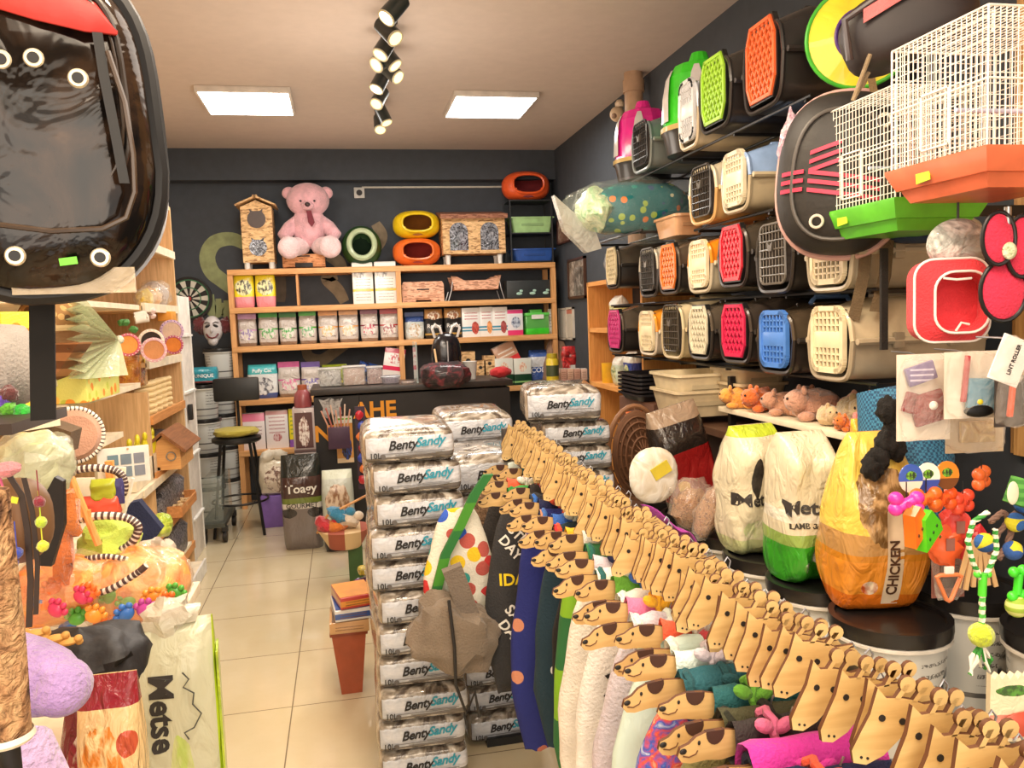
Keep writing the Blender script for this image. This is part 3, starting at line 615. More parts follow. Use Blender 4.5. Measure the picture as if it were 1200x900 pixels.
# stand with trays in the corner
t = thing('tray_stand', 'dark metal stand holding the trays and the top orange pod in the corner', 'stand', (0, 0, 0)); q0 = at(598, 300, Y=SY + .1); q1 = at(646, 300, Y=SY + .1)
zt = at(616, 235, Y=SY + .1).z
for x in (q0.x, q1.x):
    for y in (SY + .04, SY + .32): m = M(); m.box((x, y, (ZT + zt) / 2), (.014, .014, zt - ZT)); m.build('upright', plain((36, 38, 42)), t)
for z in (zt - .006, at(616, 273, Y=SY + .1).z - .008, at(616, 306, Y=SY + .1).z - .008):
    m = M(); m.box(((q0.x + q1.x) / 2, SY + .18, z), (q1.x - q0.x, .29, .012)); m.build('rack_shelf', plain((30, 32, 36)), t)
egg_bed((588, 199, 643, 234), 'orange oval cat pod alone on top of the corner stand', (240, 96, 44), (120, 30, 34), Y=SY + .18, z0=zt)
def tray(px, lab, c, Y, z0, d=.26, name='litter_tray', cat='litter tray', group=None, rz=0, hz=None):
    p, w, h = fit(*px, Y); h = hz or h; t = thing(name, lab, cat, (p.x, Y, z0), rz, group); m = M()
    lo, hi = (w * .82, d * .82), (w * .97, d * .97)
    def ring(ww, dd, z): return [(x, y, z) for x, y in rrect(ww, dd, .03)]
    R_ = [ring(*lo, 0), ring(*hi, h), ring(w * 1.02, d * 1.03, h), ring(w * 1.02, d * 1.03, h - .012)]; n = len(R_[0]); vs = sum(R_, []); fs = [tuple(range(n))]
    for k in range(3):
        for i in range(n): j = (i + 1) % n; fs.append((k * n + i, k * n + j, (k + 1) * n + j, (k + 1) * n + i))
    m.add(vs, fs); m.build('basin', plastic(c), t)
    m = M(); m.box((0, -d * .45, h * .5), (w * .5, .006, h * .16), rot=(-.12, 0, 0)); m.build('grip_ridge', plastic(tuple(q * .85 for q in c)), t); return t
tray((595, 254, 646, 272), 'pale green plastic litter tray on the middle shelf of the corner stand', (166, 206, 140), SY + .17, at(616, 273, Y=SY + .1).z)
tray((598, 291, 648, 305), 'blue plastic litter tray on the bottom shelf of the corner stand', (44, 84, 160), SY + .17, at(616, 306, Y=SY + .1).z)
# pictures and notes on the right wall
def wallpic(px, lab, mats, fr=None, X=XR):
    a = at(px[0], (px[1] + px[3]) / 2, X=X); b = at(px[2], (px[1] + px[3]) / 2, X=X); z1 = at((px[0] + px[2]) / 2, px[1], X=X).z; z0 = at((px[0] + px[2]) / 2, px[3], X=X).z
    w = a.y - b.y; h = z1 - z0; t = thing('wall_picture' if fr else 'paper_note', lab, 'picture' if fr else 'note', (X - .002, (a.y + b.y) / 2, z0))
    m = M(); m.box((-.012, 0, h / 2), (.012, w * .84, h * .86)); m.build('print', mats, t); m = M()
    for dy, dz, sy, sz in ((0, h * .97, w, h * .06), (0, h * .03, w, h * .06), (w * .47, h / 2, w * .06, h), (-w * .47, h / 2, w * .06, h)): m.box((-.012, dy, dz), (.022, sy, sz))
    m.build('frame' if fr else 'sleeve_edge', plain(fr or (216, 206, 190), rough=.4), t)
wallpic((655, 254, 671, 285), 'small sepia photograph high on the right wall near the corner', marbled([(60, 36, 30), (150, 110, 90), (216, 190, 170)], 8), (80, 44, 36))
wallpic((668, 302, 688, 350), 'grey street photograph in a brown frame on the right wall', marbled([(60, 56, 50), (130, 124, 116), (196, 190, 180)], 12), (72, 46, 34))
wallpic((657, 361, 666, 398), 'printed white paper note, left of the two on the right wall', pack((220, 214, 200), lines=(.1, .9, (120, 120, 120), 14), wr=.2))
wallpic((666, 360, 674, 398), 'printed white paper note with a red spot, right of the two on the right wall', pack((214, 206, 192), [(.85, 1, (200, 110, 90))], lines=(.1, .8, (120, 120, 120), 14), wr=.2))
# ================================================================ buckets, mask, dartboard in the left back corner
def bucket_proto(lab, lid=(34, 34, 34), r=.13, h=.29):
    t = thing('litter_bucket', lab, 'bucket', (0, 0, 0)); m = M(); m.lathe([(r * .84, 0), (r * .86, .004), (r * .96, h * .9), (r * .96, h * .92)], 28)
    m.build('bucket_body', pack((206, 208, 204), [(.3, .34, (90, 90, 90)), (.1, .14, (150, 150, 150))], (.5, .55, .22, .2, (70, 76, 80), (205, 205, 200)), lines=(.4, .85, (110, 110, 108), 11), wr=0), t)
    m = M(); m.lathe([(r * .97, h * .9), (r * 1.04, h * .9), (r * 1.06, h * .95), (r * 1.05, h), (r * .94, h * 1.0), (r * .92, h * .975), (.0, h * .975)], 28); m.build('lid', plastic(lid, rough=.28), t)
    m = M(); m.lathe([(r * 1.0, h * .86), (r * 1.045, h * .87), (r * 1.045, h * .89), (r * 1.0, h * .9)], 28, cap=False); m.build('rim', plastic((226, 222, 212)), t); return t
bk = bucket_proto('grey printed litter bucket at the bottom of the left corner stack'); first = True
def put_bucket(x, y, z, lab, group, rz=0):
    global first
    if first: bk.location = (x, y, z); bk['label'] = lab; bk['group'] = group; bk.rotation_euler = (0, 0, rz); first = False; return bk
    return dup(bk, (x, y, z), rz, lab, group)
ORD = ['bottom', 'second', 'third', 'fourth', 'fifth', 'sixth']
a = at(242, 520, Y=7.3); b = at(268, 520, Y=7.6)
for k in range(4): put_bucket(a.x, 7.3, k * .293, 'grey printed bucket, %s up in the left stack behind the stool' % ORD[k], 'buckets stacked behind the stool', 4.3)
for k in range(5): put_bucket(b.x - .04, 7.66, k * .293, 'grey printed bucket, %s up in the stack against the wooden shelf' % ORD[k], 'buckets stacked behind the stool', 4.9)
bag((226, 430, 257, 478), 'teal food bag standing on top of the left bucket stack', pack((42, 150, 170), [(0, .12, (70, 60, 60)), (.12, .2, (150, 60, 60))], (.5, .82, .2, .06, (200, 230, 236), (60, 170, 190)), wr=.6), Y=7.3, d=.14, z0=4 * .293, txt=[('UNIQUE', .19, (236, 244, 246), .5)])
p = at(250, 394, Y=7.66); t = thing('clown_mask', 'white grinning mask with dark red hair standing on the bucket stack', 'mask', (p.x, 7.66, 5 * .293)); s = 1.0
m = M(); m.ell((0, 0, .17), (.085, .07, .12), 20, 14); m.ell((0, -.03, .07), (.045, .04, .05)); m.build('face', plastic((206, 200, 200)), t)
for q in (-1, 1):
    m = M(); m.ell((q * .105, .03, .2), (.06, .06, .07), 14, 10, wob=.5, seed=q); m.build('hair_tuft', fur((96, 26, 30)), t)
    m = M(); m.ell((q * .034, -.064, .2), (.024, .01, .012), rot=(0, q * .4, 0)); m.build('eye', INK, t); m = M(); m.tube([(q * .06, -.05, .225), (q * .035, -.067, .235), (q * .012, -.07, .222)], .004, 6); m.build('eyebrow', INK, t)
m = M(); m.tube([(-.05, -.05, .13), (-.03, -.066, .1), (0, -.074, .092), (.03, -.066, .1), (.05, -.05, .13)], .007, 6); m.build('mouth', plain((110, 30, 34)), t); m = M(); m.ell((0, -.075, .16), (.013, .014, .02)); m.build('nose', plastic((206, 200, 200)), t)
p = at(222, 350, Y=YB - .03); t = thing('dartboard', 'black and white dartboard on the back wall behind the left shelving', 'dartboard', p)
m = M(); m.cyl((0, .02, 0), (0, -.01, 0), .20, 36); m.build('board', BLACK, t); m = M()
for i in range(20):
    a0 = 2 * pi * i / 20 + .157; a1 = a0 + pi / 10
    if i % 2: m.add([(.03 * cos(a0), -.012, .03 * sin(a0)), (.17 * cos(a0), -.012, .17 * sin(a0)), (.17 * cos(a1), -.012, .17 * sin(a1)), (.03 * cos(a1), -.012, .03 * sin(a1))], [(0, 1, 2, 3)])
m.build('pale_segments', plain((214, 210, 196)), t); m = M(); m.tube([(.17 * cos(a), -.013, .17 * sin(a)) for a in [2 * pi * i / 36 for i in range(36)]], .006, 6, True); m.tube([(.1 * cos(a), -.013, .1 * sin(a)) for a in [2 * pi * i / 36 for i in range(36)]], .005, 6, True); m.build('score_rings', plain((60, 120, 80)), t); m = M(); m.cyl((0, -.01, 0), (0, -.02, 0), .02, 16); m.build('bullseye', plain((170, 40, 40)), t)
# ================================================================ stool, trolley, counter
t = thing('bar_stool', 'black metal bar stool with low padded backrest and a mustard cushion', 'stool', (at(270, 640, Z=0).x + .04, 6.75, 0)); zs = .78
m = M(); m.lathe([(.0, zs - .05), (.17, zs - .05), (.19, zs - .035), (.19, zs - .012), (.17, zs), (.0, zs + .004)], 28); m.build('seat', plain((28, 28, 28), rough=.4), t)
for i, (x, y) in enumerate(((-.13, -.13), (.13, -.13), (.13, .13), (-.13, .13))): m = M(); m.tube([(x * .85, y * .85, zs - .05), (x * 1.45, y * 1.45, .0)], .012, 8); m.build('leg', BLACK, t)
m = M(); m.tube([(.215 * cos(a), .215 * sin(a), .26) for a in [2 * pi * i / 28 for i in range(28)]], .009, 8, True); m.build('foot_ring', BLACK, t)
m = M(); m.tube([(.0, .15, zs - .04), (0, .2, zs + .08), (0, .19, zs + .3)], .012, 8); m.build('back_post', BLACK, t)
m = M(); m.box((0, .17, zs + .36), (.36, .045, .19), bev=.02); m.build('backrest', plain((32, 33, 33), rough=.38), t)
m = M(); m.ell((0, -.01, .03), (.175, .17, .032), 22, 8, .6, .8, wob=.15); one('seat_cushion', m, cloth((176, 160, 60)), 'thin mustard cushion lying on the bar stool seat', 'cushion', (t.location.x, 6.75, zs + .004))
t = thing('wheeled_dolly', 'dark low wheeled dolly with a see-through bin beside the shelves', 'trolley', (-1.03 - .02, 6.72, 0))
m = M(); m.box((0, 0, .14), (.18, .62, .03)); m.build('platform', plain((70, 74, 66)), t)
for x, y in ((.08, -.26), (-.07, -.26), (.08, .26), (-.07, .26)):
    w_ = M(); w_.cyl((x - .014, y, .045), (x + .014, y, .045), .045, 18); w_.build('wheel', BLACK, t); f_ = M(); f_.box((x, y, .105), (.045, .03, .045)); f_.build('castor_fork', plain((60, 60, 60), metal=.6), t)
m = M(); m.box((-.0, .02, .32), (.15, .5, .34), bev=.02); m.build('clear_bin', clear((190, 200, 190), .3, .15, 6, .3), t)
# counter
cx0, cx1 = at(369, 500, Y=6.3).x, 1.28; CH = 1.13
t = thing('checkout_counter', 'black checkout counter with orange shop lettering on its front', 'counter', (0, 0, 0))
m = M(); m.box(((cx0 + cx1) / 2, 6.6, CH / 2 - .02), (cx1 - cx0, .56, CH - .04)); m.build('front_panel', plain((34, 30, 30), rough=.5), t)
m = M(); m.box(((cx0 + cx1) / 2, 6.59, CH - .0), (cx1 - cx0 + .04, .62, .045), bev=.004); m.build('worktop', plain((52, 46, 44), rough=.35), t)
OR = plain((240, 160, 40), rough=.5, var=0)
p = at(452, 480, Y=6.31); text('AHE', .17, OR, t, (p.x - .08, 6.313, p.z), bold=.03); p = at(385, 509, Y=6.31); text('NI', .17, OR, t, (p.x - .02, 6.313, p.z), bold=.03)
p = at(388, 478, Y=6.31); m = M(); m.prism([(-.07, -.06), (-.03, -.08), (0, -.03), (.04, -.08), (.08, -.05), (.07, .02), (.09, .07), (.03, .06), (0, .08), (-.05, .06), (-.09, .07), (-.06, 0)], .004); m.build('cat_dog_emblem', marbled([(60, 60, 60), (200, 200, 200), (140, 140, 140)], 20), t, loc=(p.x, 6.314, p.z))
# poster of a dog on the counter front
p = at(404, 515, Y=6.3); t = thing('dog_poster', 'small orange poster with a dog picture on the counter front', 'poster', (p.x, 6.30, p.z - .15)); m = M(); m.box((0, 0, .15), (.125, .008, .36)); m.build('sheet', pack((214, 150, 70), [(.85, 1, (235, 235, 225)), (0, .1, (230, 200, 160))], (.6, .35, .3, .28, (44, 80, 170), (60, 40, 30)), wr=0), t); m = M(); m.box((0, -.006, .31), (.11, .004, .012)); m.build('green_strip', plain((120, 180, 60)), t)
# tall printed box tower
for k, (z, lab) in enumerate(((0, 'lower'), (.34, 'middle'), (.68, 'upper'))):
    p = at(357, 560, Y=6.35); t = thing('printed_carton', '%s carton with cat pictures in the narrow stack at the counter end' % lab, 'box', (p.x + .02, 6.36, z), 0, 'cat picture cartons'); mt = pack((186, 172, 170), [(.0, .06, (120, 100, 100))], (.5, .5, .36, .42, (110, 84, 84), (236, 226, 220)), wr=0)
    m = M(); m.box((0, 0, .17), (.16, .16, .335), bev=.003); m.build('carton_body', mt, t); m = M(); m.box((0, -.083, .17), (.13, .003, .27)); m.build('picture', pack((90, 56, 56), [], (.5, .45, .3, .42, (150, 110, 100), (240, 232, 226)), wr=0), t)
t = thing('carton_bottle', 'squat dark red bottle pack capped in brown on the carton stack', 'bottle', (at(357, 560, Y=6.35).x + .02, 6.36, 1.02)); m = M(); m.lathe([(.065, 0), (.068, .05), (.06, .1), (.03, .14)], 18); m.build('bottle_body', plastic((150, 76, 80)), t); m = M(); m.lathe([(.036, .13), (.036, .17), (.0, .172)], 16); m.build('cap', plastic((170, 90, 60)), t)
# food bags on the floor before the counter
t = bag((330, 532, 379, 645), 'big black, green and grey cat food bag lettered in white on the tiled floor', pack((36, 40, 36), [(0, .5, (122, 112, 108)), (.5, .63, (112, 128, 50)), (.56, .78, (74, 50, 44)), (.445, .5, (216, 210, 200))], (.2, .4, .18, .05, (40, 36, 36), (60, 56, 56)), (.8, .4, .18, .05, (40, 36, 36), (60, 56, 56)), wr=.6, rough=.22), Y=6.1, d=.18, z0=0, txt=[('Toagy', .30, (240, 238, 232), .655), ('GOURMET', .16, (70, 66, 60), .475)], crimp=.28, wob=.08)
t = bag((378, 550, 416, 652), 'pale food bag with a tabby cat face standing right of the black bag', pack((196, 202, 190), [(0, .22, (40, 40, 50)), (.22, .3, (110, 170, 150)), (.9, 1, (214, 220, 200))], (.5, .62, .36, .22, (150, 110, 80), (226, 206, 184)), (.4, .12, .3, .09, (190, 40, 60), (40, 90, 190)), wr=.5), Y=5.95, d=.16, z0=0, crimp=.24, cat='pet food bag')
t = thing('storage_box', 'purple box with a dog photograph and white bow on the floor', 'box', (at(324, 580, Y=6.9).x, 6.9, 0)); m = M(); m.box((0, 0, .13), (.24, .22, .26), bev=.006); m.build('carton_body', plain((128, 96, 176)), t); m = M(); m.pouch(.26, .3, .2, .3, .05, .1, 3, c=(0, 0, .26)); m.build('wrapped_plush', pack((226, 214, 190), [], (.55, .45, .35, .35, (120, 80, 60), (236, 220, 200)), wr=.6), t)
for s in (-1, 1): m = M(); m.ell((s * .05, -.02, .58), (.07, .04, .045), rot=(0, s * .5, 0), wob=.3); m.build('bow_loop', cloth((236, 226, 206)), t)
# ================================================================ stacked cat litter bags
def litter_mat(flap=False):
    n = NT('litter_bag_print'); g = n.sep(); x, y, z = g[0], g[1], g[2]
    nz = n.noise(5, 4, 'Generated', dist=1.5)[0]; nz2 = n.noise(9, 3, 'Object', dist=2.5)[0]
    film = n.ramp(nz2, [(.38, lin((84, 74, 66))), (.5, lin((140, 130, 116))), (.62, lin((196, 188, 176)))])
    zz = n.math('ADD', z, n.math('MULTIPLY', n.math('SUBTRACT', n.noise(14, 3, 'Generated')[0], .5), .10))
    lab = n.math('MULTIPLY', n.math('MULTIPLY', n.math('LESS_THAN', y, .16), n.math('GREATER_THAN', x, .045)), n.math('MULTIPLY', n.math('GREATER_THAN', zz, .18), n.math('LESS_THAN', zz, .76)))
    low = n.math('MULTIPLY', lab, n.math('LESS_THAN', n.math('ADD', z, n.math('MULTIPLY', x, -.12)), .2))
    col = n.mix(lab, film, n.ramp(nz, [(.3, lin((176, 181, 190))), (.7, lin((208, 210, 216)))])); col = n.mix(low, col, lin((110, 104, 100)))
    band = n.math('MULTIPLY', n.math('LESS_THAN', y, .2), n.math('LESS_THAN', zz, .14)); col = n.mix(band, col, lin((70, 64, 60)))  # dark strip at the front foot paints the shade in the gaps between bags
    left = n.math('LESS_THAN', x, .04); col = n.mix(left, col, n.ramp(nz2, [(.35, lin((150, 134, 116))), (.6, lin((206, 190, 168)))]))
    n.bump(nz2, .6, .02); return n.fin(col, .22, 0, .6)
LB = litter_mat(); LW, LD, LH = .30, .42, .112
TEAL = plain((40, 150, 176), rough=.5, var=0); GREY = plain((120, 120, 124), rough=.6, var=0)
def litter_proto(W=LW, D=LD, H=LH, full=1.0, seed=0):
    t = thing('litter_bag', 'x', 'litter bag', (0, 0, 0)); m = M(); nu, nv = 44, 14; vs = []; fs = []; pw = lambda v, e: math.copysign(abs(v) ** e, v)
    for k in range(nv + 1):
        ph = -pi / 2 + pi * k / nv
        for i in range(nu):
            th = 2 * pi * i / nu; p = Vector((pw(cos(ph), .22) * pw(cos(th), .16), pw(cos(ph), .22) * pw(sin(th), .16), pw(sin(ph), .5)))
            q = noise.noise(Vector((p.x * 2 + seed, p.y * 2.4, p.z * 1.2 + seed))) * .035; front = max(0, -p.y) ** 6
            q *= (1 - front * .85); z = p.z * (1 + q * 1.5)
            if z > 0: z *= 1 + .14 * full * (1 - abs(p.x) ** 3) * (1 - abs(p.y + .05) ** 4)
            vs.append((p.x * W / 2 * (1 + q), p.y * D / 2 * (1 + q), z * H / 2 + H / 2))
    for k in range(nv):
        for i in range(nu): j = (i + 1) % nu; fs.append((k * nu + i, k * nu + j, (k + 1) * nu + j, (k + 1) * nu + i))
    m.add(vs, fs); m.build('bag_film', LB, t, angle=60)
    y = -D / 2 - .0035; zc = H * .53; s = W / LW
    text('Benty', .042 * s, INK, t, (-.022 * s, y, zc + .006), rot=(pi / 2, -.07, 0), name='brand_lettering', shear=.35, bold=.018, sp=.95, ext=.0012)
    text('Sandy', .042 * s, TEAL, t, (.066 * s, y, zc + .013), rot=(pi / 2, -.07, 0), name='variant_lettering', shear=.35, bold=.018, sp=.95, ext=.0012)
    text('10L', .026 * s, INK, t, (-.108 * s, y, H * .30), name='volume_lettering', bold=.01, ext=.0012)
    m = M(); m.box((.01 * s, y, H * .35), (.19 * s, .0012, .0022)); m.box((.02, y, H * .30), (.13 * s, .0012, .0016)); m.box((.065 * s, y, zc - .016), (.1 * s, .0012, .0018)); m.build('fine_print', GREY, t)
    m = M(); m.cyl((-.085 * s, y + .001, H * .27), (-.085 * s, y - .0005, H * .27), .009, 12); m.cyl((-.085 * s, y - .0002, H * .27), (-.085 * s, y - .0012, H * .27), .004, 8); m.build('round_seal', plain((96, 92, 90), rough=.5), t); return t
LP = litter_proto(); LPF = litter_proto(.33, .44, .15, 1.6, 4); used_ = set()
def litter(x, y, z, rz, lab, grp, proto=None):
    p = proto or LP
    if p.name not in used_:
        used_.add(p.name); p.location = (x, y, z); p.rotation_euler = (0, 0, rz); p['label'] = lab; p['group'] = grp; return p
    return dup(p, (x, y, z), rz, lab, grp)
NTH = ['lowest', 'second', 'third', 'fourth', 'fifth', 'sixth', 'seventh', 'eighth', 'ninth', 'tenth', 'eleventh', 'twelfth', 'thirteenth']
PCH = .108
def stack(x, y, n, nm, grp, jit=.01, rz0=0, proto_top=None):
    for k in range(n):
        top = k == n - 1
        lab = '%s litter bag in %s' % ('topmost' if top else NTH[k] if k == 0 else NTH[k] + ' up', nm)
        litter(x + rnd.uniform(-jit, jit), y + rnd.uniform(-jit, jit), k * PCH, rz0 + rnd.uniform(-.035, .035), lab, grp, proto_top if top else None)
A = at(492, 700, Y=2.6)
stack(.205, 2.81, 12, 'the front stack beside the aisle', 'litter bags in the front stack', .014)
stack(.20, 3.27, 11, 'the stack behind the front one, edged by the aisle', 'litter bags in the second stack', .012, 0, LPF)
stack(.535, 3.20, 10, 'the middle stack behind the clothes rack', 'litter bags in the middle stack', .012, 0, LPF)
stack(.985, 3.52, 11, 'the right hand stack by the wicker baskets', 'litter bags in the right stack', .012, -.06)
litter(.93, 3.50, 11 * PCH, -.16, 'fat grey and white clay litter bag tilted on the very top of the right stack', 'litter bags in the right stack', LPF)
stack(.56, 3.68, 11, 'the back stack below the bags in clear film', 'litter bags in the back stack', .015, 0, LPF)
# ================================================================ things standing on the counter, seen over the bags
CZ = 1.155
def jar(px, lab, fill, Y=6.5, name='glass_jar', cat='jar', z0=CZ):
    p, w, h = fit(*px, Y); t = thing(name, lab, cat, (p.x, Y, z0)); h = p.z + h - z0; m = M(); m.lathe([(w * .44, 0), (w * .46, .01), (w * .5, h), (w * .47, h)], 20, cap=False); m.build('clear_wall', clear((210, 205, 210), .35), t)
    m = M(); m.lathe([(0, .004), (w * .4, .004), (w * .42, h * .7), (0, h * .72)], 16); m.build('contents', fill, t); m = M(); m.lathe([(w * .5, h - .012), (w * .53, h - .006), (w * .5, h)], 20, cap=False); m.build('rim', plain((190, 190, 196), rough=.2), t)
jar((447, 440, 470, 480), 'tall clear jar of purple grey sticks on the counter', marbled([(90, 80, 100), (160, 150, 170), (120, 110, 130)], 20))
jar((470, 455, 488, 486), 'clear jar of mixed brown and orange treats on the counter', marbled([(150, 90, 60), (220, 180, 140), (90, 110, 90)], 30))
m = M(); m.box((0, 0, .16), (.012, .26, .32)); o = one('acrylic_screen', m, clear((200, 220, 215), .45, .05, 2, .05), 'upright clear acrylic screen on the counter beside the ear-shaped backpack', 'screen', (at(488, 450, Y=6.5).x, 6.5, CZ)); 
p = at(526, 455, Y=6.4); t = thing('eared_backpack', 'black glossy backpack with white ear loops standing on the counter', 'backpack', (p.x, 6.45, CZ))
m = M(); m.ell((0, 0, .2), (.12, .08, .19), 20, 14, .8, .8); m.build('bag_body', plastic((28, 24, 28), rough=.2), t)
for s in (-1, 1): m = M(); m.tube([(s * .03, -.02, .36), (s * .05, -.03, .43), (s * .085, -.03, .455), (s * .11, -.03, .42), (s * .09, -.02, .35)], .011, 8); m.build('ear_loop', plain((236, 230, 226)), t)
m = M(); m.box((0, -.083, .24), (.008, .01, .16)); m.build('zip', plain((200, 196, 196), rough=.3, metal=.7), t)
m = M(); m.tube([(-.1, -.05, .26), (-.09, -.1, .12), (-.03, -.1, .06)], .008, 8); m.build('strap', plain((230, 190, 140)), t)
m = M(); m.ell((0, 0, .0), (.2, .12, .1), 18, 8, .7, .7, wob=.3); one('dark_cloth_bag', m, marbled([(30, 26, 28), (60, 40, 44), (140, 50, 60)], 16, .7), 'dark patterned cloth bag heaped below the eared backpack', 'bag', (p.x - .04, 6.26 - .0, CZ + .06))
m = M(); m.lathe([(.045, 0), (.06, .14), (.062, .145), (.0, .15)], 18); one('white_cup', m, WHITE, 'white tapering cup right of the eared backpack', 'cup', (at(551, 440, Y=6.5).x, 6.5, CZ))
for i, c in enumerate(((216, 170, 150), (226, 186, 160), (206, 160, 140), (230, 196, 176))):
    t = carton((656 + i * 8, 432, 663 + i * 8, 462), 'upright peach carton, %s in the row on the counter end' % ['first', 'second', 'third', 'fourth'][i], pack(c, lines=(.2, .8, (160, 110, 90), 6), wr=0), Y=6.5, d=.08, z0=1.1, group='peach cartons')
m = M(); m.box(((at(656, 440, Y=6.5).x + at(688, 440, Y=6.5).x) / 2 - .05, 6.55, .55), (.46, .36, 1.1)); one('side_cabinet', m, plain((60, 50, 46)), 'dark side cabinet continuing the counter to the right', 'cabinet')
t = thing('yellow_jar', 'yellow jar with a dark label standing beside the peach cartons', 'jar', (at(648, 450, Y=6.44).x, 6.44, 1.1)); m = M(); m.lathe([(.05, 0), (.052, .02), (.052, .18), (.04, .2)], 18); m.build('jar_body', plastic((216, 190, 50)), t); m = M(); m.lathe([(.044, .2), (.044, .235), (0, .237)], 18); m.build('lid', plastic((180, 160, 40)), t); m = M(); m.lathe([(.053, .05), (.053, .14)], 18, cap=False); m.build('label', plain((70, 80, 50)), t)
m = M(); m.ell((0, 0, .05), (.09, .07, .045), 16, 8, wob=.3); one('red_ball_cap', m, cloth((196, 40, 44)), 'bright red knitted lump on the counter behind the litter bags', 'cap', (at(588, 462, Y=6.4).x, 6.42, CZ))
# basket stand and plush by the aisle
t = thing('display_basket', 'striped wicker basket of small plush toys on a stand before the counter', 'basket', (at(404, 625, Y=5.2).x, 5.2, 0)); zb = at(404, 640, Y=5.2).z
m = M(); m.lathe([(.0, zb), (.1, zb), (.17, zb + .12), (.16, zb + .12)], 24); m.build('basket_bowl', stripes((170, 90, 70), (226, 196, 150), 5, 0), t)
m = M(); m.tube([(-.17, 0, zb + .1), (-.1, -.05, zb + .22), (.08, -.06, zb + .3), (.2, 0, zb + .34)], .008, 8); m.build('handle', wood(), t)
m = M(); m.box((.06, .0, zb / 2), (.09, .09, zb)); m.build('green_stand', plain((60, 96, 50)), t)
for i, (c, dx, dz, n_) in enumerate((((240, 140, 60), -.06, .14, 'orange'), ((236, 220, 200), .02, .18, 'cream'), ((60, 140, 180), -.03, .21, 'blue'), ((206, 50, 60), -.12, .15, 'red'))):
    m = M(); m.ell((0, 0, 0), (.08, .06, .045), 14, 8, rot=(0, .3 * i, 0), wob=.3, seed=i); m.ell((.07, -.01, .02), (.035, .03, .03), 10, 8); one('plush_toy', m, fur(c), '%s plush toy heaped in the striped basket by the aisle' % n_, 'plush toy', (t.location.x + dx, 5.17, zb + dz))
# brown bin with boxes beside the litter stack
p0 = at(403, 740, Y=3.62); t = thing('brown_bin', 'tapered terracotta plastic bin on the floor beside the litter stack', 'bin', (-.015 - .03, 3.62, 0)); zb = at(403, 742, Y=3.55).z
m = M(); a_, b_ = .045, .075; vs = [(-a_, -a_, 0), (a_, -a_, 0), (a_, a_, 0), (-a_, a_, 0), (-b_, -b_, zb), (b_, -b_, zb), (b_, b_, zb), (-b_, b_, zb)]; m.add(vs, [(3, 2, 1, 0), (4, 5, 6, 7), (0, 1, 5, 4), (1, 2, 6, 5), (2, 3, 7, 6), (3, 0, 4, 7)]); m.build('bin_body', plastic((176, 84, 50)), t)
m = M(); m.box((0, 0, zb + .0), (.165, .165, .022), bev=.004); m.build('rim', plastic((160, 74, 44)), t)
for k, (c, c2, lab) in enumerate((((206, 160, 110), (120, 92, 70), 'kraft box with a grey top lying on the brown bin'), ((230, 226, 222), (60, 90, 160), 'white and blue packet box on the kraft box'), ((200, 70, 60), (226, 150, 60), 'red topped box above the brown bin'))):
    t2 = thing('flat_carton', lab, 'box', (-.04 + .01 * k, 3.62, zb + .012 + k * .055), .1 * k); m = M(); m.box((0, 0, .026), (.17 - .01 * k, .22, .05), bev=.003); m.build('carton_body', pack(c, [(.2, .7, c2)] if k else [], lines=(.1, .6, (120, 80, 50), 4), wr=0), t2); m = M(); m.box((0, 0, .052), (.15, .2, .002)); m.build('lid', plain(c2), t2)
# ================================================================ clothes rack with giraffe and dog hangers
RX, RZ = .66, 1.165
t = thing('clothes_rack', 'black metal clothes rack running beside the litter stacks', 'clothes rack', (0, 0, 0))
m = M(); m.tube([(RX, .45, RZ - .02), (RX, 3.02, RZ - .02)], .012, 10); m.build('top_rail', BLACK, t)
m = M(); m.tube([(.60, .6, .965), (.60, 2.96, .965)], .01, 10); m.build('lower_rail', BLACK, t)
for y in (.5, 2.98):
    m = M(); m.box((RX, y, RZ / 2 - .03), (.03, .03, RZ - .06)); m.build('upright', BLACK, t); m = M(); m.box((RX, y, .015), (.4, .04, .03)); m.build('foot', BLACK, t)
m = M(); m.box((RX - .075, 3.0, RZ + .0), (.03, .04, .13), bev=.01); m.build('end_cap', plain((60, 54, 50), rough=.5), t)
PLY = wood((222, 192, 132), (206, 172, 112), 0, 3); PLY2 = wood((226, 192, 132), (210, 172, 112), 0, 3); BURN = plain((96, 58, 30), rough=.7)
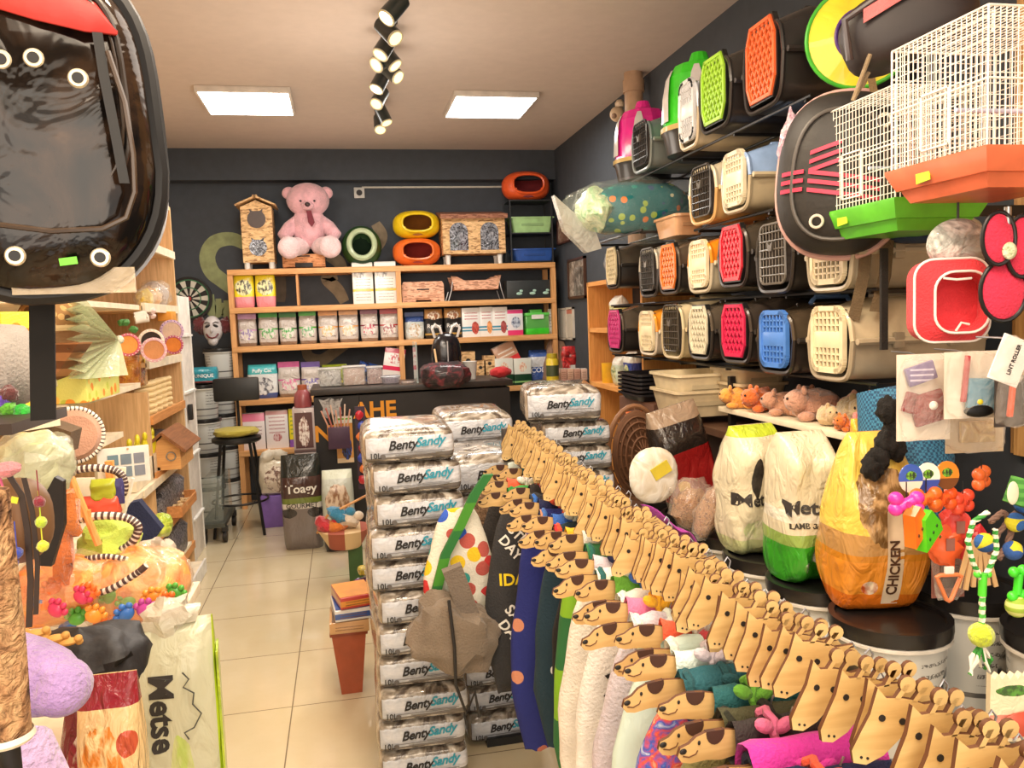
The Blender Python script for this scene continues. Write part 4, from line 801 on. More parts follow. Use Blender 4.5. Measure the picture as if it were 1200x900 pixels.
def giraffe():
    t = thing('giraffe_hanger', 'pale plywood giraffe head hanger in the long row above the dog clothes', 'hanger', (0, 0, 0)); S = 1.02
    head = [(-.042, .004), (-.024, -.006), (-.006, -.003), (.006, -.003), (.024, -.006), (.044, .002), (.030, -.028), (.025, -.05), (.020, -.074), (.008, -.088), (-.008, -.088), (-.020, -.074), (-.025, -.05), (-.029, -.028)]
    G = lambda pts: [((x * .95 + z * .60) * S, (z * .9 - x * .16) * S) for x, z in pts]
    m = M(); m.prism(G(head), .006, edge=1)
    for hx in (-.011, .011):
        c = G([(hx, .014)])[0]; b = G([(hx, -.006)])[0]
        m.prism(circ(.0098, 12, c[0], c[1]), .006, edge=1); m.prism([(b[0] - .0035, b[1]), (b[0] + .0035, b[1]), (c[0] + .0035, c[1]), (c[0] - .0035, c[1])], .006, edge=1)
    m.prism([(.014, -.016), (.046, -.010), (.07, -.035), (.078, -.075), (.045, -.08), (.016, -.05)], .0055, Matrix.Translation((0, .001, 0)), edge=1)
    m.build('head_plate', [PLY, BURN], t)
    for ex in (-.013, .013): c = G([(ex, -.030)])[0]; m = M(); m.cyl((c[0], -.0028, c[1]), (c[0], -.0042, c[1]), .0042, 10); m.build('eye', INK, t)
    for ex in (-.004, .004): c = G([(ex, -.080)])[0]; m = M(); m.cyl((c[0], -.0028, c[1]), (c[0], -.004, c[1]), .0017, 8); m.build('nostril', INK, t)
    m = M(); m.tube([(.06, .0, -.06), (.07, 0, -.035), (.074, 0, -.02), (.068, 0, -.012), (.062, 0, -.02)], .0016, 6); m.build('hook', STEEL, t); return t
gp = giraffe(); y = 2.93; i = 0
GL = 'pale plywood giraffe head hanger in the long row above the dog clothes'
def hx(y): return RX - .075 + (0.0)
while y > .56:
    x = RX - .048 + rnd.uniform(-.006, .006) + max(0, (1.0 - y)) * .08; z = RZ + .074 - min(1, max(0, 2.7 - y) / 1.1) * .046 + rnd.uniform(-.006, .006) - (.012 if i % 4 == 0 else 0); rz = rnd.uniform(-.16, .10); ry = rnd.uniform(-.10, .10)
    if i % 9 == 5: ry += .16; x -= .012; z -= .016
    if i == 0: gp.location = (x, y, z); gp.rotation_euler = (0, ry, rz); gp['group'] = 'giraffe hangers on the rack'
    else: dup(gp, (x, y, z), 0, GL, 'giraffe hangers on the rack', rot=(0, ry, rz))
    i += 1; y -= (rnd.uniform(.022, .038) if i % 6 else .05) if y > 1.15 else rnd.uniform(.03, .052)
def dog_hanger(flip=0):
    t = thing('dog_hanger', 'x', 'hanger', (0, 0, 0))
    # whole dog in profile, snout pointing to the aisle (-x)
    P = [(-.002, -.004), (.002, .008), (.016, .012), (.028, .021), (.046, .026), (.07, .026), (.1, .020), (.3, .012), (.3, -.012), (.1, -.016), (.07, -.02), (.045, -.016), (.018, -.017), (.004, -.013)]
    m = M(); m.prism(P, .006, edge=1); m.build('dog_plate', [PLY2, BURN], t)
    m = M(); m.prism([(.044, .0262), (.074, .0258)] + [(.059 + .0155 * cos(a), .024 - .019 * sin(a)) for a in [R(q) for q in range(15, 180, 20)]], .0072); m.build('ear_patch', plain((74, 46, 36), rough=.7), t)
    m = M(); m.ell((.006, -.0038, .003), (.006, .002, .0045), 10, 6); m.build('nose', INK, t)
    m = M(); m.tube([(.006, -.0036, -.004), (.016, -.0036, -.007), (.027, -.0036, -.004), (.03, -.0036, .001)], .001, 5); m.build('mouth_line', BURN, t)
    m = M(); m.ell((.032, -.0038, .012), (.0025, .0015, .0035), 8, 6); m.build('eye', INK, t)
    m = M(); m.tube([(.19, 0, .022), (.19, 0, -.02), (.19, 0, .03), (.195, 0, .04)], .0018, 6); m.build('hook', STEEL, t); return t
dp = dog_hanger()
# ---------------- garments: a sleeve round the dog plate and a soft body hanging from it
def garment(x, y, z, lab, mt, drop, w=.2, th=.035, bow=None, bow2=None, wx=.1, cut=0, seed=0, cat='dog clothes', name='dog_garment', hem=None, texts=(), collar=None, tip=0):
    t = thing(name, lab, cat, (x, y, z)); m = M(); nu, nv = 22, 14; vs = []; fs = []
    for k in range(nv + 1):
        v = k / nv; ww = w / 2 * (.42 + .62 * min(1, (v * 2.2)) ** .7) * (1 - .42 * max(0, v - .72) / .28); tt = th / 2 * (.35 + 1.1 * sin(pi * min(1, v * .9 + .05)))
        cx = wx + tip * v
        for i in range(nu):
            a = 2 * pi * i / nu; q = noise.noise(Vector((cos(a) * 1.3 + seed, v * 4, sin(a) + seed * .3)))
            vs.append((cx + cos(a) * ww * (1 + .1 * q), math.copysign(abs(sin(a)) ** .7, sin(a)) * tt * (1 + .6 * q), -.012 - v * drop - .012 * q * v))
    for k in range(nv):
        for i in range(nu): j = (i + 1) % nu; fs.append((k * nu + i, k * nu + j, (k + 1) * nu + j, (k + 1) * nu + i))
    fs += [tuple(range(nu - 1, -1, -1)), tuple(range(nv * nu, nv * nu + nu))]; m.add(vs, fs); m.build('garment_body', mt, t, angle=70); body_o = [o for o in t.children][0]
    m = M(); N = 14; R0 = []
    for j, xx in enumerate((.088, .105, .13, .155, .18, .21, .24, .27)):
        BG = 1.55 if y < 1.05 else 1.15
        R0 += [(xx * (1.12 if y < 1.05 else 1) - (.01 if y < 1.05 else 0), BG * cos(2 * pi * i / N) * (.022 + .006 * noise.noise(Vector((j * 2.3 + seed, i * .9, 0)))), .001 + BG * sin(2 * pi * i / N) * (.036 + .012 * noise.noise(Vector((j * 1.7, i * .8 + seed, 2))))) for i in range(N)]
    fs = []
    for j in range(7):
        for i in range(N): i2 = (i + 1) % N; fs.append((j * N + i, j * N + i2, (j + 1) * N + i2, (j + 1) * N + i))
    m.add(R0, fs); m.build('shoulder_wrap', collar or mt, t, angle=70)
    if bow:
        m = M(); xx = .098; m.tube([(xx + .003 * (i % 2), cos(2 * pi * i / 14) * .022, .003 + sin(2 * pi * i / 14) * .036) for i in range(14)], .0075, 6, True); m.build('strap', bow, t)
    if bow2:
        m = M(); xx = .165; m.tube([(xx, cos(2 * pi * i / 14) * .024, .003 + sin(2 * pi * i / 14) * .038) for i in range(14)], .009, 6, True)
        m.ell((xx, -.03, .03), (.02, .008, .012), 10, 6, rot=(0, .5, 0)); m.ell((xx + .03, -.028, .022), (.02, .008, .012), 10, 6, rot=(0, -.5, 0)); m.build('tie_bow', bow2, t)
    if hem: m = M(); m.tube([(wx + cos(2 * pi * i / 16) * w * .32, sin(2 * pi * i / 16) * th * .42, -.012 - drop * .97) for i in range(16)], .008, 6, True); m.build('hem', hem, t)
    for s, sz, mm, tx, tz, ro in texts: wrap(text(s, sz, mm, t, (wx + tx, -.06, tz), rot=(pi / 2, ro, 0), bold=.02), body_o)
    return t
WH = plain((236, 234, 226), rough=.8, var=0); YL = plain((236, 206, 30), rough=.8, var=0)
cl = lambda *c: cloth(c)
G_ = [ # y, x tip, z, garment material, drop, width, extras, dog label, garment label
 (2.50, .40, 1.065, dots((232, 226, 210), [(214, 60, 60), (236, 200, 40), (50, 90, 190), (60, 160, 150), (226, 222, 206), (190, 90, 80)], 20, .5), .42, .22, dict(bow=cl(40, 140, 60), bow2=cl(240, 226, 200), collar=cl(52, 150, 60)), 'white patchwork dog overall with coloured squares and a green collar'),
 (2.74, .45, 1.075, marbled([(110, 84, 62), (150, 118, 90), (92, 66, 48)], 26, .95, .8, 0), .30, .24, dict(bow=cl(240, 180, 30), bow2=cl(226, 80, 80)), 'shaggy brown teddy fleece dog coat hanging at the far end of the rack'),
 (2.60, .47, 1.085, cl(58, 54, 52), .40, .2, dict(bow=cl(240, 170, 30), bow2=cl(236, 230, 220)), 'dark brown hooded dog sweater behind the weekday shirt'),
 (2.40, .45, 1.06, cl(52, 52, 54), .56, .17, dict(bow=cl(50, 110, 200), bow2=cl(240, 180, 40), texts=[('STEK\nDAY', .042, WH, .0, -.1, .9), ('IDAY', .05, YL, -.0, -.21, 0), ('SATUR\nDAY', .045, WH, -.01, -.36, .9)]), 'charcoal dog shirt printed with weekday words in white and yellow'),
 (2.24, .44, 1.05, dots((34, 44, 120), [(206, 140, 110), (34, 44, 120), (226, 200, 180), (34, 44, 120), (180, 110, 90)], 13, .26), .66, .17, dict(bow=cl(70, 120, 200), bow2=cl(230, 90, 60)), 'royal blue dog pyjamas with small bear prints'),
 (2.08, .44, 1.045, dots((30, 56, 70), [(206, 40, 50), (30, 56, 70), (200, 160, 120), (30, 56, 70), (236, 236, 236)], 13, .24), .56, .18, dict(bow=cl(226, 80, 50), bow2=cl(60, 120, 130)), 'dark teal dog sweater with red spots and small face prints'),
 (1.93, .44, 1.04, dots((26, 24, 26), [(236, 232, 226), (26, 24, 26), (26, 24, 26)], 40, .25), .40, .17, dict(bow=cl(196, 226, 212), bow2=cl(206, 190, 176)), 'black speckled dog shirt between the teal and lime ones'),
 (1.82, .45, 1.06, stripes((130, 186, 40), (40, 110, 60), 4, 2), .60, .12, dict(bow=cl(36, 110, 96), bow2=cl(244, 244, 236)), 'lime and green striped dog shirt, narrow edge showing'),
 (1.68, .43, 1.045, cl(236, 230, 218), .52, .16, dict(bow=cl(36, 96, 96), bow2=cl(240, 240, 232), texts=[('HAPPY THE RIDE', .018, INK, -.03, -.26, pi / 2 + .1)]), 'cream dog shirt printed HAPPY THE RIDE down its side'),
 (1.56, .44, 1.03, cl(242, 238, 230), .50, .17, dict(bow=cl(210, 232, 222), bow2=cl(206, 196, 206), texts=[('^_^', .07, INK, -.0, -.16, .9)]), 'white dog shirt with a black line drawing'),
 (1.43, .42, 1.03, cl(206, 198, 208), .44, .17, dict(bow=cl(214, 234, 224), bow2=cl(220, 234, 226)), 'lilac grey dog shirt with mint ties'),
 (1.33, .45, 1.02, pack((206, 230, 220), [(0, .35, (180, 60, 60))], wr=.2, rough=.9), .34, .16, dict(bow=cl(236, 240, 232), bow2=cl(190, 60, 70)), 'mint dog shirt with a red lower half'),
 (1.20, .42, 1.02, marbled([(220, 226, 240), (60, 90, 190), (220, 80, 60), (240, 200, 170)], 30, .9, .2, 0), .30, .16, dict(bow=cl(34, 84, 92), bow2=cl(34, 84, 92), collar=cl(34, 88, 98)), 'floral bandana dress with dark teal shoulders'),
 (1.10, .44, 1.0, cl(130, 126, 78), .26, .18, dict(bow=cl(40, 42, 30), bow2=cl(34, 32, 28), collar=cl(70, 70, 46)), 'olive and black camouflage dog vest'),
 (1.0, .43, .985, cl(30, 34, 66), .34, .2, dict(bow=cl(30, 34, 66), bow2=cl(222, 60, 170), collar=cl(206, 50, 160)), 'navy dog coat with bright magenta shoulder panels'),
 (.88, .43, .975, cl(236, 164, 152), .30, .22, dict(bow=cl(240, 180, 170), bow2=cl(226, 214, 230), collar=cl(240, 172, 160)), 'salmon pink ribbed dog sweater at the near end of the rack'),
]
far_ = ['farthest from the camera', 'second from the far end', 'third from the far end', 'fourth from the far end', 'fifth from the far end', 'sixth from the far end', 'seventh from the far end', 'eighth from the far end', 'eighth from the near end', 'seventh from the near end', 'sixth from the near end', 'fifth from the near end', 'fourth from the near end', 'third from the near end', 'second from the near end', 'nearest the camera']
SLV = [((60, 110, 200), 'blue'), ((236, 96, 66), 'coral'), ((244, 184, 40), 'yellow'), ((214, 230, 222), 'mint'), ((240, 238, 230), 'white'), ((36, 96, 100), 'teal'), ((206, 196, 206), 'lilac'), ((60, 56, 54), 'charcoal'), ((110, 180, 60), 'green'), ((34, 40, 80), 'navy'), ((226, 120, 160), 'pink')]
SEEN = {}
def sleeve(loc, ro, c1, c2, i, k):
    far = ['far end', 'far half', 'middle', 'near half', 'near end'][min(4, i // 3)]; lab = 'folded %s dog garment with a %s tie on the rack, %s' % (c1[1], c2[1], far)
    if lab in SEEN: lab += ', lower hanger'
    SEEN[lab] = 1
    t = thing('folded_dog_garment', lab, 'dog clothes', loc, rot=ro); m = M(); N = 14; R0 = []; X_ = (.086, .10, .125, .15, .175, .20, .235, .27)
    for j, xx in enumerate(X_): R0 += [(xx, cos(2 * pi * q / N) * (.016 + .006 * noise.noise(Vector((j * 2.3 + i, q * .9, k)))), .002 + sin(2 * pi * q / N) * (.032 + .012 * noise.noise(Vector((j * 1.7, q * .8 + i, k)))) - .0015 * j) for q in range(N)]
    m.add(R0, [(j * N + q, j * N + (q + 1) % N, (j + 1) * N + (q + 1) % N, (j + 1) * N + q) for j in range(len(X_) - 1) for q in range(N)]); m.build('garment_wrap', cloth(c1[0]), t, angle=70)
    m = M(); m.tube([(.145 + .006 * (q % 2), cos(2 * pi * q / 14) * .022, .003 + sin(2 * pi * q / 14) * .038) for q in range(14)], .007, 6, True); m.ell((.13, -.02, .03), (.018, .008, .011), 10, 6, rot=(0, .5, 0)); m.ell((.165, -.02, .026), (.018, .008, .011), 10, 6, rot=(0, -.5, 0)); m.build('tie_bow', cloth(c2[0]), t)
GC = [(541, 660), (588, 660), (600, 690), (606, 740), (637, 760), (668, 770), (690, 770), (684, 850), (700, 830), (724, 830), (750, 830), (772, 850), (800, 880), (840, 880), (850, 900), (905, 900)]
for i, (y, x, z, mt, dr, w, ex, lab) in enumerate(G_):
    garment(x, y, z, lab, mt, dr, w, .045 if i < 8 else .035, seed=i * 1.7, wx=at(*GC[i], Y=y).x - x, tip=-.015, **ex)
    for k in range(2):
        loc = (x + .02 * k - .01, y + .05 * k - .0, z + .03 * k); ro = (0, -.06 + .1 * k, rnd.uniform(-.1, .12))
        lb = 'plywood dog-shaped hanger %s%s' % (far_[i], ', raised above its pair' if k == 1 else ', topmost of three' if k else '')
        if k: sleeve(loc, ro, SLV[(i * 2 + k) % len(SLV)], SLV[(i * 2 + k * 3 + 1) % len(SLV)], i, k)
        if i == 0 and k == 0: dp.location = loc; dp.rotation_euler = ro; dp['label'] = lb; dp['group'] = 'dog-shaped hangers'
        else: dup(dp, loc, 0, lb, 'dog-shaped hangers', rot=ro)
# long green neck piece and grey carrier bag at the far end
m = M(); P = [at(*q, Y=2.44) for q in ((572, 556), (556, 580), (540, 615), (522, 650), (512, 690), (506, 725))]; m.ribbon(P, .03, .02, (1, 0, 0)); one('green_lead', m, stripes((36, 112, 48), (66, 140, 36), 6, 2), 'long green cloth lead hanging left of the patchwork overall', 'lead')
t = thing('hanging_bag', 'grey beige fabric bag hanging low beside the litter stack', 'bag', at(532, 745, Y=2.38)); m = M(); m.ell((0, 0, 0), (.13, .07, .10), 30, 18, .55, .7, rot=(0, .55, 0), wob=.3, seed=4); m.build('bag_body', cloth((126, 112, 96)), t)
m = M(); m.tube([(-.02, -.08, .14), (-.01, -.085, .0), (-.01, -.075, -.12), (.02, -.06, -.22), (.05, -.05, -.16), (.06, -.05, -.24)], .005, 6); m.build('cord', DARK, t); m = M(); m.box((.03, -.01, .12), (.06, .04, .2), rot=(0, -.3, 0)); m.build('strap', cloth((120, 108, 96)), t)

p = at(668, 424, Y=6.62); t = thing('red_toy_pack', 'bright red packet hooked above the peach cartons in the corner', 'pet toy', (p.x, 6.66, 1.1)); m = M(); m.pouch(.12, .28, .06, .2, .1, .2, 4); m.build('packet_body', foil((214, 50, 50), (120, 20, 24), .3, 12, .7), t); m = M(); m.box((.02, -.036, .1), (.05, .006, .04)); m.build('label', WHITE, t)

t = thing('stick_holder', 'dark purple holder of slanting pink sticks at the counter front', 'holder', at(397, 505, Y=6.18)); m = M(); m.box((0, 0, -.05), (.16, .08, .16), bev=.004); m.build('holder_box', plain((70, 44, 70)), t)
for i in range(7): m = M(); m.cyl((-.06 + .02 * i, 0, -.0), (-.12 + .035 * i, -.02, .16 + .02 * (i % 3)), .006, 6); m.build('stick', plain([(226, 170, 150), (206, 120, 110), (230, 200, 180)][i % 3]), t)
t = thing('hanging_toy_strip', 'tall strip of red and blue toys hanging beside the litter bags', 'toy strip', at(424, 525, Y=4.9)); m = M(); m.box((0, .01, 0), (.06, .008, .5)); m.build('backing', plain((56, 36, 56)), t)
for i in range(7): m = M(); m.ell((.01 * (i % 2) - .005, -.012, .2 - .065 * i), (.024, .016, .028), 10, 8, wob=.3, seed=i); m.build('small_toy', plastic([(190, 40, 56), (50, 70, 170), (220, 120, 60)][i % 3]), t)
m = M(); m.tube([(0, .01, .25), (0, .01, .32)], .002, 5); m.build('cord', BLACK, t)
for i, (px, py, c, nm) in enumerate(((432, 668, (214, 190, 60), 'yellow printed'), (428, 682, (120, 80, 140), 'purple'), (424, 690, (90, 110, 80), 'olive'))):
    t = thing('treat_packet', nm + ' treat packet in the loose pile above the brown bin', 'packet', at(px, py, Y=3.9), rz=.4 * i); m = M(); m.ell((0, 0, 0), (.055, .03, .022), 14, 8, .6, .6, wob=.3, seed=i); m.build('packet_body', foil(c, tuple(q * .6 for q in c), .3, 14, .7), t); m = M(); m.box((0, -.03, 0), (.04, .004, .02)); m.build('label', WHITE, t)
# ================================================================ pet carriers on the right wall
def carrier(x, y, z, lab, top, bot, door, style, w=.27, h=.27, L=.44, seed=0, frame_c=None, handle=None, latch=None, rz=0, pitch=0):
    """door faces the aisle (-x); origin at the middle of the door's foot"""
    t = thing('pet_carrier', lab, 'pet carrier', (x, y, z), 0, rot=(0, 0, -pi / 2 + rz))
    ztop = h; zm = h * .48
    def shell(z0, z1, upper):
        m = M(); N = 28; secs = [(0, .68), (.02, .74), (.12, .97), (L * .35, 1), (L * .75, 1), (L * .93, .95), (L, .84)]; vs = []; fs = []
        def ring(yy, sc):
            o = []; W = w / 2 * (.62 + .38 * sc)
            for i in range(N + 1):
                a = pi * i / N; cx, sz = cos(a), sin(a); xx = math.copysign(abs(cx) ** (.42 if upper else .36), cx) * W; q = abs(sz) ** (.42 if upper else .36)
                xx *= (1 - .13 * q) if upper else (1 - .12 * q)
                zz = zm + (z1 - zm) * q * sc if upper else zm - (zm - z0) * q * (.9 + .1 * sc)
                o.append((xx, yy, zz))
            return o
        for yy, sc in secs: vs += ring(yy, sc)
        k = N + 1
        for s_ in range(len(secs) - 1):
            for i in range(N): fs.append((s_ * k + i, s_ * k + i + 1, (s_ + 1) * k + i + 1, (s_ + 1) * k + i))
        fs.append(tuple(range((len(secs) - 1) * k, len(secs) * k)))
        m.add(vs, fs)
        # moulded rim round the mouth
        m.tube([(px, -.004, pz) for px, _, pz in ring(0, .68)], .009, 6)
        if upper:
            for s_ in (-1, 1): m.box((s_ * w * .2, L * .5, z1 - .006), (.012, L * .5, .014), bev=.004)
        return m
    shell(0, ztop, True).build('upper_shell', plastic(top, rough=.24), t, angle=50); shell(0, 0, False).build('lower_shell', plastic(bot), t, angle=50)
    m = M(); rim = [( sx * w / 2 * (1.02), yy, zm) for sx, yy in ((-1, -.002), (-1, L * .5), (-1, L * .95))] ; m.tube(rim, .011, 6); m.tube([(-p_[0], p_[1], p_[2]) for p_ in rim], .011, 6); m.tube([(-w * .5, L * .98, zm), (w * .5, L * .98, zm)], .011, 6); m.build('seam_rim', plastic(tuple(min(255, q * 1.1 + 6) for q in bot)), t)
    m = M()
    for s_ in (-1, 1):
        for k in range(7): m.box((s_ * w * .485, L * .48 + k * .024, zm + (ztop - zm) * .5), (.012, .009, (ztop - zm) * .42), rot=(0, -s_ * .1, 0))
    m.build('vent_slots', plain((14, 14, 14)), t)
    dw, dh = w * .60, h * .76; dz = h * .5
    if style == 'hex':
        poly = [(-dw * .36, dz - dh / 2), (dw * .36, dz - dh / 2), (dw / 2, dz - dh * .28), (dw / 2, dz + dh * .28), (dw * .36, dz + dh / 2), (-dw * .36, dz + dh / 2), (-dw / 2, dz + dh * .28), (-dw / 2, dz - dh * .28)]
        m = M(); m.frame(poly, .013, .016, -.012); m.lattice(poly, [(R(60), .0265), (R(-60), .0265)], .0078, .008, -.012)
        d = m.build('door_grille', plastic(door), t)
        m = M(); m.frame([(a_ * 1.08, dz + (b_ - dz) * 1.06) for a_, b_ in poly], .012, .02, -.002); m.build('door_frame', plastic(frame_c or (30, 30, 30)), t)
    elif style == 'slot':
        poly = rrect(dw, dh, .035, 0, dz, 4); m = M(); m.frame(poly, .016, .016, -.012)
        for z0, z1 in ((dz - dh * .46, dz - dh * .12), (dz + dh * .12, dz + dh * .46)):
            for k in range(4): zz = z0 + (z1 - z0) * k / 3; m.box((0, -.012, zz), (dw * .92, .009, .006))
            for k in range(7): xx = -dw * .42 + dw * .84 * k / 6; m.box((xx, -.012, (z0 + z1) / 2), (.0065, .009, z1 - z0))
        m.box((0, -.012, dz), (dw * .96, .01, dh * .25), bev=.003); m.build('door_grille', plastic(door), t)
    else:
        poly = rrect(dw, dh, .03, 0, dz, 4); m = M(); m.tube([(a_, -.014, b_) for a_, b_ in poly], .005, 6, True)
        for k in range(1, 8): xx = -dw / 2 + dw * k / 8; m.tube([(xx, -.014, dz - dh * .49), (xx, -.014, dz + dh * .49)], .0028, 5)
        for k in range(1, 7): zz = dz - dh / 2 + dh * k / 7; m.tube([(-dw * .49, -.016, zz), (dw * .49, -.016, zz)], .0034, 5)
        m.build('wire_door', plastic(door, rough=.3), t); m = M(); m.prism([(-.012, dz + .01), (.012, dz + .01), (.02, dz + .045), (0, dz + .03), (-.02, dz + .045)], .01, Matrix.Translation((0, -.022, 0))); m.build('latch', plastic(latch or (90, 84, 76)), t)
    m = M(); m.prism([(a_ * .97, dz + (b_ - dz) * .97) for a_, b_ in poly], .004, Matrix.Translation((0, .014, 0))); m.build('interior_shade_plate', plain((46, 36, 30), rough=.9), t)  # added dark plate behind the door, standing in for shade inside the shell
    if 'nearest in the top row' in lab: m = M(); m.box((w * .47, L * .62, h * .66), (.008, .07, .055), rot=(0, -.1, 0)); m.build('orange_label', plain((240, 110, 50)), t)
    if handle:
        m = M(); m.tube([(0, L * .3, ztop - .004), (0, L * .34, ztop + .022), (0, L * .62, ztop + .022), (0, L * .66, ztop - .004)], .01, 8); m.build('handle', plastic(handle), t)
    else:
        m = M(); m.box((0, L * .48, ztop + .004), (.05, L * .32, .014), bev=.005); m.build('handle', plastic(tuple(q * .8 for q in top)), t)
    for s_, q_ in ((-1, .3), (1, .3), (-1, .72), (1, .72)): m = M(); m.box((s_ * w * .52, L * q_, zm), (.014, .035, .05), bev=.003); m.build('side_clip', plastic(tuple(min(255, q * .9 + 8) for q in bot)), t)
    return t
BK, DB = (84, 74, 62), (40, 35, 32)
CX = 1.56
rows = [
 # y, z, label, top, bottom, door, style, w, h
 (4.50, 1.42, 'black carrier with a magenta grille, farthest in the bottom row', BK, DB, (206, 60, 130), 'hex', .29, .27),
 (3.99, 1.425, 'orange topped beige carrier with a cream slotted door in the bottom row', (236, 150, 40), (206, 192, 170), (240, 224, 186), 'slot', .25, .25),
 (3.67, 1.42, 'cream carrier with a dark wire door in the bottom row', (214, 198, 160), (190, 172, 134), (70, 62, 50), 'wire', .27, .29),
 (3.36, 1.43, 'black carrier with a cream honeycomb grille in the bottom row', BK, DB, (226, 218, 190), 'hex', .27, .26),
 (3.03, 1.43, 'black carrier with a crimson honeycomb grille in the bottom row', (60, 52, 46), DB, (222, 40, 86), 'hex', .27, .26),
 (2.72, 1.405, 'dark carrier with a bright blue slotted door in the bottom row', (74, 62, 48), (38, 33, 30), (84, 140, 226), 'slot', .27, .255),
 (2.38, 1.405, 'large beige carrier with a cream slotted door, nearest in the bottom row', (196, 180, 150), (160, 146, 122), (240, 224, 186), 'slot', .27, .265),
 (4.52, 1.79, 'black carrier with a cream slatted grille, farthest in the second row', BK, DB, (226, 210, 170), 'hex', .28, .26),
 (3.96, 1.725, 'grey and black carrier with a wire door in the second row', (196, 190, 172), DB, (64, 62, 60), 'wire', .27, .28),
 (3.69, 1.73, 'black carrier with an orange honeycomb grille in the second row', BK, DB, (244, 130, 50), 'hex', .27, .26),
 (3.35, 1.725, 'orange topped beige carrier with a cream slotted door in the second row', (240, 140, 30), (190, 178, 152), (244, 228, 190), 'slot', .26, .25),
 (3.04, 1.735, 'black carrier with a red honeycomb grille in the second row', (70, 62, 52), DB, (230, 44, 62), 'hex', .28, .27),
 (2.72, 1.70, 'large black carrier with a tall dark wire door in the second row', (56, 52, 46), DB, (106, 100, 92), 'wire', .28, .285),
 (2.38, 1.695, 'beige carrier with a cream slotted door half hidden behind the black backpack', (180, 166, 140), (170, 158, 134), (238, 222, 186), 'slot', .27, .24),
 (3.31, 2.02, 'cream and tan carrier with a black wire door in the third row', (218, 206, 176), (212, 166, 106), (50, 46, 42), 'wire', .27, .28),
 (3.01, 2.03, 'light blue topped beige carrier with a cream door in the third row', (146, 176, 220), (186, 172, 142), (240, 228, 196), 'slot', .26, .26),
 (4.02, 2.37, 'slate grey carrier with a black wire door in the top row', (96, 108, 110), (110, 116, 112), (26, 28, 30), 'wire', .28, .28),
 (3.18, 2.385, 'black carrier with a lime green honeycomb grille in the top row', (60, 56, 52), (44, 38, 36), (176, 230, 60), 'hex', .30, .33),
 (2.79, 2.37, 'black carrier with an orange honeycomb grille, nearest in the top row', (46, 44, 44), (40, 35, 34), (250, 112, 56), 'hex', .32, .35),
]
for i, (y, z, lab, tp, bt, dr, st, w, h) in enumerate(rows):
    carrier(CX, y, z, lab, tp, bt, dr, st, w + .015, h, .46 if w < .3 else .5, rz=rnd.uniform(-.03, .03), handle=(120, 160, 220) if 'blue slotted' in lab else None)
# wire shelves under each carrier row
def wire_shelf(y0, y1, z, lab, x0=1.60):
    t = thing('wire_shelf', lab, 'shelf', (0, 0, 0), 0, 'wall rails under the carriers')
    m = M(); m.tube([(x0, y0, z), (x0, y1, z)], .006, 6); m.tube([(x0 + .22, y0, z), (x0 + .22, y1, z)], .006, 6); m.tube([(XR - .02, y0, z), (XR - .02, y1, z)], .006, 6); m.build('rails', BLACK, t)
    k = int((y1 - y0) / .5)
    for i in range(k + 1): m = M(); yy = y0 + .04 + (y1 - y0 - .08) * i / k; m.box(((x0 + XR) / 2, yy, z - .008), (XR - x0, .012, .012)); m.build('bracket', BLACK, t)
wire_shelf(2.2, 4.7, 1.40, 'thin black rails under the bottom row of carriers'); wire_shelf(2.2, 4.7, 1.692, 'thin black rails under the second row of carriers')
wire_shelf(2.8, 3.5, 2.012, 'thin black rails under the third row of carriers'); wire_shelf(2.55, 4.7, 2.362, 'thin black rails under the top row of carriers')
def dome(px, py, y, z, lab, c, sc=1.0):
    t = thing('dome_carrier', lab, 'pet carrier', (CX + .16, y, z)); s = sc
    m = M(); m.lathe([(.11 * s, 0), (.15 * s, .02), (.165 * s, .10 * s), (.175 * s, .12 * s), (.16 * s, .12 * s)], 28); m.build('base_tub', plastic((40, 38, 38)), t)
    m = M(); m.lathe([(.178 * s, .118 * s), (.178 * s, .14 * s), (.165 * s, .142 * s)], 28, cap=False); m.build('gold_rim', plastic((190, 160, 90)), t)
    m = M(); prof = [(.168 * s, .14 * s), (.162 * s, .25 * s), (.145 * s, .36 * s), (.115 * s, .41 * s), (.05 * s, .43 * s), (.035 * s, .47 * s), (0.0, .48 * s)]; m.lathe(prof, 12); m.build('dome_top', plastic(c, rough=.22), t, angle=20)
    for a in (pi, pi + .7 * 1.5):
        m = M(); v = []; 
        for k, (zz, hw) in enumerate(((.16, .14), (.27, .12), (.35, .09), (.39, .05))):
            rr = (.172, .166, .152, .13)[k] * s + .003
            for sg in (-1, 0, 1): v.append((cos(a + sg * hw * 1.6) * rr, sin(a + sg * hw * 1.6) * rr, zz * s))
        m.add(v, [(k * 3 + j, k * 3 + j + 1, k * 3 + j + 4, k * 3 + j + 3) for k in range(3) for j in range(2)]); m.build('window', plain((206, 200, 196), rough=.15), t)
    return t
dome(0, 0, 4.42, 2.365, 'magenta dome carrier on a black base, farthest in the top row', (222, 40, 140), .98)
dome(0, 0, 3.68, 2.365, 'bright green dome carrier on a black base in the top row', (60, 200, 40), 1.05)
carrier(CX + .0, 3.44, 2.365, 'pale grey and white carrier wedged between the green dome and lime grille', (206, 212, 220), (206, 188, 156), (226, 226, 226), 'slot', .23, .33, .46)
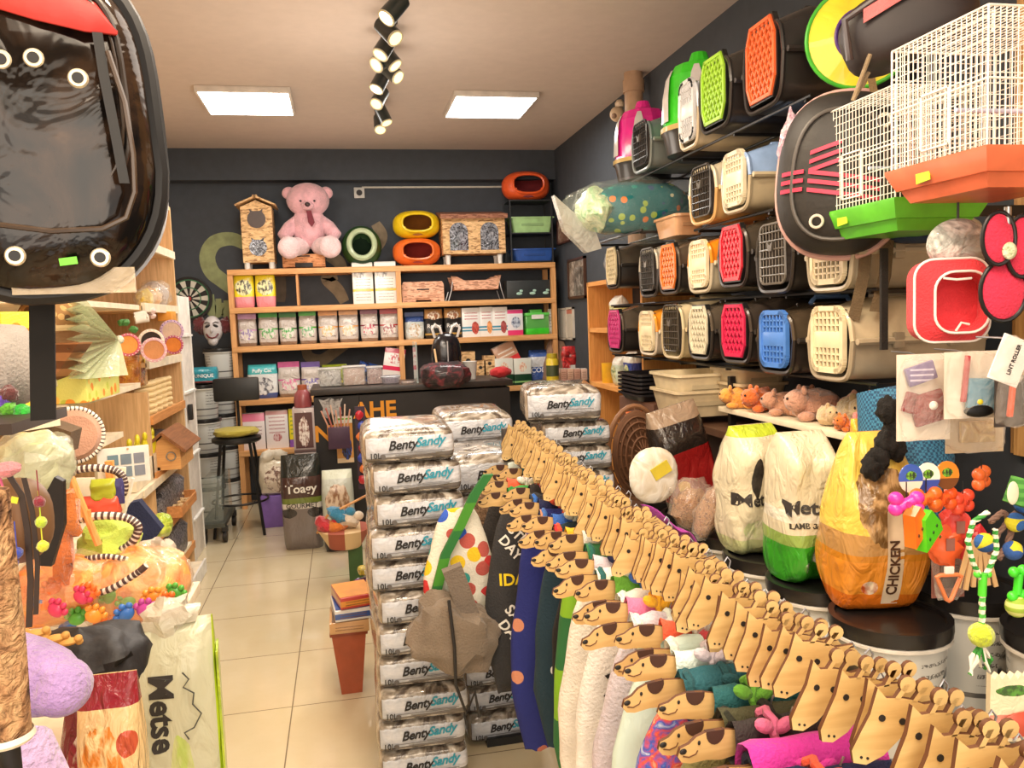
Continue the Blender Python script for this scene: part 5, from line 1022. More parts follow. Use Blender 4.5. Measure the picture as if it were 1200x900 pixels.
# cellophane wrapped bed
p = at(745, 262, Y=4.15); t = thing('wrapped_pet_bed', 'teal patterned pet bed wrapped in clear film on top of the carriers', 'pet bed', (p.x, 4.16, 2.07))
m = M(); m.ell((0, 0, .13), (.30, .16, .13), 28, 14, .75, .8, rot=(0, -.05, 0), wob=.12); m.build('bed_body', dots((26, 110, 116), [(230, 130, 60), (40, 150, 140), (226, 226, 190), (60, 90, 130), (170, 200, 90)], 17, .3, .25), t)
m = M(); m.ell((-.24, -.03, .12), (.09, .14, .11), 16, 10, wob=.3, seed=2); m.build('pale_end', marbled([(150, 200, 150), (226, 236, 200), (90, 170, 140)], 12, .3), t)
m = M(); m.ell((-.02, 0, .12), (.37, .18, .165), 28, 14, .8, .8, wob=.3, seed=7); m.build('clear_wrap', clear((226, 240, 232), .10, .08, 14, .9), t)
m = M(); m.prism([(-.36, .12), (-.45, .2), (-.4, .02), (-.28, -.1), (-.2, -.08), (-.24, .04)], .06); m.build('wrap_tail', clear((206, 206, 196), .55, .15, 14, .8), t)
wire_shelf(3.9, 4.7, 2.06, 'thin black rails under the teal wrapped pet bed', 1.5)
tray((778, 246, 814, 272), 'empty tan plastic litter tray standing above the orange grilled carrier', (206, 160, 120), 3.80, 2.01, .3, name='litter_tray', hz=.1)
# stacked trays under the carriers
for k in range(6):
    z0 = 1.16 + k * .022; t = tray((735, 440, 790, 452), 'black shallow tray, %s in the stack of black trays on the brown cabinet' % NTH[k], (34, 32, 36), 4.3, z0, .34, name='black_tray', cat='tray', group='stacked black trays', hz=.04)
for k, (x0, x1, c, lab) in enumerate(((776, 852, (214, 196, 160), 'large beige litter tray, lower of the two under the carriers'), (776, 850, (222, 206, 170), 'beige litter tray nested on the lower one under the carriers'))):
    t = tray((x0, 430, x1, 465), lab, c, 3.5, 1.17 + k * .075, .34, group='beige litter trays', hz=.12)
for k in range(2): tray((848, 425, 905, 455), ('beige litter tray behind the black post, upper', 'beige litter tray behind the black post, lower')[k], (196, 176, 140), 3.28, 1.24 + .06 * (1 - k), .3, group='beige litter trays', hz=.09)
m = M(); m.box((1.62, 3.2, .68), (.025, .025, 1.36)); one('shelf_post', m, BLACK, 'slim black upright post between the beige litter trays', 'post')
# corner cabinet with two boards (small pine shelf)
t = thing('corner_shelf', 'small orange pine shelf standing by the right wall under the carriers', 'shelf unit', (0, 0, 0)); cy0, cy1 = 4.62, 5.7
for z in (1.86, 1.53, 1.14): m = M(); m.box((1.93, (cy0 + cy1) / 2, z), (.34, cy1 - cy0, .03)); m.build('board', wood((236, 170, 96), (214, 146, 76), 1), t)
for y in (cy0, cy1): m = M(); m.box((1.93, y, .94), (.34, .03, 1.87)); m.build('side_panel', wood((236, 170, 96), (214, 146, 76), 2), t)
for i, (y, z, c, lab, h) in enumerate(((5.2, 1.875, (196, 190, 186), 'clear glass fish bowl on top of the corner shelf', .0), (5.25, 1.545, (226, 222, 150), 'cream speckled packet on the upper board of the corner shelf', .22), (5.0, 1.155, (50, 70, 150), 'blue box on the lower board of the corner shelf', .24), (5.25, 1.155, (200, 214, 190), 'green and white box on the lower board of the corner shelf', .2), (5.5, 1.155, (236, 180, 40), 'yellow tin at the far end of the lower corner board', .14))):
    if i == 0:
        t = thing('fish_bowl', lab, 'bowl', (1.84, y, z)); m = M(); m.lathe([(.05, 0), (.09, .03), (.115, .1), (.1, .17), (.07, .2), (.08, .21)], 24, cap=False); m.build('glass_wall', clear((220, 226, 226), .35, .04, 3, .1), t); m = M(); m.lathe([(0, .006), (.06, .006), (.095, .05), (0, .06)], 18); m.build('gravel', marbled([(190, 170, 150), (226, 214, 200)], 40), t)
    elif i == 4: m = M(); m.lathe([(.05, 0), (.052, h), (.0, h + .002)], 20); one('tin', m, plastic(c), lab, 'tin', (1.84, y, z))
    else: m = M(); m.pouch(.16, h, .1, .2, .1, .06, i); one('packet', m, pack(c, [(.7, 1, (236, 236, 226))], (.5, .4, .3, .25, (90, 120, 60), (230, 230, 180)), wr=.5), lab, 'packet', (1.84, y, z), rz=-pi / 2)
m = M(); m.box((1.84, 4.3, .58), (.5, .55, 1.155), bev=.004); one('brown_cabinet', m, plain((96, 62, 44), rough=.6), 'brown cabinet behind the right litter stack carrying the black trays', 'cabinet')
t = thing('low_display_case', 'dark display plinth along the right wall behind the buckets', 'cabinet', (0, 0, 0)); m = M(); m.box((1.86, 3.43, .55), (.46, .9, 1.1)); m.build('case_body', plain((66, 46, 36), rough=.6), t); m = M(); m.box((1.82, 3.43, 1.12), (.56, .96, .03)); m.build('top_board', plain((90, 62, 44), rough=.5), t)
# ---------------- baskets, bags and pellets behind the litter stack
t = thing('wicker_basket', 'round brown wicker basket turned on edge behind the litter bags', 'basket', at(755, 535, Y=3.55)); m = M()
for k in range(7): m.tube([(.10 * (k / 6) ** .5 * cos(a) * 1.3, .02 * k, .22 * (k / 6) ** .5 * sin(a)) for a in [2 * pi * i / 24 for i in range(24)]], .006, 5, True)
for i in range(16): a = 2 * pi * i / 16; m.tube([(.13 * cos(a), .12, .22 * sin(a)), (.02 * cos(a), .0, .04 * sin(a))], .004, 5)
m.ell((0, .1, 0), (.125, .02, .21), 20, 8); m.build('woven_body', plain((112, 74, 48), rough=.7), t); m = M(); m.tube([(.135 * cos(a), .125, .225 * sin(a)) for a in [2 * pi * i / 28 for i in range(28)]], .013, 8, True); m.build('rim', plain((140, 98, 66), rough=.6), t)
bag((733, 482, 754, 560), 'orange plastic basket standing upright behind the wicker one', plastic((226, 110, 50)), Y=3.75, d=.1, cat='basket', name='orange_basket')
m = M(); m.ell((0, 0, 0), (.105, .03, .115), 26, 12, .9, 1); t = thing('round_packet', 'white round cushion packet with a yellow label leaning by the basket', 'packet', at(766, 557, Y=3.05)); m.build('cushion_body', foil((246, 242, 230), (226, 214, 190), .3, 10, .5), t); m = M(); m.box((.02, -.032, .025), (.08, .006, .05), rot=(0, -.5, 0)); m.build('label', plain((220, 200, 60)), t)
t = bag((784, 470, 846, 600), 'black food bag with red panels leaning back beside the wicker basket', pack((40, 32, 28), [(.18, .62, (150, 30, 30)), (.86, 1, (150, 130, 110))], (.3, .3, .1, .06, (220, 160, 60), (226, 180, 80)), wr=.7, rough=.25), Y=3.2, d=.16, crimp=.3, tilt=-14, wob=.1)
t = thing('pellet_bag', 'clear bag of brown pellets beside the purple cloth, left', 'pellet bag', at(812, 596, Y=2.98)); PEL = marbled([(150, 90, 50), (206, 150, 100), (120, 70, 40)], 60, .4, .8, .4, 2)
m = M(); m.ell((0, 0, 0), (.085, .07, .08), 20, 12, wob=.2); m.build('pellets', PEL, t); m = M(); m.ell((0, 0, .02), (.092, .076, .1), 20, 12, .8, .9, wob=.3); m.build('clear_wrap', clear((240, 230, 214), .2), t)
t = thing('pellet_bag', 'narrow clear bag of brown pellets leaning in front of the other', 'pellet bag', at(834, 598, Y=2.8)); m = M(); m.ell((0, 0, 0), (.05, .045, .11), 18, 12, rot=(0, .5, 0), wob=.2); m.build('pellets', PEL, t); m = M(); m.ell((0, 0, .0), (.056, .05, .12), 18, 12, rot=(0, .5, 0), wob=.3); m.build('clear_wrap', clear((240, 230, 214), .2), t)
m = M(); P = [at(x, y, Y=Y) for x, y, Y in ((752, 590, 2.95), (772, 598, 2.88), (790, 606, 2.8), (806, 618, 2.72))]; vs = []; 
for i, p in enumerate(P):
    for j in range(5): vs.append((p.x + .02 * j - .02, p.y - .018 * j, p.z + .03 * sin(j * 2 + i * 1.7) - .022 * j))
m.add(vs, [(i * 5 + j, i * 5 + j + 1, (i + 1) * 5 + j + 1, (i + 1) * 5 + j) for i in range(3) for j in range(4)]); o = one('purple_cloth', m, cloth((170, 60, 160)), 'purple cloth draped over the bucket tops beside the pellet bags', 'cloth'); sm = o.modifiers.new('thick', 'SOLIDIFY'); sm.thickness = .008; ss = o.modifiers.new('soft', 'SUBSURF'); ss.levels = ss.render_levels = 2
# ---------------- big buckets along the wall
bb = bucket_proto('x', (30, 28, 28), .152, .40); fb = True
bspots = [(1.44, 1.93, 'nearest'), (1.43, 2.26, 'second nearest'), (1.43, 2.56, 'third nearest'), (1.44, 2.86, 'fourth nearest'), (1.44, 3.16, 'fifth nearest'), (1.80, 2.06, 'nearest against the wall'), (1.79, 2.42, 'second nearest against the wall'), (1.48, 3.47, 'farthest'), (1.80, 1.7, 'wall side, beside the tiles')]
for i, (x, y, nm) in enumerate(bspots):
    for k in range(2):
        lab = '%s white litter bucket with black lid, %s' % (('lower', 'upper')[k], nm); zz = k * .392
        if fb: bb.location = (x, y, zz); bb['label'] = lab; bb['group'] = 'white litter buckets'; bb.rotation_euler = (0, 0, .5); fb = False
        else: dup(bb, (x, y, zz), rnd.uniform(.2, .8) - .6 * 0, lab, 'white litter buckets')
BT = .792
def label_on(x, y, z): pass
t = thing('bucket_sticker', 'grey printed sticker on the nearest upper bucket', 'sticker', (1.44 - .05, 1.93 - .148, .39 + .12), rz=-.33 + .0)
m = M(); m.box((0, 0, .06), (.07, .004, .1)); m.build('paper', pack((190, 192, 200), [(.45, .95, (150, 156, 170))], lines=(.05, .4, (110, 110, 120), 8), wr=0), t); m = M(); m.box((0, -.003, .1), (.06, .002, .004)); m.build('heading', INK, t)
for px, py, yy in ((915, 690, 2.4), (968, 708, 2.1), (1020, 760, 1.79)):
    pass
# ---------------- food bags on the buckets
def bigbag(px, Y, lab, mt, d, txt, rz=0, seed=0, crimp=.18, z0=BT, lean=0, taper=.08):
    p, w, h = fit(*px, Y); h += p.z - z0; t = thing('food_bag', lab, 'pet food bag', (p.x, Y, z0), rz); m = M(); m.pouch(w, h, d, crimp, .14, .10, seed, 32, 26, lean=lean, tuck=.86, taper=taper); bo = m.build('bag_body', mt, t, angle=60)
    for s, sz, c, xx, zz, ro in txt: wrap(text(s, sz * w, plain(c, rough=.5, var=0), t, (xx * w, -d / 2 * 1.13 - .004 + lean * zz * h, zz * h), rot=(pi / 2, ro, 0), bold=.025, ext=.0012), bo)
    return t
cream = lambda *b, **k: pack((226, 216, 186), list(b), wr=.7, rough=.28, **k)
bigbag((846, 497, 914, 640), 2.62, 'cream food bag with black cat emblem, leftmost on the buckets', cream((0, .12, (200, 206, 150)), (.92, 1, (190, 210, 60)), blob=(.3, .62, .09, .16, (40, 36, 34), (60, 54, 50)), blob2=(.5, .2, .4, .08, (206, 214, 160), (226, 222, 190))), .20, [('Metse', .27, (60, 56, 54), -.16, .44, 0)], rz=.1, seed=1)
bigbag((904, 505, 970, 680), 2.30, 'cream and green food bag lettered LAMB & RICE on the buckets', cream((0, .26, (60, 160, 40)), (.26, .34, (150, 180, 90)), (.42, .5, (236, 232, 214)), blob=(.55, .2, .1, .07, (236, 236, 226), (60, 60, 50)), blob2=(.3, .12, .07, .04, (236, 236, 226), (90, 150, 60))), .20, [('Metse', .30, (60, 56, 54), -.14, .52, 0), ('LAMB & RICE', .12, (60, 56, 50), -.1, .40, 0)], rz=.0, seed=2)
bigbag((970, 505, 1070, 716), 2.03, 'orange and yellow food bag lettered CHICKEN, nearest on the buckets', pack((214, 140, 40), [(.0, .1, (226, 120, 30)), (.1, .3, (232, 150, 50)), (.34, .46, (196, 150, 90)), (.46, 1, (232, 200, 90))], (.45, .6, .3, .22, (206, 170, 120), (120, 90, 50)), (.3, .14, .08, .04, (240, 220, 190), (200, 90, 40)), wr=.8, rough=.25), .22, [('CHICKEN', .135, (80, 50, 30), .02, .26, -pi / 2)], rz=-.1, seed=3, crimp=.4, taper=.42)
OB = C.objects[-1]
fb_ = [o for o in C.objects if o.name.startswith('food_bag') and 'CHICKEN' in o.get('label', '')][0]
strip(.045, .30, plain((226, 206, 176)), fb_, [o for o in fb_.children if o.name.startswith('bag_body')][0], (.006, -.2, .17))
m = M(); m.pouch(.2, .5, .12, .5, .1, .15, 5); one('food_bag', m, foil((240, 200, 60), (200, 140, 70), .25, 12, .8), 'tall yellow topped food bag standing behind the orange chicken bag', 'pet food bag', (1.63, 2.24, BT), rz=-.1)
# white ledge with plush toys
m = M(); m.box((1.72, 2.74, 1.215), (.26, 1.06, .022), bev=.003); t = one('toy_ledge', m, plain((240, 228, 200), rough=.4), 'white ledge under the carriers holding the soft toys', 'ledge')
pl = [(1.64, 3.16, (250, 170, 70), 'orange plush duck hanging over the left end of the white ledge', .07), (1.66, 3.02, (240, 120, 50), 'bright orange plush fox on the white ledge', .08), (1.68, 2.86, (206, 150, 120), 'tan plush toy behind the orange fox', .075), (1.70, 2.70, (214, 160, 136), 'large dusty pink plush in the middle of the ledge', .095), (1.66, 2.55, (226, 196, 150), 'cream plush bird on the white ledge', .06), (1.70, 2.45, (180, 160, 120), 'olive grey plush toy right of the middle', .09), (1.66, 2.33, (230, 120, 110), 'coral pink plush wedge near the right end of the ledge', .07), (1.63, 2.24, (240, 180, 50), 'yellow plush duck at the right end of the ledge', .06), (1.80, 2.95, (190, 130, 100), 'brown plush toy at the back of the ledge', .08), (1.80, 2.6, (200, 150, 130), 'rosy brown plush toy at the back of the ledge', .085), (1.64, 2.42, (240, 130, 50), 'small orange plush ball toy on the ledge front', .045)]
for i, (x, y, c, lab, r_) in enumerate(pl):
    t = thing('plush_toy', lab, 'plush toy', (x, y, 1.226), rnd.uniform(-1, 1)); F_ = fur(c); m = M(); m.ell((0, 0, r_ * .6), (r_, r_ * .7, r_ * .6), 16, 10, wob=.3, seed=i); m.build('body', F_, t)
    m = M(); m.ell((-r_ * .8, -r_ * .3, r_ * .8), (r_ * .48, r_ * .44, r_ * .44), 14, 10, wob=.15, seed=i); m.build('head', F_, t)
    for s in (-1, 1):
        m = M(); m.ell((-r_ * .6, -r_ * .3 + s * r_ * .3, r_ * 1.22), (r_ * .12, r_ * .14, r_ * .2), 8, 6); m.build('ear', F_, t)
        m = M(); m.ell((s * r_ * .5, -r_ * .6, r_ * .22), (r_ * .36, r_ * .22, r_ * .2), 10, 6); m.build('leg', F_, t)
        m = M(); m.ell((-r_ * 1.2, -r_ * .35 + s * r_ * .16, r_ * .92), (r_ * .06,) * 3, 8, 6); m.build('eye', INK, t)
# ---------------- blue mesh roll and black fabric
m = M(); P = [at(1045, 455, Y=2.15), at(1062, 540, Y=2.1), at(1068, 620, Y=2.05)]; m.tube(P, [.10, .13, .09], 24)
def mesh_mat():
    n = NT('blue_mesh'); c = n.n('TexChecker', Scale=130); n.l(n.tc.outputs['Object'], c.inputs['Vector']); c.inputs['Color1'].default_value = lin((60, 130, 170)); c.inputs['Color2'].default_value = lin((28, 74, 110)); return n.fin(c.outputs[0], .6)
one('mesh_roll', m, mesh_mat(), 'blue mesh fabric roll standing behind the food bags', 'fabric roll')
m = M()
for i, (px, py) in enumerate(((1040, 480), (1048, 500), (1038, 520), (1030, 538), (1050, 525), (1022, 548))): p = at(px, py, Y=1.95); m.ell(p, (.027, .03, .036), 24, 16, wob=.35, seed=i)
one('black_scrunched_cloth', m, cloth((16, 13, 12)), 'scrunched black cloth hanging in front of the blue mesh roll', 'cloth')
# ================================================================ near right: cages, bags, hanging goods
def cage(x, y, z, sx, sy, hz, tc, lab, sticker):
    """(x, y) = near aisle-side corner of the wire body; extends +x and +y"""
    t = thing('bird_cage', lab, 'cage', (x, y, z)); WB = plain((246, 240, 230), rough=.35); td = .075
    m = M(); o = .012; ins = .03
    lo = [(ins, ins), (sx - ins, ins), (sx - ins, sy - ins), (ins, sy - ins)]; mid = [(ins * .5, ins * .5), (sx - ins * .5, ins * .5), (sx - ins * .5, sy - ins * .5), (ins * .5, sy - ins * .5)]; hi = [(-o, -o), (sx + o, -o), (sx + o, sy + o), (-o, sy + o)]
    vs = [(a, b, 0) for a, b in lo] + [(a, b, td * .4) for a, b in mid] + [(a - (.008 if a < sx / 2 else -.008), b - (.008 if b < sy / 2 else -.008), td * .42) for a, b in mid] + [(a, b, td) for a, b in hi] + [(a, b, td + .008) for a, b in hi]
    fs = [(3, 2, 1, 0)]
    for k in range(4):
        for i in range(4): j = (i + 1) % 4; fs.append((k * 4 + i, k * 4 + j, k * 4 + 4 + j, k * 4 + 4 + i))
    fs.append((16, 17, 18, 19)); m.add(vs, fs); m.build('tray', plastic(tc), t, angle=25)
    def wires(name, pts):
        m = M()
        for a, b, r in pts: m.cyl(a, b, r, 5)
        return m.build(name, WB, t)
    z0, z1, r = td, td + hz, .0013; sp = .0150; nx = int(sx / sp); ny = int(sy / sp); nz = int(hz / .0215)
    wires('front_panel', [((i * sx / nx, 0, z0), (i * sx / nx, 0, z1), r) for i in range(nx + 1)] + [((0, 0, z0 + k * hz / nz), (sx, 0, z0 + k * hz / nz), r) for k in range(nz + 1)])
    wires('side_panel', [((0, i * sy / ny, z0), (0, i * sy / ny, z1), r) for i in range(ny + 1)] + [((0, 0, z0 + k * hz / nz), (0, sy, z0 + k * hz / nz), r) for k in range(nz + 1)])
    wires('back_panel', [((i * sx / nx, sy, z0), (i * sx / nx, sy, z1), r) for i in range(nx + 1)] + [((0, sy, z0 + k * hz / nz), (sx, sy, z0 + k * hz / nz), r) for k in range(nz + 1)])
    wires('far_side_panel', [((sx, i * sy / ny, z0), (sx, i * sy / ny, z1), r) for i in range(ny + 1)] + [((sx, 0, z0 + k * hz / nz), (sx, sy, z0 + k * hz / nz), r) for k in range(nz + 1)])
    wires('roof_panel', [((i * sx / nx, 0, z1), (i * sx / nx, sy, z1), r) for i in range(nx + 1)] + [((0, k * sy / 8, z1), (sx, k * sy / 8, z1), r) for k in range(9)])
    m = M()
    for a, b in (((0, 0), (sx, 0)), ((sx, 0), (sx, sy)), ((sx, sy), (0, sy)), ((0, sy), (0, 0))):
        for zz in (z0 + .004, z0 + hz * .5, z1): m.cyl((*a, zz), (*b, zz), .0026, 6)
    for a in ((0, 0), (sx, 0), (sx, sy), (0, sy)): m.cyl((*a, z0), (*a, z1), .0026, 6)
    m.build('wire_frame', WB, t)
    m = M(); dx, dw, dz, dh = -.004, .09, z0 + hz * .12, hz * .42
    m.frame([(-dw / 2, dz), (dw / 2, dz), (dw / 2, dz + dh), (-dw / 2, dz + dh)], .004, .004); o2 = m.build('cage_door', WB, t, loc=(-.004, sy * .5, 0), rot=(0, 0, pi / 2))
    m = M(); m.box((0, 0, 0), (.045, .003, .026), rot=(0, .1, 0)); m.build('price_sticker', plain((190, 230, 50), rough=.5), t, loc=(-.004, sy * .62, td * .68), rot=(0, 0, pi / 2)); 
    m = M(); m.tube([(sx * .5, sy * .5, z1), (sx * .5, sy * .5, z1 + .05)], .003, 6); m.build('hanging_loop', WB, t)
    m = M(); m.cyl((0, sy * .3, z0 + hz * .35), (sx, sy * .3, z0 + hz * .35), .005, 8); m.build('perch', plain((206, 214, 240)), t); return t
a = at(1047, 268, Y=1.9); b = at(954, 240, X=a.x)
cage(a.x + .02, 1.9 + .02, a.z, .27, b.y - 1.9, .30, (96, 190, 50), 'white wire bird cage with a green plastic tray', 0)
a = at(1160, 215, Y=1.5); b = at(1044, 170, X=a.x)
cage(a.x + .01, 1.5 + .02, a.z, .30, b.y - 1.5 - .01, .30, (216, 112, 78), 'white wire bird cage with a brick red plastic tray, hanging nearest', 0)
t = thing('hanging_rail', 'black metal rail fixed across the goods at the right edge', 'rail', (0, 0, 0)); m = M(); p = at(1130, 245, Y=2.0); m.box((p.x + .35, 2.05, p.z), (.8, .02, .03)); m.build('bar', BLACK, t)
m = M(); m.box((p.x + .4, 2.07, p.z - .35), (.02, .02, .7)); m.build('drop_arm', BLACK, t)
# slatted tan wall panel at the right edge
m = M()
for k in range(18): m.box((XR - .018, .62 + k * .09, 1.9), (.024, .074, 1.5))
m.box((XR - .006, 1.4, 1.9), (.008, 1.64, 1.5)); one('slat_panel', m, wood((206, 160, 100), (176, 130, 76), 2), 'tan vertical slat panel on the right wall behind the cages', 'wall panel')
# overhead beam that carries the hanging bags and cages
t = thing('ceiling_rail', 'black hanging rail under the ceiling above the right hand goods', 'rail', (0, 0, 0)); m = M(); m.box((1.56, 1.85, 2.78), (.03, 1.3, .03)); m.build('bar', BLACK, t)
for y in (1.3, 2.4): m = M(); m.cyl((1.56, y, 2.78), (1.56, y, ZC), .006, 8); m.build('drop_rod', BLACK, t)
# black backpack with pink stripes
p = at(985, 205, Y=2.27); t = thing('striped_backpack', 'black pet backpack with pink striped mesh and white eyelet hanging beside the cages', 'backpack', p, -.75, rot=(0, R(6), -.75))
bx, by, bz = .185, .12, .245; sy_ = lambda x, z: -by * max(.05, (1 - (abs(x) / bx) ** 2.4)) ** .42 * max(.05, (1 - (abs(z) / bz) ** 2.6)) ** .4
m = M(); m.ell((0, 0, 0), (bx, by, bz), 36, 24, .78, .8); m.build('bag_body', plain((38, 36, 34), rough=.55, bs=20, bst=.3), t)
m = M(); P = [(bx * 1.02 * math.copysign(abs(cos(a)) ** .82, cos(a)), .02, bz * 1.02 * math.copysign(abs(sin(a)) ** .78, sin(a))) for a in [2 * pi * i / 40 for i in range(40)]]; m.tube(P, .012, 8, True); m.build('piping', plastic((206, 164, 158)), t)
P = [(x_, sy_(x_, z_) - .004, z_) for x_, z_ in [(.13 * math.copysign(abs(cos(a)) ** .8, cos(a)) + .01, -.01 + .19 * math.copysign(abs(sin(a)) ** .8, sin(a))) for a in [2 * pi * i / 40 for i in range(40)]]]; m = M(); m.tube(P, .006, 8, True); m.build('front_piping', plain((84, 80, 76)), t)
for k, (x0, x1, z0, sl) in enumerate(((-.155, -.085, -.01, .1), (-.07, .02, .05, .35), (-.07, .13, -.005, -.12))):
    for j in range(3): m = M(); m.ribbon([(x0 + (x1 - x0) * q / 6, sy_(x0 + (x1 - x0) * q / 6, z0 - j * .026) - .006, z0 - j * .026 + sl * ((x1 - x0) * q / 6)) for q in range(7)], .012, .003, (0, 0, 1)); m.build('pink_stripe', plain((206, 56, 86)), t)
for x, z in ((-.035, -.15), (.12, .14)):
    m = M(); m.tube([(x + .018 * cos(a), sy_(x, z) - .006, z + .018 * sin(a)) for a in [2 * pi * i / 18 for i in range(18)]], .0045, 6, True); m.build('eyelet', plain((226, 220, 206), rough=.25, metal=.3), t)
m = M(); m.ell((-.16, -.01, .10), (.03, .04, .09), 14, 10, wob=.5); m.build('lilac_trim', foil((226, 196, 206), (180, 140, 160), .3, 30, .8), t)
for x, dz in ((.09, 0), (.15, .03)): m = M(); m.ribbon([(x, .03, -.18), (x + .005, .02, -.3), (x - .01, .02, -.44 + dz)], .035, .003); m.build('hanging_strap', cloth((96, 78, 54)), t)
m = M(); m.ribbon([(.02, .02, .24), (.05, .0, .31), (.07, .0, .24)], .022, .004, (1, 0, 0)); m.build('carry_strap', cloth((150, 124, 86)), t)
# yellow and purple tunnel ring
p = at(1008, 42, Y=2.45); t = thing('tunnel_ring', 'flat yellow fabric ring with green edge and dark purple centre hanging top right', 'pet toy', p, -.5)
N = 40; m = M()
def annulus(m, r0, r1, y=0):
    vs = [(r0 * cos(a), y - .02, r0 * sin(a) * 1.05) for a in [2 * pi * i / N for i in range(N)]] + [(r1 * cos(a), y, r1 * sin(a)) for a in [2 * pi * i / N for i in range(N)]]
    m.add(vs, [(i, (i + 1) % N, N + (i + 1) % N, N + i) for i in range(N)])
annulus(m, .075, .165); m.build('yellow_panel', foil((244, 226, 40), (230, 206, 40), .5, 5, .3), t)
m = M(); m.tube([(.166 * cos(a), 0, .166 * sin(a)) for a in [2 * pi * i / N for i in range(N)]], .007, 8, True); m.build('green_edge', plastic((70, 180, 50)), t)
m = M(); m.tube([(.076 * cos(a), -.02, .08 * sin(a)) for a in [2 * pi * i / N for i in range(N)]], .006, 8, True); m.build('purple_edge', plastic((80, 50, 130)), t); m = M(); m.cyl((0, .0, 0), (0, .03, 0), .077, 28); m.build('dark_centre', cloth((52, 36, 70)), t)
# upper black bag
p = at(1062, 28, Y=2.0); t = thing('shoulder_bag', 'black and pink pet shoulder bag hanging at the top behind the cages', 'bag', p, -.5); m = M(); m.ell((0, 0, 0), (.17, .1, .10), 26, 14, .6, .6, rot=(0, -.35, 0)); m.build('bag_body', plain((40, 32, 32), rough=.5), t)
m = M(); m.tube([(-.15, -.08, -.10), (-.165, -.1, 0.0), (-.06, -.105, .06), (.08, -.1, .14)], .01, 8); m.build('rim_piping', plastic((60, 50, 50)), t); m = M(); m.ribbon([(-.12, -.11, .0), (-.02, -.112, .05), (.1, -.108, .10)], .035, .004, (0, 0, 1)); m.build('pink_panel', cloth((226, 120, 120)), t); m = M(); m.tube([(-.1, -.08, -.09), (-.14, -.06, -.2), (-.1, -.05, -.13)], .006, 6); m.build('strap', cloth((150, 130, 100)), t)
# red cat carrier pouch
def ring_part(t, poly, y, r, mt, name): m = M(); m.tube([(a_, y, b_) for a_, b_ in poly], r, 8, True); return m.build(name, mt, t)
p = at(1116, 352, Y=1.75); t = thing('red_pet_pouch', 'coral red pet carrying pouch with white piping and a big round opening', 'pet pouch', p, -.35)
body = rrect(.17, .20, .045, 0, 0, 6); op = rrect(.125, .15, .045, .015, -.005, 6); m = M(); n_ = len(body)
vs = [(x, .0, z) for x, z in body] + [(x, -.02, z) for x, z in op] + [(x * .9 + .002, .035, z * .9) for x, z in op] ; fs = [(i, (i + 1) % n_, n_ + (i + 1) % n_, n_ + i) for i in range(n_)] + [(n_ + i, n_ + (i + 1) % n_, 2 * n_ + (i + 1) % n_, 2 * n_ + i) for i in range(n_)] + [tuple(range(2 * n_, 3 * n_))]
vs += [(x, .07, z) for x, z in body]; fs += [(i, (i + 1) % n_, 3 * n_ + (i + 1) % n_, 3 * n_ + i) for i in range(n_)]; m.add(vs, fs); m.build('pouch_body', cloth((222, 56, 66)), t)
ring_part(t, op, -.022, .0032, WHITE, 'opening_piping'); ring_part(t, rrect(.175, .205, .045, 0, 0, 6), .002, .0032, WHITE, 'outer_piping')
for pts in ([(-.03, -.024, .055), (.0, -.026, .05), (.035, -.024, .052)], [(.0, -.024, -.075), (.01, -.03, -.055), (.03, -.026, -.06)], [(.09, 0, .03), (.11, -.01, .035)], [(.09, 0, -.0), (.12, -.01, .005)]): m = M(); m.tube(pts, .003, 6); m.build('white_cord', WHITE, t)
m = M(); m.ell((.03, .05, .14), (.075, .03, .065), 20, 12); m.build('print_top', marbled([(200, 206, 200), (150, 156, 150), (226, 226, 220), (50, 50, 50)], 12, .6), t); m = M(); m.tube([(.03, .05, .2), (.03, .05, .26)], .003, 6); m.build('hanging_loop', BLACK, t)
p = at(1180, 315, Y=1.6); t = thing('pink_harness_vest', 'crimson pet harness vest edged in black hanging at the right edge', 'harness', p, -.35)
for k, (cx_, cz_, rx_, rz_) in enumerate(((-.02, .07, .035, .06), (.035, .05, .035, .07), (.0, -.05, .05, .07))):
    m = M(); m.ell((cx_, .01 * k, cz_), (rx_, .012, rz_), 20, 12); m.build('padded_panel', cloth((206, 44, 76)), t); ring_part(t, circ(rx_, 24, cx_, cz_, rz_), -.004 + .01 * k, .005, BLACK, 'black_binding')
m = M(); m.ell((.0, -.012, .04), (.016, .006, .02), 12, 8); m.build('printed_patch', marbled([(236, 226, 206), (120, 160, 80)], 30), t); m = M(); m.cyl((.0, 0, .1), (0, 0, .14), .008, 10); m.build('clip', STEEL, t)
p = at(1060, 290, Y=2.05); m = M(); m.box((0, 0, 0), (.022, .01, .3)); one('folded_black_strap', m, cloth((34, 30, 28)), 'folded black nylon webbing hanging below the green cage', 'strap', (p.x, 2.14, 1.66))
p = at(1100, 262, Y=2.1); m = M(); m.ell((0, 0, 0), (.1, .05, .05), 16, 10, .6, .6); one('blue_folded_fabric', m, cloth((34, 54, 84)), 'dark blue folded fabric beneath the green cage tray', 'fabric', (p.x, 2.18, p.z))
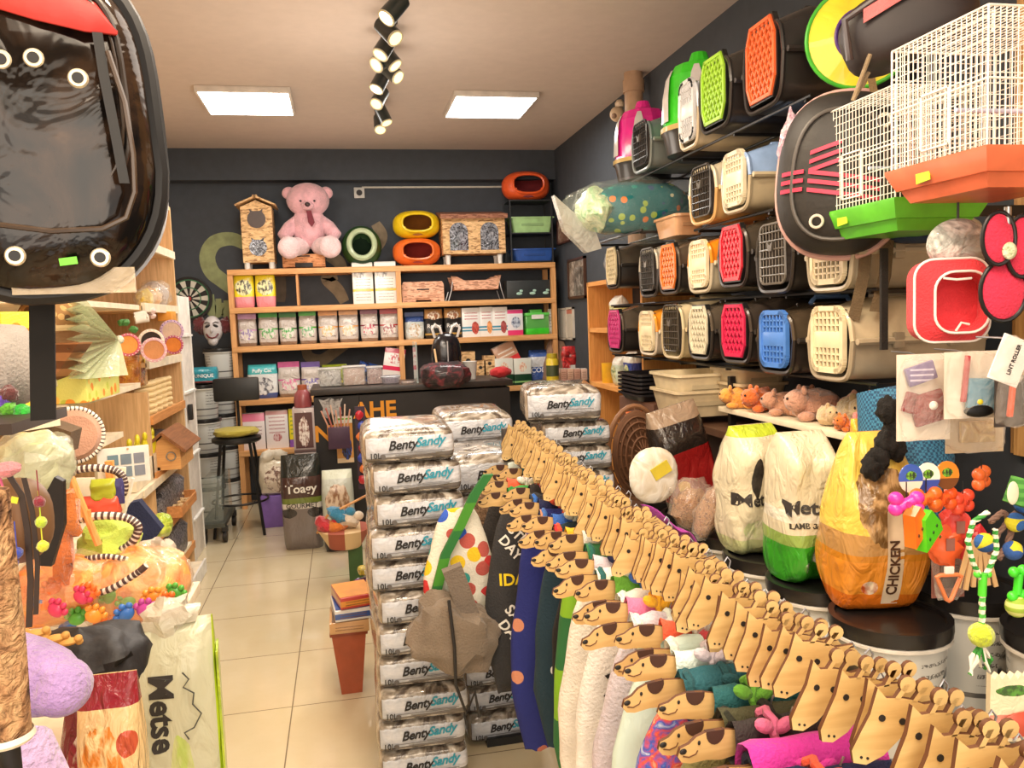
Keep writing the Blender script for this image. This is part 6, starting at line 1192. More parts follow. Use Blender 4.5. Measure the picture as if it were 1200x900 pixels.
# blister packs on hooks
def blister(px, Y, lab, back, kids, rz=-.15, name='hanging_pack', tilt=0):
    a = at(px[0], (px[1] + px[3]) / 2, Y=Y); b = at(px[2], (px[1] + px[3]) / 2, Y=Y); c = at((px[0] + px[2]) / 2, (px[1] + px[3]) / 2, Y=Y); w = b.x - a.x; h = at((px[0] + px[2]) / 2, px[1], Y=Y).z - at((px[0] + px[2]) / 2, px[3], Y=Y).z
    t = thing(name, lab, 'hanging pack', c, rot=(0, R(tilt), rz)); m = M(); m.box((0, 0, 0), (w, .004, h)); m.build('backing', back, t)
    m = M(); m.ell((0, -.006, 0), (w * .5, .012, h * .49), 16, 10, .5, .4, wob=.2, seed=px[0]); m.build('clear_bag', clear((244, 236, 226), .2, .1, 20, .8), t)
    m = M(); m.tube([(0, 0, h * .46), (0, .06, h * .5), (0, .14, h * .5)], .002, 6); m.build('hook', STEEL, t)
    for nm, x, z, ww, hh, mt, th in kids:
        m = M()
        if th == 'disc': m.ell((x * w, -.013, z * h), (ww * w / 2, .006, hh * h / 2), 16, 8)
        else: m.box((x * w, -.010, z * h), (ww * w, .012, hh * h), bev=.004, rot=(0, th, 0))
        m.build(nm, mt, t)
    return t
crm = plain((226, 214, 198), rough=.5)
blister((1054, 415, 1110, 516), 1.62, 'cream hanging pack holding a maroon fabric toy and a purple card', crm, [('purple_card', -.1, .28, .55, .22, pack((96, 80, 140), lines=(.2, .8, (220, 214, 236), 5), wr=0), -.3), ('maroon_toy', .05, -.12, .62, .36, cloth((130, 34, 44)), -.25), ('maroon_flap', -.3, -.05, .22, .24, cloth((130, 34, 44)), .3), ('white_ring', .12, -.09, .2, .12, WHITE, 'disc'), ('ring_centre', .12, -.09, .1, .06, plain((80, 90, 60)), 'disc')])
blister((1110, 412, 1165, 490), 1.55, 'hanging pack with a blue and black pouch and red band', crm, [('blue_pouch', .15, -.15, .55, .5, plastic((80, 140, 166)), .05), ('black_base', .1, -.38, .6, .2, BLACK, 'disc'), ('red_band', -.15, .1, .08, .7, plastic((176, 60, 70)), .1), ('yellow_mark', .1, -.25, .14, .1, plain((220, 200, 40)), 'disc')])
blister((1112, 480, 1172, 530), 1.66, 'lower clear hanging bag of folded tan goods', plain((200, 180, 150)), [('tan_filling', 0, 0, .6, .5, foil((206, 180, 130), (170, 140, 100)), 0)])
blister((1168, 440, 1204, 500), 1.5, 'dark hanging pack with orange and black tools', plain((60, 52, 48)), [('orange_tool', -.1, .1, .14, .8, plastic((240, 96, 50)), .1), ('dark_tool', .25, .05, .16, .7, plastic((30, 22, 26)), -.1)])
t = blister((1168, 395, 1200, 450), 1.42, 'white slanted lint roller card lettered in black', plain((236, 230, 226)), [], tilt=22, name='lint_roller_card'); text('LINT ROLLER', .011, INK, t, (-.008, -.022, .0), rot=(pi / 2, -pi / 2, 0), bold=.03)
# chew toys
p = at(1085, 560, Y=1.62); t = thing('squeaky_toy_cards', 'printed cards in blue, white and orange above the rubber toys', 'toy cards', p, -.2)
for k, (x, c, c2) in enumerate(((-.035, (60, 90, 180), (230, 220, 200)), (.01, (236, 234, 226), (60, 80, 170)), (.06, (230, 140, 40), (120, 70, 30)))): m = M(); m.prism(circ(.028, 16, x, 0, .034), .004, Matrix.Translation((0, .01 * k, 0))); m.build('card', pack(c, [(0, .4, c2)], (.5, .6, .22, .16, (120, 180, 50), (50, 60, 40)), wr=0), t)
toys = [(1062, 590, (246, 60, 180), 'magenta', 'leftmost of the bunch'), (1085, 585, (255, 110, 40), 'orange', 'second in the bunch'), (1105, 585, (255, 96, 40), 'bright orange', 'middle of the bunch'), (1128, 588, (250, 84, 60), 'coral', 'right of the middle'), (1150, 560, (246, 120, 60), 'pale orange', 'upper right of the bunch')]
for i, (px, py, c, nm, wh) in enumerate(toys):
    p = at(px, py, Y=1.60 + .02 * i); t = thing('bone_toy', '%s rubber bone toy hanging %s' % (nm, wh), 'dog toy', p, -.2 + .2 * i); m = M(); MT = plain(c, rough=.3, coat=.3)
    m.cyl((-.02, 0, -.01), (.02, 0, .01), .012, 14)
    for sx_, sz_ in ((-1, 1), (-1, -1), (1, 1), (1, -1)): m.ell((sx_ * .024, 0, sz_ * .012), (.017, .015, .016), 14, 10)
    m.build('bone_body', MT, t); m = M(); m.prism(circ(.007, 10, 0, 0), .028); m.build('stamped_mark', plain(tuple(q * .8 for q in c)), t)
    m = M(); m.tube([(0, 0, .015), (0, .0, .05)], .0015, 5); m.build('cord', BLACK, t)
for px, py, c, nm, wd in ((1072, 618, (250, 120, 40), 'orange', .035), (1085, 622, (96, 224, 40), 'lime green', .04)):
    p = at(px, py, Y=1.58); t = thing('wedge_toy', '%s rubber cheese wedge toy with small holes' % nm, 'dog toy', p, .3); m = M(); m.prism([(-wd * .4, -.045), (wd, .0), (wd * .8, .02), (0, .05), (-wd * .6, .03)], .03); m.build('wedge_body', plain(c, rough=.3, coat=.3), t)
    for k in range(4): m = M(); m.ell((-.008 + .012 * k, -.016, -.015 + .014 * (k % 3)), (.003, .002, .004), 8, 6); m.build('hole', plain(tuple(q * .4 for q in c)), t)
for i, (px, py, c) in enumerate(((1120, 620, (240, 80, 70)), (1140, 640, (226, 60, 66)), (1108, 640, (250, 110, 60)))):
    p = at(px, py, Y=1.68); t = thing('rubber_toy_pack', ['coral red soft rubber toy pack', 'red rubber toy pack lower right', 'orange knobbly rubber toy lower left'][i] + ' hanging below the bone toys', 'dog toy', p, -.2); m = M(); m.ell((0, 0, 0), (.035, .02, .045), 16, 12, .7, .7, wob=.5, seed=i); m.build('toy_body', plain(c, rough=.3, alpha=.9), t); m = M(); m.box((0, -.022, .01), (.02, .003, .03)); m.build('tag', plain((150, 100, 90)), t)
blister((1094, 615, 1128, 700), 1.76, 'rosy grey hanging pack below the rubber toys', plain((140, 90, 80)), [('brown_filling', 0, -.2, .6, .3, plain((70, 44, 34)), 0)])
p = at(1112, 690, Y=1.55); t = thing('triangle_toy', 'orange rounded triangle ring toy with a white tab', 'dog toy', p, -.2); m = M(); m.tube([(-.024, 0, .02), (-.028, 0, .028), (-.02, 0, .032), (.02, 0, .032), (.028, 0, .028), (.024, 0, .02), (.006, 0, -.024), (0, 0, -.028), (-.006, 0, -.024)], .005, 8, True); m.build('ring', plastic((226, 130, 80)), t); m = M(); m.box((0, 0, .04), (.022, .006, .024), bev=.003); m.build('tab', WHITE, t)
# rope toys
def rope(m, pts, r, n=3):
    P = [Vector(p) for p in pts]; Q = []
    for i in range(len(P) - 1):
        for k in range(8): Q.append(P[i].lerp(P[i + 1], k / 8))
    Q.append(P[-1])
    for s_ in range(n):
        S = []
        for i, q in enumerate(Q):
            tg = (Q[min(i + 1, len(Q) - 1)] - Q[max(i - 1, 0)]).normalized(); u_ = tg.orthogonal().normalized(); v_ = tg.cross(u_); a = i * .75 + s_ * 2 * pi / n; S.append(q + (u_ * cos(a) + v_ * sin(a)) * r * .55)
        m.tube(S, r * .62, 6)
def ball(t, c, r, a, b, name='ball'):
    m = M(); m.ell(c, (r, r, r), 20, 14); m.build(name, plain(a, rough=.85), t); m = M(); m.ell((c[0] + r * .1, c[1] - r * .15, c[2] - r * .1), (r * .9, r * .9, r * .9), 16, 10, rot=(.3, .4, 0)); m.build('ball_panel', plain(b, rough=.85), t)
Y_ = 1.35
t = thing('rope_ball_toy', 'green and white rope toy with a lime tennis ball and frayed end', 'dog toy', at(1150, 700, Y=Y_)); L_ = lambda px, py: at(px, py, Y=Y_) - at(1150, 700, Y=Y_)
m = M(); rope(m, [L_(1158, 600), L_(1140, 612), L_(1134, 635), L_(1140, 660), L_(1150, 678)], .005); rope(m, [L_(1166, 620), L_(1168, 645), L_(1160, 665), L_(1152, 678)], .005); m.build('rope_loop', stripes((60, 150, 60), (236, 232, 214), 60, 2), t)
m = M(); m.cyl(L_(1152, 672), L_(1151, 698), .008, 12); m.ell(L_(1145, 673), (.007,) * 3); m.ell(L_(1158, 673), (.007,) * 3); m.build('green_grip', plastic((90, 220, 60)), t)
m = M(); rope(m, [L_(1151, 698), L_(1151, 730)], .006); m.build('rope_stem', stripes((90, 190, 80), (236, 232, 214), 60, 2), t)
m = M(); m.ell(L_(1150, 744), (.0245,) * 3, 22, 16); m.build('tennis_ball', fur((206, 226, 60)), t)
m = M()
for i in range(9): q = L_(1150, 760); m.tube([q + Vector((0, 0, .01)), q + Vector((.018 * sin(i * 2.1), .01 * cos(i * 3), -.02)), q + Vector((.026 * sin(i * 2.1 + .4), .012 * cos(i), -.045 - .003 * (i % 3)))], [.004, .004, .002], 5)
m.build('frayed_end', stripes((60, 150, 60), (240, 236, 226), 40, 0), t)
t = thing('ball_bunch_toy', 'bunch of yellow and blue tennis balls tied with brown knotted rope', 'dog toy', at(1180, 625, Y=1.42)); L_ = lambda px, py, y=1.42: at(px, py, Y=y) - at(1180, 625, Y=1.42)
m = M(); rope(m, [L_(1160, 612), L_(1175, 600), L_(1188, 612), L_(1180, 640), L_(1170, 655)], .006); rope(m, [L_(1190, 600), L_(1170, 625), L_(1160, 650)], .005); m.build('knotted_rope', plain((120, 92, 80), rough=.8), t)
for px, py in ((1190, 612), (1154, 636), (1187, 645), (1200, 590)): c = L_(px, py, 1.41); m = M(); m.ell(c, (.02,) * 3, 20, 14); m.build('tennis_ball', dots((214, 206, 50), [(50, 100, 170), (214, 206, 50), (50, 90, 160)], 22, .5), t)
t = thing('green_bone_rope_toy', 'lime rubber bone above a woven green rope ball at the right edge', 'dog toy', at(1192, 690, Y=1.3)); m = M(); m.cyl((0, 0, -.01), (.004, 0, .03), .008, 12)
for q in ((-.008, .034), (.012, .036), (-.01, -.014), (.01, -.012)): m.ell((q[0], 0, q[1]), (.0105, .009, .0105))
m.build('rubber_bone', plastic((70, 220, 50)), t); m = M(); m.ell((0, 0, -.035), (.021,) * 3, 20, 14); m.build('woven_ball', stripes((150, 180, 60), (206, 214, 130), 60, 2), t)
t = thing('green_tag_toy', 'dark green rubber roll with a white oval tag at the right edge', 'dog toy', at(1190, 580, Y=1.38)); m = M(); m.cyl((0, 0, -.02), (.02, 0, .03), .024, 18); m.build('roll', stripes((50, 120, 40), (80, 150, 60), 60, 2), t); m = M(); m.ell((-.025, -.02, .01), (.014, .003, .024), 16, 8); m.build('oval_tag', plain((232, 232, 206)), t)
# pointed beige treat cards in the lower right corner
t = thing('treat_card_pack', 'beige jagged topped treat pack with red print in the lower right corner', 'treat pack', at(1190, 825, Y=1.08), -.2)
m = M(); zig = [(-.045, -.06), (.05, -.06)] + [(.05 - .0063 * i, .045 + (.009 if i % 2 else 0)) for i in range(16)]; m.prism(zig, .012); m.build('card', pack((232, 220, 186), [(.25, .4, (220, 150, 130))], (.4, .75, .3, .08, (90, 150, 60), (60, 90, 50)), lines=(.05, .25, (150, 120, 90), 6), wr=.2), t); m = M(); m.ell((0, -.01, -.03), (.03, .006, .02), 12, 6, wob=.5); m.build('red_print', plain((190, 80, 60)), t)
t = thing('treat_stick_pack', 'beige fan of pressed chew sticks hanging behind the rope toys', 'treat pack', at(1145, 655, Y=1.62), -.2)
for i in range(6): m = M(); m.box((-.03 + .014 * i, .003 * i, -.01 - .006 * (i % 2)), (.010, .006, .12), rot=(0, .25 - .1 * i, 0)); m.build('chew_stick', plain((206, 170, 120)), t)
# brown tiled panel between buckets and wall edge
def tiles2():
    n = NT('brown_tiles'); b = n.n('TexBrick', offset=0); b.inputs['Scale'].default_value = 1; b.inputs['Brick Width'].default_value = .12; b.inputs['Row Height'].default_value = .12; b.inputs['Mortar Size'].default_value = .004
    mp = n.n('Mapping'); mp.inputs['Rotation'].default_value = (pi / 2, 0, 0); n.l(n.tc.outputs['Object'], mp.inputs[0]); n.l(mp.outputs[0], b.inputs['Vector'])
    b.inputs['Color1'].default_value = lin((120, 96, 78)); b.inputs['Color2'].default_value = lin((110, 88, 72)); b.inputs['Mortar'].default_value = lin((60, 48, 40)); return n.fin(b.outputs[0], .4)
m = M(); m.box((1.86, 1.5, .6), (.5, .04, 1.2)); one('tiled_partition', m, tiles2(), 'brown tiled low partition between the near buckets and the right edge', 'partition')
# ================================================================ left side: shelving
LX = -1.1; LW2 = wood((236, 200, 150), (216, 176, 124), 1); LWV = wood((232, 192, 142), (208, 166, 116), 2); CRM = plain((246, 232, 204), rough=.5)
t = thing('tall_pine_shelving', 'tall pale pine shelving along the left wall, far section', 'shelf unit', (0, 0, 0))
for y in (4.90, 5.90): z1 = 1.30 if y < 5 else 2.47; m = M(); m.box((-1.36, y, z1 / 2), (.52, .03, z1)); m.build('side_panel', LWV, t)
m = M(); m.box((-1.605, 5.4, 1.24), (.02, 1.0, 2.46)); m.build('back_panel', LW2, t)
for z in (2.46, 2.14, 1.775, 1.45, 1.13, .80, .46, .15):
    m = M(); m.box((-1.35, 5.40, z), (.5, .97, .025)); m.build('board', LW2, t)
    if z < 2.4: m = M(); m.box((-1.095, 5.40, z + .004), (.02, .97, .05)); m.build('front_lip', wood((226, 160, 96), (206, 140, 80), 1) if z < 1.2 else CRM, t)
t = thing('pale_shelving', 'pale wooden shelving with cream boards along the left wall, near section', 'shelf unit', (0, 0, 0))
m = M(); m.box((-1.605, 3.8, .95), (.02, 2.2, 1.9)); m.build('back_panel', LW2, t)
for z, y0, y1, x1 in ((1.79, 3.2, 4.85, -1.1), (1.37, 2.6, 4.66, -1.08), (1.15, 2.7, 4.33, -1.1), (.80, 3.0, 4.85, -1.08), (.45, 3.0, 4.85, -1.1)): m = M(); m.box(((-1.6 + x1) / 2, (y0 + y1) / 2, z - .013), (x1 + 1.6, y1 - y0, .026)); m.build('board', CRM, t)
m = M(); m.box((-1.36, 2.6, .95), (.5, .03, 1.9)); m.build('side_panel', LWV, t)
for z in (.80, ): m = M(); m.box((-1.09, 5.0, z - .02), (.03, .9, .04)); m.build('price_rail', CRM, t)
t = thing('white_narrow_shelf', 'narrow white shelf unit between the pine shelving and the stool', 'shelf unit', (0, 0, 0))
m = M(); m.box((-1.35, 5.95, .94), (.5, .025, 1.88)); m.box((-1.35, 6.36, .94), (.5, .025, 1.88)); m.build('side_panels', WHITE, t); m = M(); m.box((-1.13, 6.15, .94), (.05, .40, 1.88), bev=.004); m.build('front_panel', plain((236, 228, 218), rough=.5), t)
for z in (.3, .75, 1.2, 1.6): m = M(); m.box((-1.1, 6.15, z), (.03, .38, .015)); m.build('ledge', WHITE, t)
t = thing('black_device', 'small black handset in a holder on the white narrow shelf', 'device', (-1.085, 6.05, 1.01)); m = M(); m.box((0, 0, .05), (.03, .05, .11), bev=.006); m.build('handset', BLACK, t); m = M(); m.box((-.01, .06, .04), (.02, .03, .08)); m.build('holder', plain((120, 120, 126)), t)
t = thing('floor_plinth', 'low white plinth strip on the floor under the left shelving', 'plinth', (0, 0, 0)); m = M(); m.box((-1.25, 4.6, .04), (.5, 2.2, .08), bev=.004); m.build('plinth_body', CRM, t); m = M(); m.box((-.995, 4.6, .05), (.012, 2.2, .09)); m.build('kick_board', WHITE, t)
# goods on the far section
def lump(x, y, z, r, mt, lab, cat, name, kind='ell', rz=0, seed=0, rot=None, e=(.8, .8), w=.25):
    m = M(); m.ell((0, 0, r[2]), r, 18, 12, e[0], e[1], rot=rot, wob=w, seed=seed); return one(name, m, mt, lab, cat, (x, y, z), rz)
lump(-1.16, 5.84, 2.475, (.05, .10, .035), fur((240, 216, 190)), 'cream soft lump lying on top of the tall pine shelving', 'cushion', 'cream_cushion')
carrel = [(5.62, 1.79, (236, 190, 140), 'peach wrapped toy on the third board of the tall shelving', .07), (5.45, 1.79, (236, 206, 90), 'yellow flowered toy on the third board of the tall shelving', .06), (5.76, 1.79, (190, 170, 160), 'grey wrapped plush on the third board by the far panel', .09)]
for i, (y, z, c, lab, r_) in enumerate(carrel):
    t = thing('wrapped_toy', lab, 'toy', (-1.2, y, z)); m = M(); m.ell((0, 0, r_ * .9), (r_ * .9, r_, r_), 16, 12, wob=.3, seed=i); m.build('toy_body', fur(c), t); m = M(); m.ell((0, 0, r_ * .95), (r_ * 1.05, r_ * 1.15, r_ * 1.1), 16, 12, .9, .9, wob=.35, seed=i + 4); m.build('clear_wrap', clear((246, 236, 220), .25), t)
# round scratch discs
dsk = [((150, 404), 12, (206, 100, 120), (226, 150, 70), 'orange centred disc with a pink rim, leftmost of the cluster'), ((177, 400), 13, (244, 226, 206), (54, 40, 32), 'black centred disc with a white scalloped rim in front'), ((180, 410), 13, (230, 180, 190), (206, 140, 90), 'tan disc with a pink rim below the black one'), ((201, 388), 12, (214, 180, 206), (220, 190, 166), 'beige disc with a lilac scalloped rim, upper right'), ((203, 404), 10, (190, 90, 120), (222, 130, 50), 'small orange disc with a dark pink rim at the right')]
for i, ((px, py), r_, c1, c2, lab) in enumerate(dsk):
    X = -1.04 + .015 * (i % 3); p = at(px, py, X=X); R_ = r_ * (p - Vector((0, 0, EYE))).length / FPX
    t = thing('scratch_disc', lab, 'cat toy', p, rot=(0, 0, .35)); m = M(); m.lathe([(R_, 0), (R_ * 1.02, .012), (R_ * .8, .016), (R_ * .78, .01)], 28, Matrix.Rotation(pi / 2, 4, 'X'), cap=False); m.build('rim', plain(c1, rough=.6), t)
    m = M(); m.lathe([(0, .008), (R_ * .82, .010)], 28, Matrix.Rotation(pi / 2, 4, 'X'), cap=False); m.build('centre_pad', plain(c2, rough=.8, bs=60), t)
    m = M()
    for k in range(20): a = 2 * pi * k / 20; m.ell((R_ * .93 * cos(a), -.016, R_ * .93 * sin(a)), (R_ * .05, .004, R_ * .05), 6, 4)
    m.build('stitched_edge', plain((250, 240, 230) if i != 3 else (120, 110, 160)), t)
p = at(162, 376, X=-1.08)
for i, (px, py, c, lab) in enumerate((((158), 375, (246, 238, 226), 'white ribbon rolls hanging above the scratch discs'), (178, 372, (236, 206, 196), 'pale pink tangle of bows above the black disc'), (196, 376, (236, 160, 60), 'orange carton on the board behind the discs'), (150, 388, (80, 140, 70), 'green tuft left of the white ribbons'))):
    p = at(px, py, X=-1.1); m = M()
    if i == 2: m.box((0, 0, .03), (.08, .16, .06), bev=.004)
    elif i == 0: [m.cyl((-.01 * k, .04 * k, .02 * (k % 2)), (.05, .04 * k + .02, .01 + .02 * (k % 2)), .022, 12) for k in range(3)]
    else: [m.ell((rnd.uniform(-.03, .03), rnd.uniform(-.05, .05), rnd.uniform(0, .05)), (.022, .03, .018), 8, 6, wob=.5, seed=k) for k in range(7 if i == 1 else 3)]
    one(['ribbon_rolls', 'bow_tangle', 'orange_carton', 'green_tuft'][i], m, plain(c, rough=.7), lab, ['ribbon', 'bow', 'box', 'pet toy'][i], p)
t = thing('amber_tank', 'amber brown printed box on the board under the discs', 'box', at(153, 452, X=-1.2)); m = M(); m.box((0, 0, .09), (.14, .22, .18), bev=.004); m.build('box_body', marbled([(90, 50, 24), (190, 110, 40), (226, 170, 70)], 9, .2), t); m = M(); m.box((0, 0, .185), (.15, .23, .014)); m.build('lid', plain((120, 80, 50)), t)
for k in range(5):
    m = M(); m.prism([(.03 * cos(a) * (1 if j % 2 else .5), .03 * sin(a) * (1 if j % 2 else .5)) for j, a in enumerate([2 * pi * j / 10 for j in range(10)])], .008); one('star_treat', m, plain((240, 220, 110), rough=.6), 'yellow star shaped treat standing on the cream board below the discs', 'treat', (-1.12, 5.0 + .07 * k, 1.49), rz=.8, group='yellow star treats')
def crate_of(name, lab, px, X, cols, n, wdt=.26, h=.07, bone=True, Lr=.022):
    p = at(*px, X=X); t = thing(name, lab, 'crate' if bone else 'basket', p); m = M(); m.box((0, 0, .008), (.22, wdt, .014)); 
    for s_ in (-1, 1): m.box((0, s_ * wdt / 2, h / 2), (.22, .012, h)); m.box((s_ * .11, 0, h * .4), (.012, wdt, h * .8))
    m.build('tray_box', wood((214, 150, 90), (190, 126, 70), 1), t)
    for k in range(n):
        b = M(); c = (rnd.uniform(-.08, .08), rnd.uniform(-wdt * .42, wdt * .42), h * .5 + rnd.uniform(0, .05)); a = rnd.uniform(0, pi); d = Vector((cos(a) * .035, sin(a) * .035, rnd.uniform(-.01, .01))); c = Vector(c)
        b.cyl(c - d, c + d, .008, 8)
        for q in (c - d, c + d): b.ell(q, (.014, .014, .012), 8, 6)
        b.build('chew_bone', plain(cols[k % len(cols)], rough=.6), t)
crate_of('bone_crate', 'wooden tray heaped with beige chew bones on the fifth board', (200, 597), -1.13, [(222, 190, 140), (206, 170, 120)], 22, .5)
# stacked cream sticks, black packs, house roof
t = thing('chew_stick_stack', 'stack of cream chew sticks filling the board above the little roof', 'treat', (-1.16, 5.25, 1.143))
for k in range(6):
    for j in range(4): m = M(); m.cyl((-.05 + .03 * (k % 2), -.22 + j * .15, .02 + k * .033), (.05, -.13 + j * .15, .02 + k * .033 + .008), .015, 8); m.build('chew_stick', plain((240, 214, 160), rough=.6), t)
def pellet_packs(y, z, lab, n=1, ln=.5, hh=.2):
    t = thing('dark_chew_bag', lab, 'treat bag', (-1.2, y, z)); m = M(); m.ell((0, 0, hh / 2), (.12, ln / 2, hh / 2), 20, 12, .5, .5, wob=.15); m.build('dark_chews', marbled([(30, 30, 36), (70, 70, 80), (150, 146, 150), (40, 38, 44)], 34, .4, 1, .3, 2), t); m = M(); m.box((.1, 0, hh * .12), (.03, ln, .02)); m.build('price_strip', CRM, t)
pellet_packs(5.35, .815, 'bag of dark grey chews below the cream stick stack', ln=.7, hh=.19); pellet_packs(5.4, .475, 'mesh bag of dark chews on the lower board, upper of two', ln=.72, hh=.24); pellet_packs(5.4, .165, 'mesh bag of dark chews on the lowest board of the shelving', ln=.72, hh=.24)
p = at(200, 530, X=-1.02); t = thing('bird_house', 'little wooden bird house with an overhanging brown roof on the shelving', 'bird house', (-1.06, 5.2, .83)); m = M(); m.prism([(-.09, 0), (.09, 0), (.09, .12), (0, .2), (-.09, .12)], .4, Matrix.Rotation(0, 4, 'Z')); m.build('house_body', wood((230, 176, 110), (210, 150, 90)), t)
for s_ in (-1, 1): m = M(); m.box((s_ * .065, 0, .165), (.17, .5, .016), rot=(0, s_ * .72, 0)); m.build('roof_board', wood((150, 96, 56), (120, 74, 40), 1), t)
m = M(); m.tube([(.04 + .025 * cos(a), -.21, .08 + .025 * sin(a)) for a in [2 * pi * i / 16 for i in range(16)]], .004, 6, True); m.build('ring_perch', STEEL, t)
# yellow toy gloves
m = M(); p = at(172, 560, X=-1.12); m.box((-1.2, p.y, .87), (.2, .62, .135), bev=.004); one('cream_riser', m, CRM, 'cream riser block under the row of yellow rubber toys', 'riser'); ry_ = p.y
for i in range(7):
    p = Vector((-1.14 + .02 * (i % 2), ry_ - .25 + i * .085, .9375)); m = M(); m.ell((0, 0, .05), (.022, .035, .06), 12, 8, wob=.3, seed=i); m.ell((.005, 0, .12), (.014, .018, .025), 8, 6)
    one('yellow_toy', m, plastic((238, 222, 40)), 'glossy yellow rubber toy standing in the row above the framed pictures', 'pet toy', p, group='yellow rubber toys in a row')
for i, px in enumerate((143, 153)): p = Vector((-1.12, ry_ - .30 + .001 * i + .05 * i - .0, .9375)); m = M(); m.ell((0, 0, .03), (.018, .03, .035), 10, 8, .6, .6); m.box((0, 0, .065), (.02, .03, .02)); one('blue_toy', m, plastic((40, 40, 90)), 'small dark blue figure in front of the yellow toys, ' + ('left' if i == 0 else 'right'), 'pet toy', p, group='dark blue figures')
p = at(147, 566, X=-1.03); t = thing('framed_picture_board', 'white frame with grey blue picture tiles standing on the cream board', 'frame', p, rz=.3); m = M(); m.box((0, 0, .085), (.22, .014, .17), bev=.004); m.build('frame', WHITE, t)
for a_ in range(3):
    for b_ in range(2): m = M(); m.box((-.045 + .055 * a_, -.009, .055 + .058 * b_), (.045, .003, .048)); m.build('picture_tile', plain((110 + 12 * a_, 140, 156)), t)
m = M(); m.cyl((.02, -.008, .16), (.02, -.012, .16), .005, 8); m.build('peg', plain((220, 170, 120)), t)
# yellow patterned box
ca = at(103, 472, Z=1.372); cb = at(60, 474, Y=ca.y); cc_ = at(141, 462, X=ca.x); bw, bd = ca.x - cb.x, min(cc_.y - ca.y, .9)
t = thing('flowered_box', 'yellow green box with orange flower print on the cream board', 'box', (ca.x - bw / 2, ca.y + bd / 2, 1.372)); m = M(); m.box((0, 0, .055), (bw, bd, .11), bev=.003); m.build('box_body', dots((226, 226, 120), [(240, 150, 50), (226, 226, 120), (200, 210, 80), (250, 200, 90)], 20, .42, .5), t); m = M(); m.box((0, 0, .112), (bw * .95, bd * .97, .004)); m.build('lid', plain((240, 232, 170)), t)
# pleated cellophane fan
p = at(140, 398, X=-1.0); t = thing('pleated_fan', 'pale green clear pleated wrap gathered at its right end', 'wrapping', p); m = M(); vs = []; N = 26; ap = Vector((0, 0, 0)); E0 = at(85, 345, X=-.98) - p; E1 = at(90, 445, X=-.98) - p; E2 = at(142, 440, X=-.98) - p
rim = []
for i in range(N + 1):
    s_ = i / N; q = E0.lerp(E1, min(1, s_ * 1.5)) if s_ < .667 else E1.lerp(E2, (s_ - .667) * 3); q = q + Vector((.03 * (-1) ** i, -.0, 0)); rim.append(q)
vs = [ap] + rim; m.add(vs, [(0, i + 1, i + 2) for i in range(N)]); m.build('pleats', clear((206, 216, 176), .7, .25, 10, .4), t, angle=5); m = M(); m.ell((0, 0, 0), (.02, .03, .02), 10, 6); m.build('gathered_knot', clear((230, 230, 206), .8, .3), t)
t = thing('dome_basket', 'small brown dome basket with cream trim behind the black pole', 'basket', at(60, 385, X=-1.12)); m = M(); m.lathe([(.12, 0), (.115, .06), (.08, .12), (.0, .14)], 20); m.build('woven_dome', dots((150, 110, 60), [(90, 60, 30), (200, 160, 100)], 40, .5, .7), t); m = M(); m.tube([(.125 * cos(a), .125 * sin(a), .0) for a in [2 * pi * i / 24 for i in range(24)]], .012, 6, True); m.build('trim', plain((226, 200, 150)), t)
t = thing('brown_fan_cloth', 'brown pleated cloth tucked in a cream holder on the box', 'cloth', at(82, 432, X=-1.03)); m = M(); m.prism([(-.12, -.05), (.16, .1), (-.12, .1)], .05, Matrix.Rotation(-.9, 4, 'Z')); m.build('folded_cloth', stripes((176, 128, 90), (110, 70, 44), 16, 2), t); m = M(); m.box((-.09, .07, .02), (.03, .03, .18)); m.build('holder', CRM, t)
# yellow giraffe-print panel, grey cushion at the far left
p = at(26, 430, X=-.86); t = thing('spotted_panel', 'bright yellow panel with brown giraffe spots left of the black pole', 'pet scratcher', p, rz=1.0); m = M(); m.box((0, 0, 0), (.12, .03, .30), bev=.01); m.build('panel', dots((250, 222, 70), [(190, 140, 40), (250, 222, 70)], 26, .45, .5), t); m = M(); m.box((0, 0, -.16), (.14, .08, .02)); m.build('base', CRM, t)
p = at(6, 430, Y=1.9); m = M(); m.ell((0, 0, 0), (.06, .10, .09), 18, 12, .8, .8, wob=.12); one('grey_cushion', m, cloth((176, 170, 164)), 'soft grey cushion at the left frame edge', 'cushion', p)
for i, (px, py, c, nm) in enumerate(((3, 470, (120, 90, 200), 'violet'), (8, 478, (110, 200, 60), 'lime'), (27, 484, (50, 190, 60), 'green'), (10, 462, (110, 60, 60), 'maroon'))):
    p = at(px, py, Y=1.8); t = thing('pompom_toy', '%s pompom on the dark ledge left of the pole' % nm, 'cat toy', p); m = M(); m.ell((0, 0, 0), (.018,) * 3, 14, 10, wob=.3, seed=i); m.build('pompom', fur(c), t)
m = M(); p = at(10, 494, Y=1.75); m.box((p.x - .12, p.y, p.z), (.36, .3, .02)); one('dark_ledge', m, plain((60, 46, 38)), 'dark narrow ledge under the pompoms at the left edge', 'ledge')
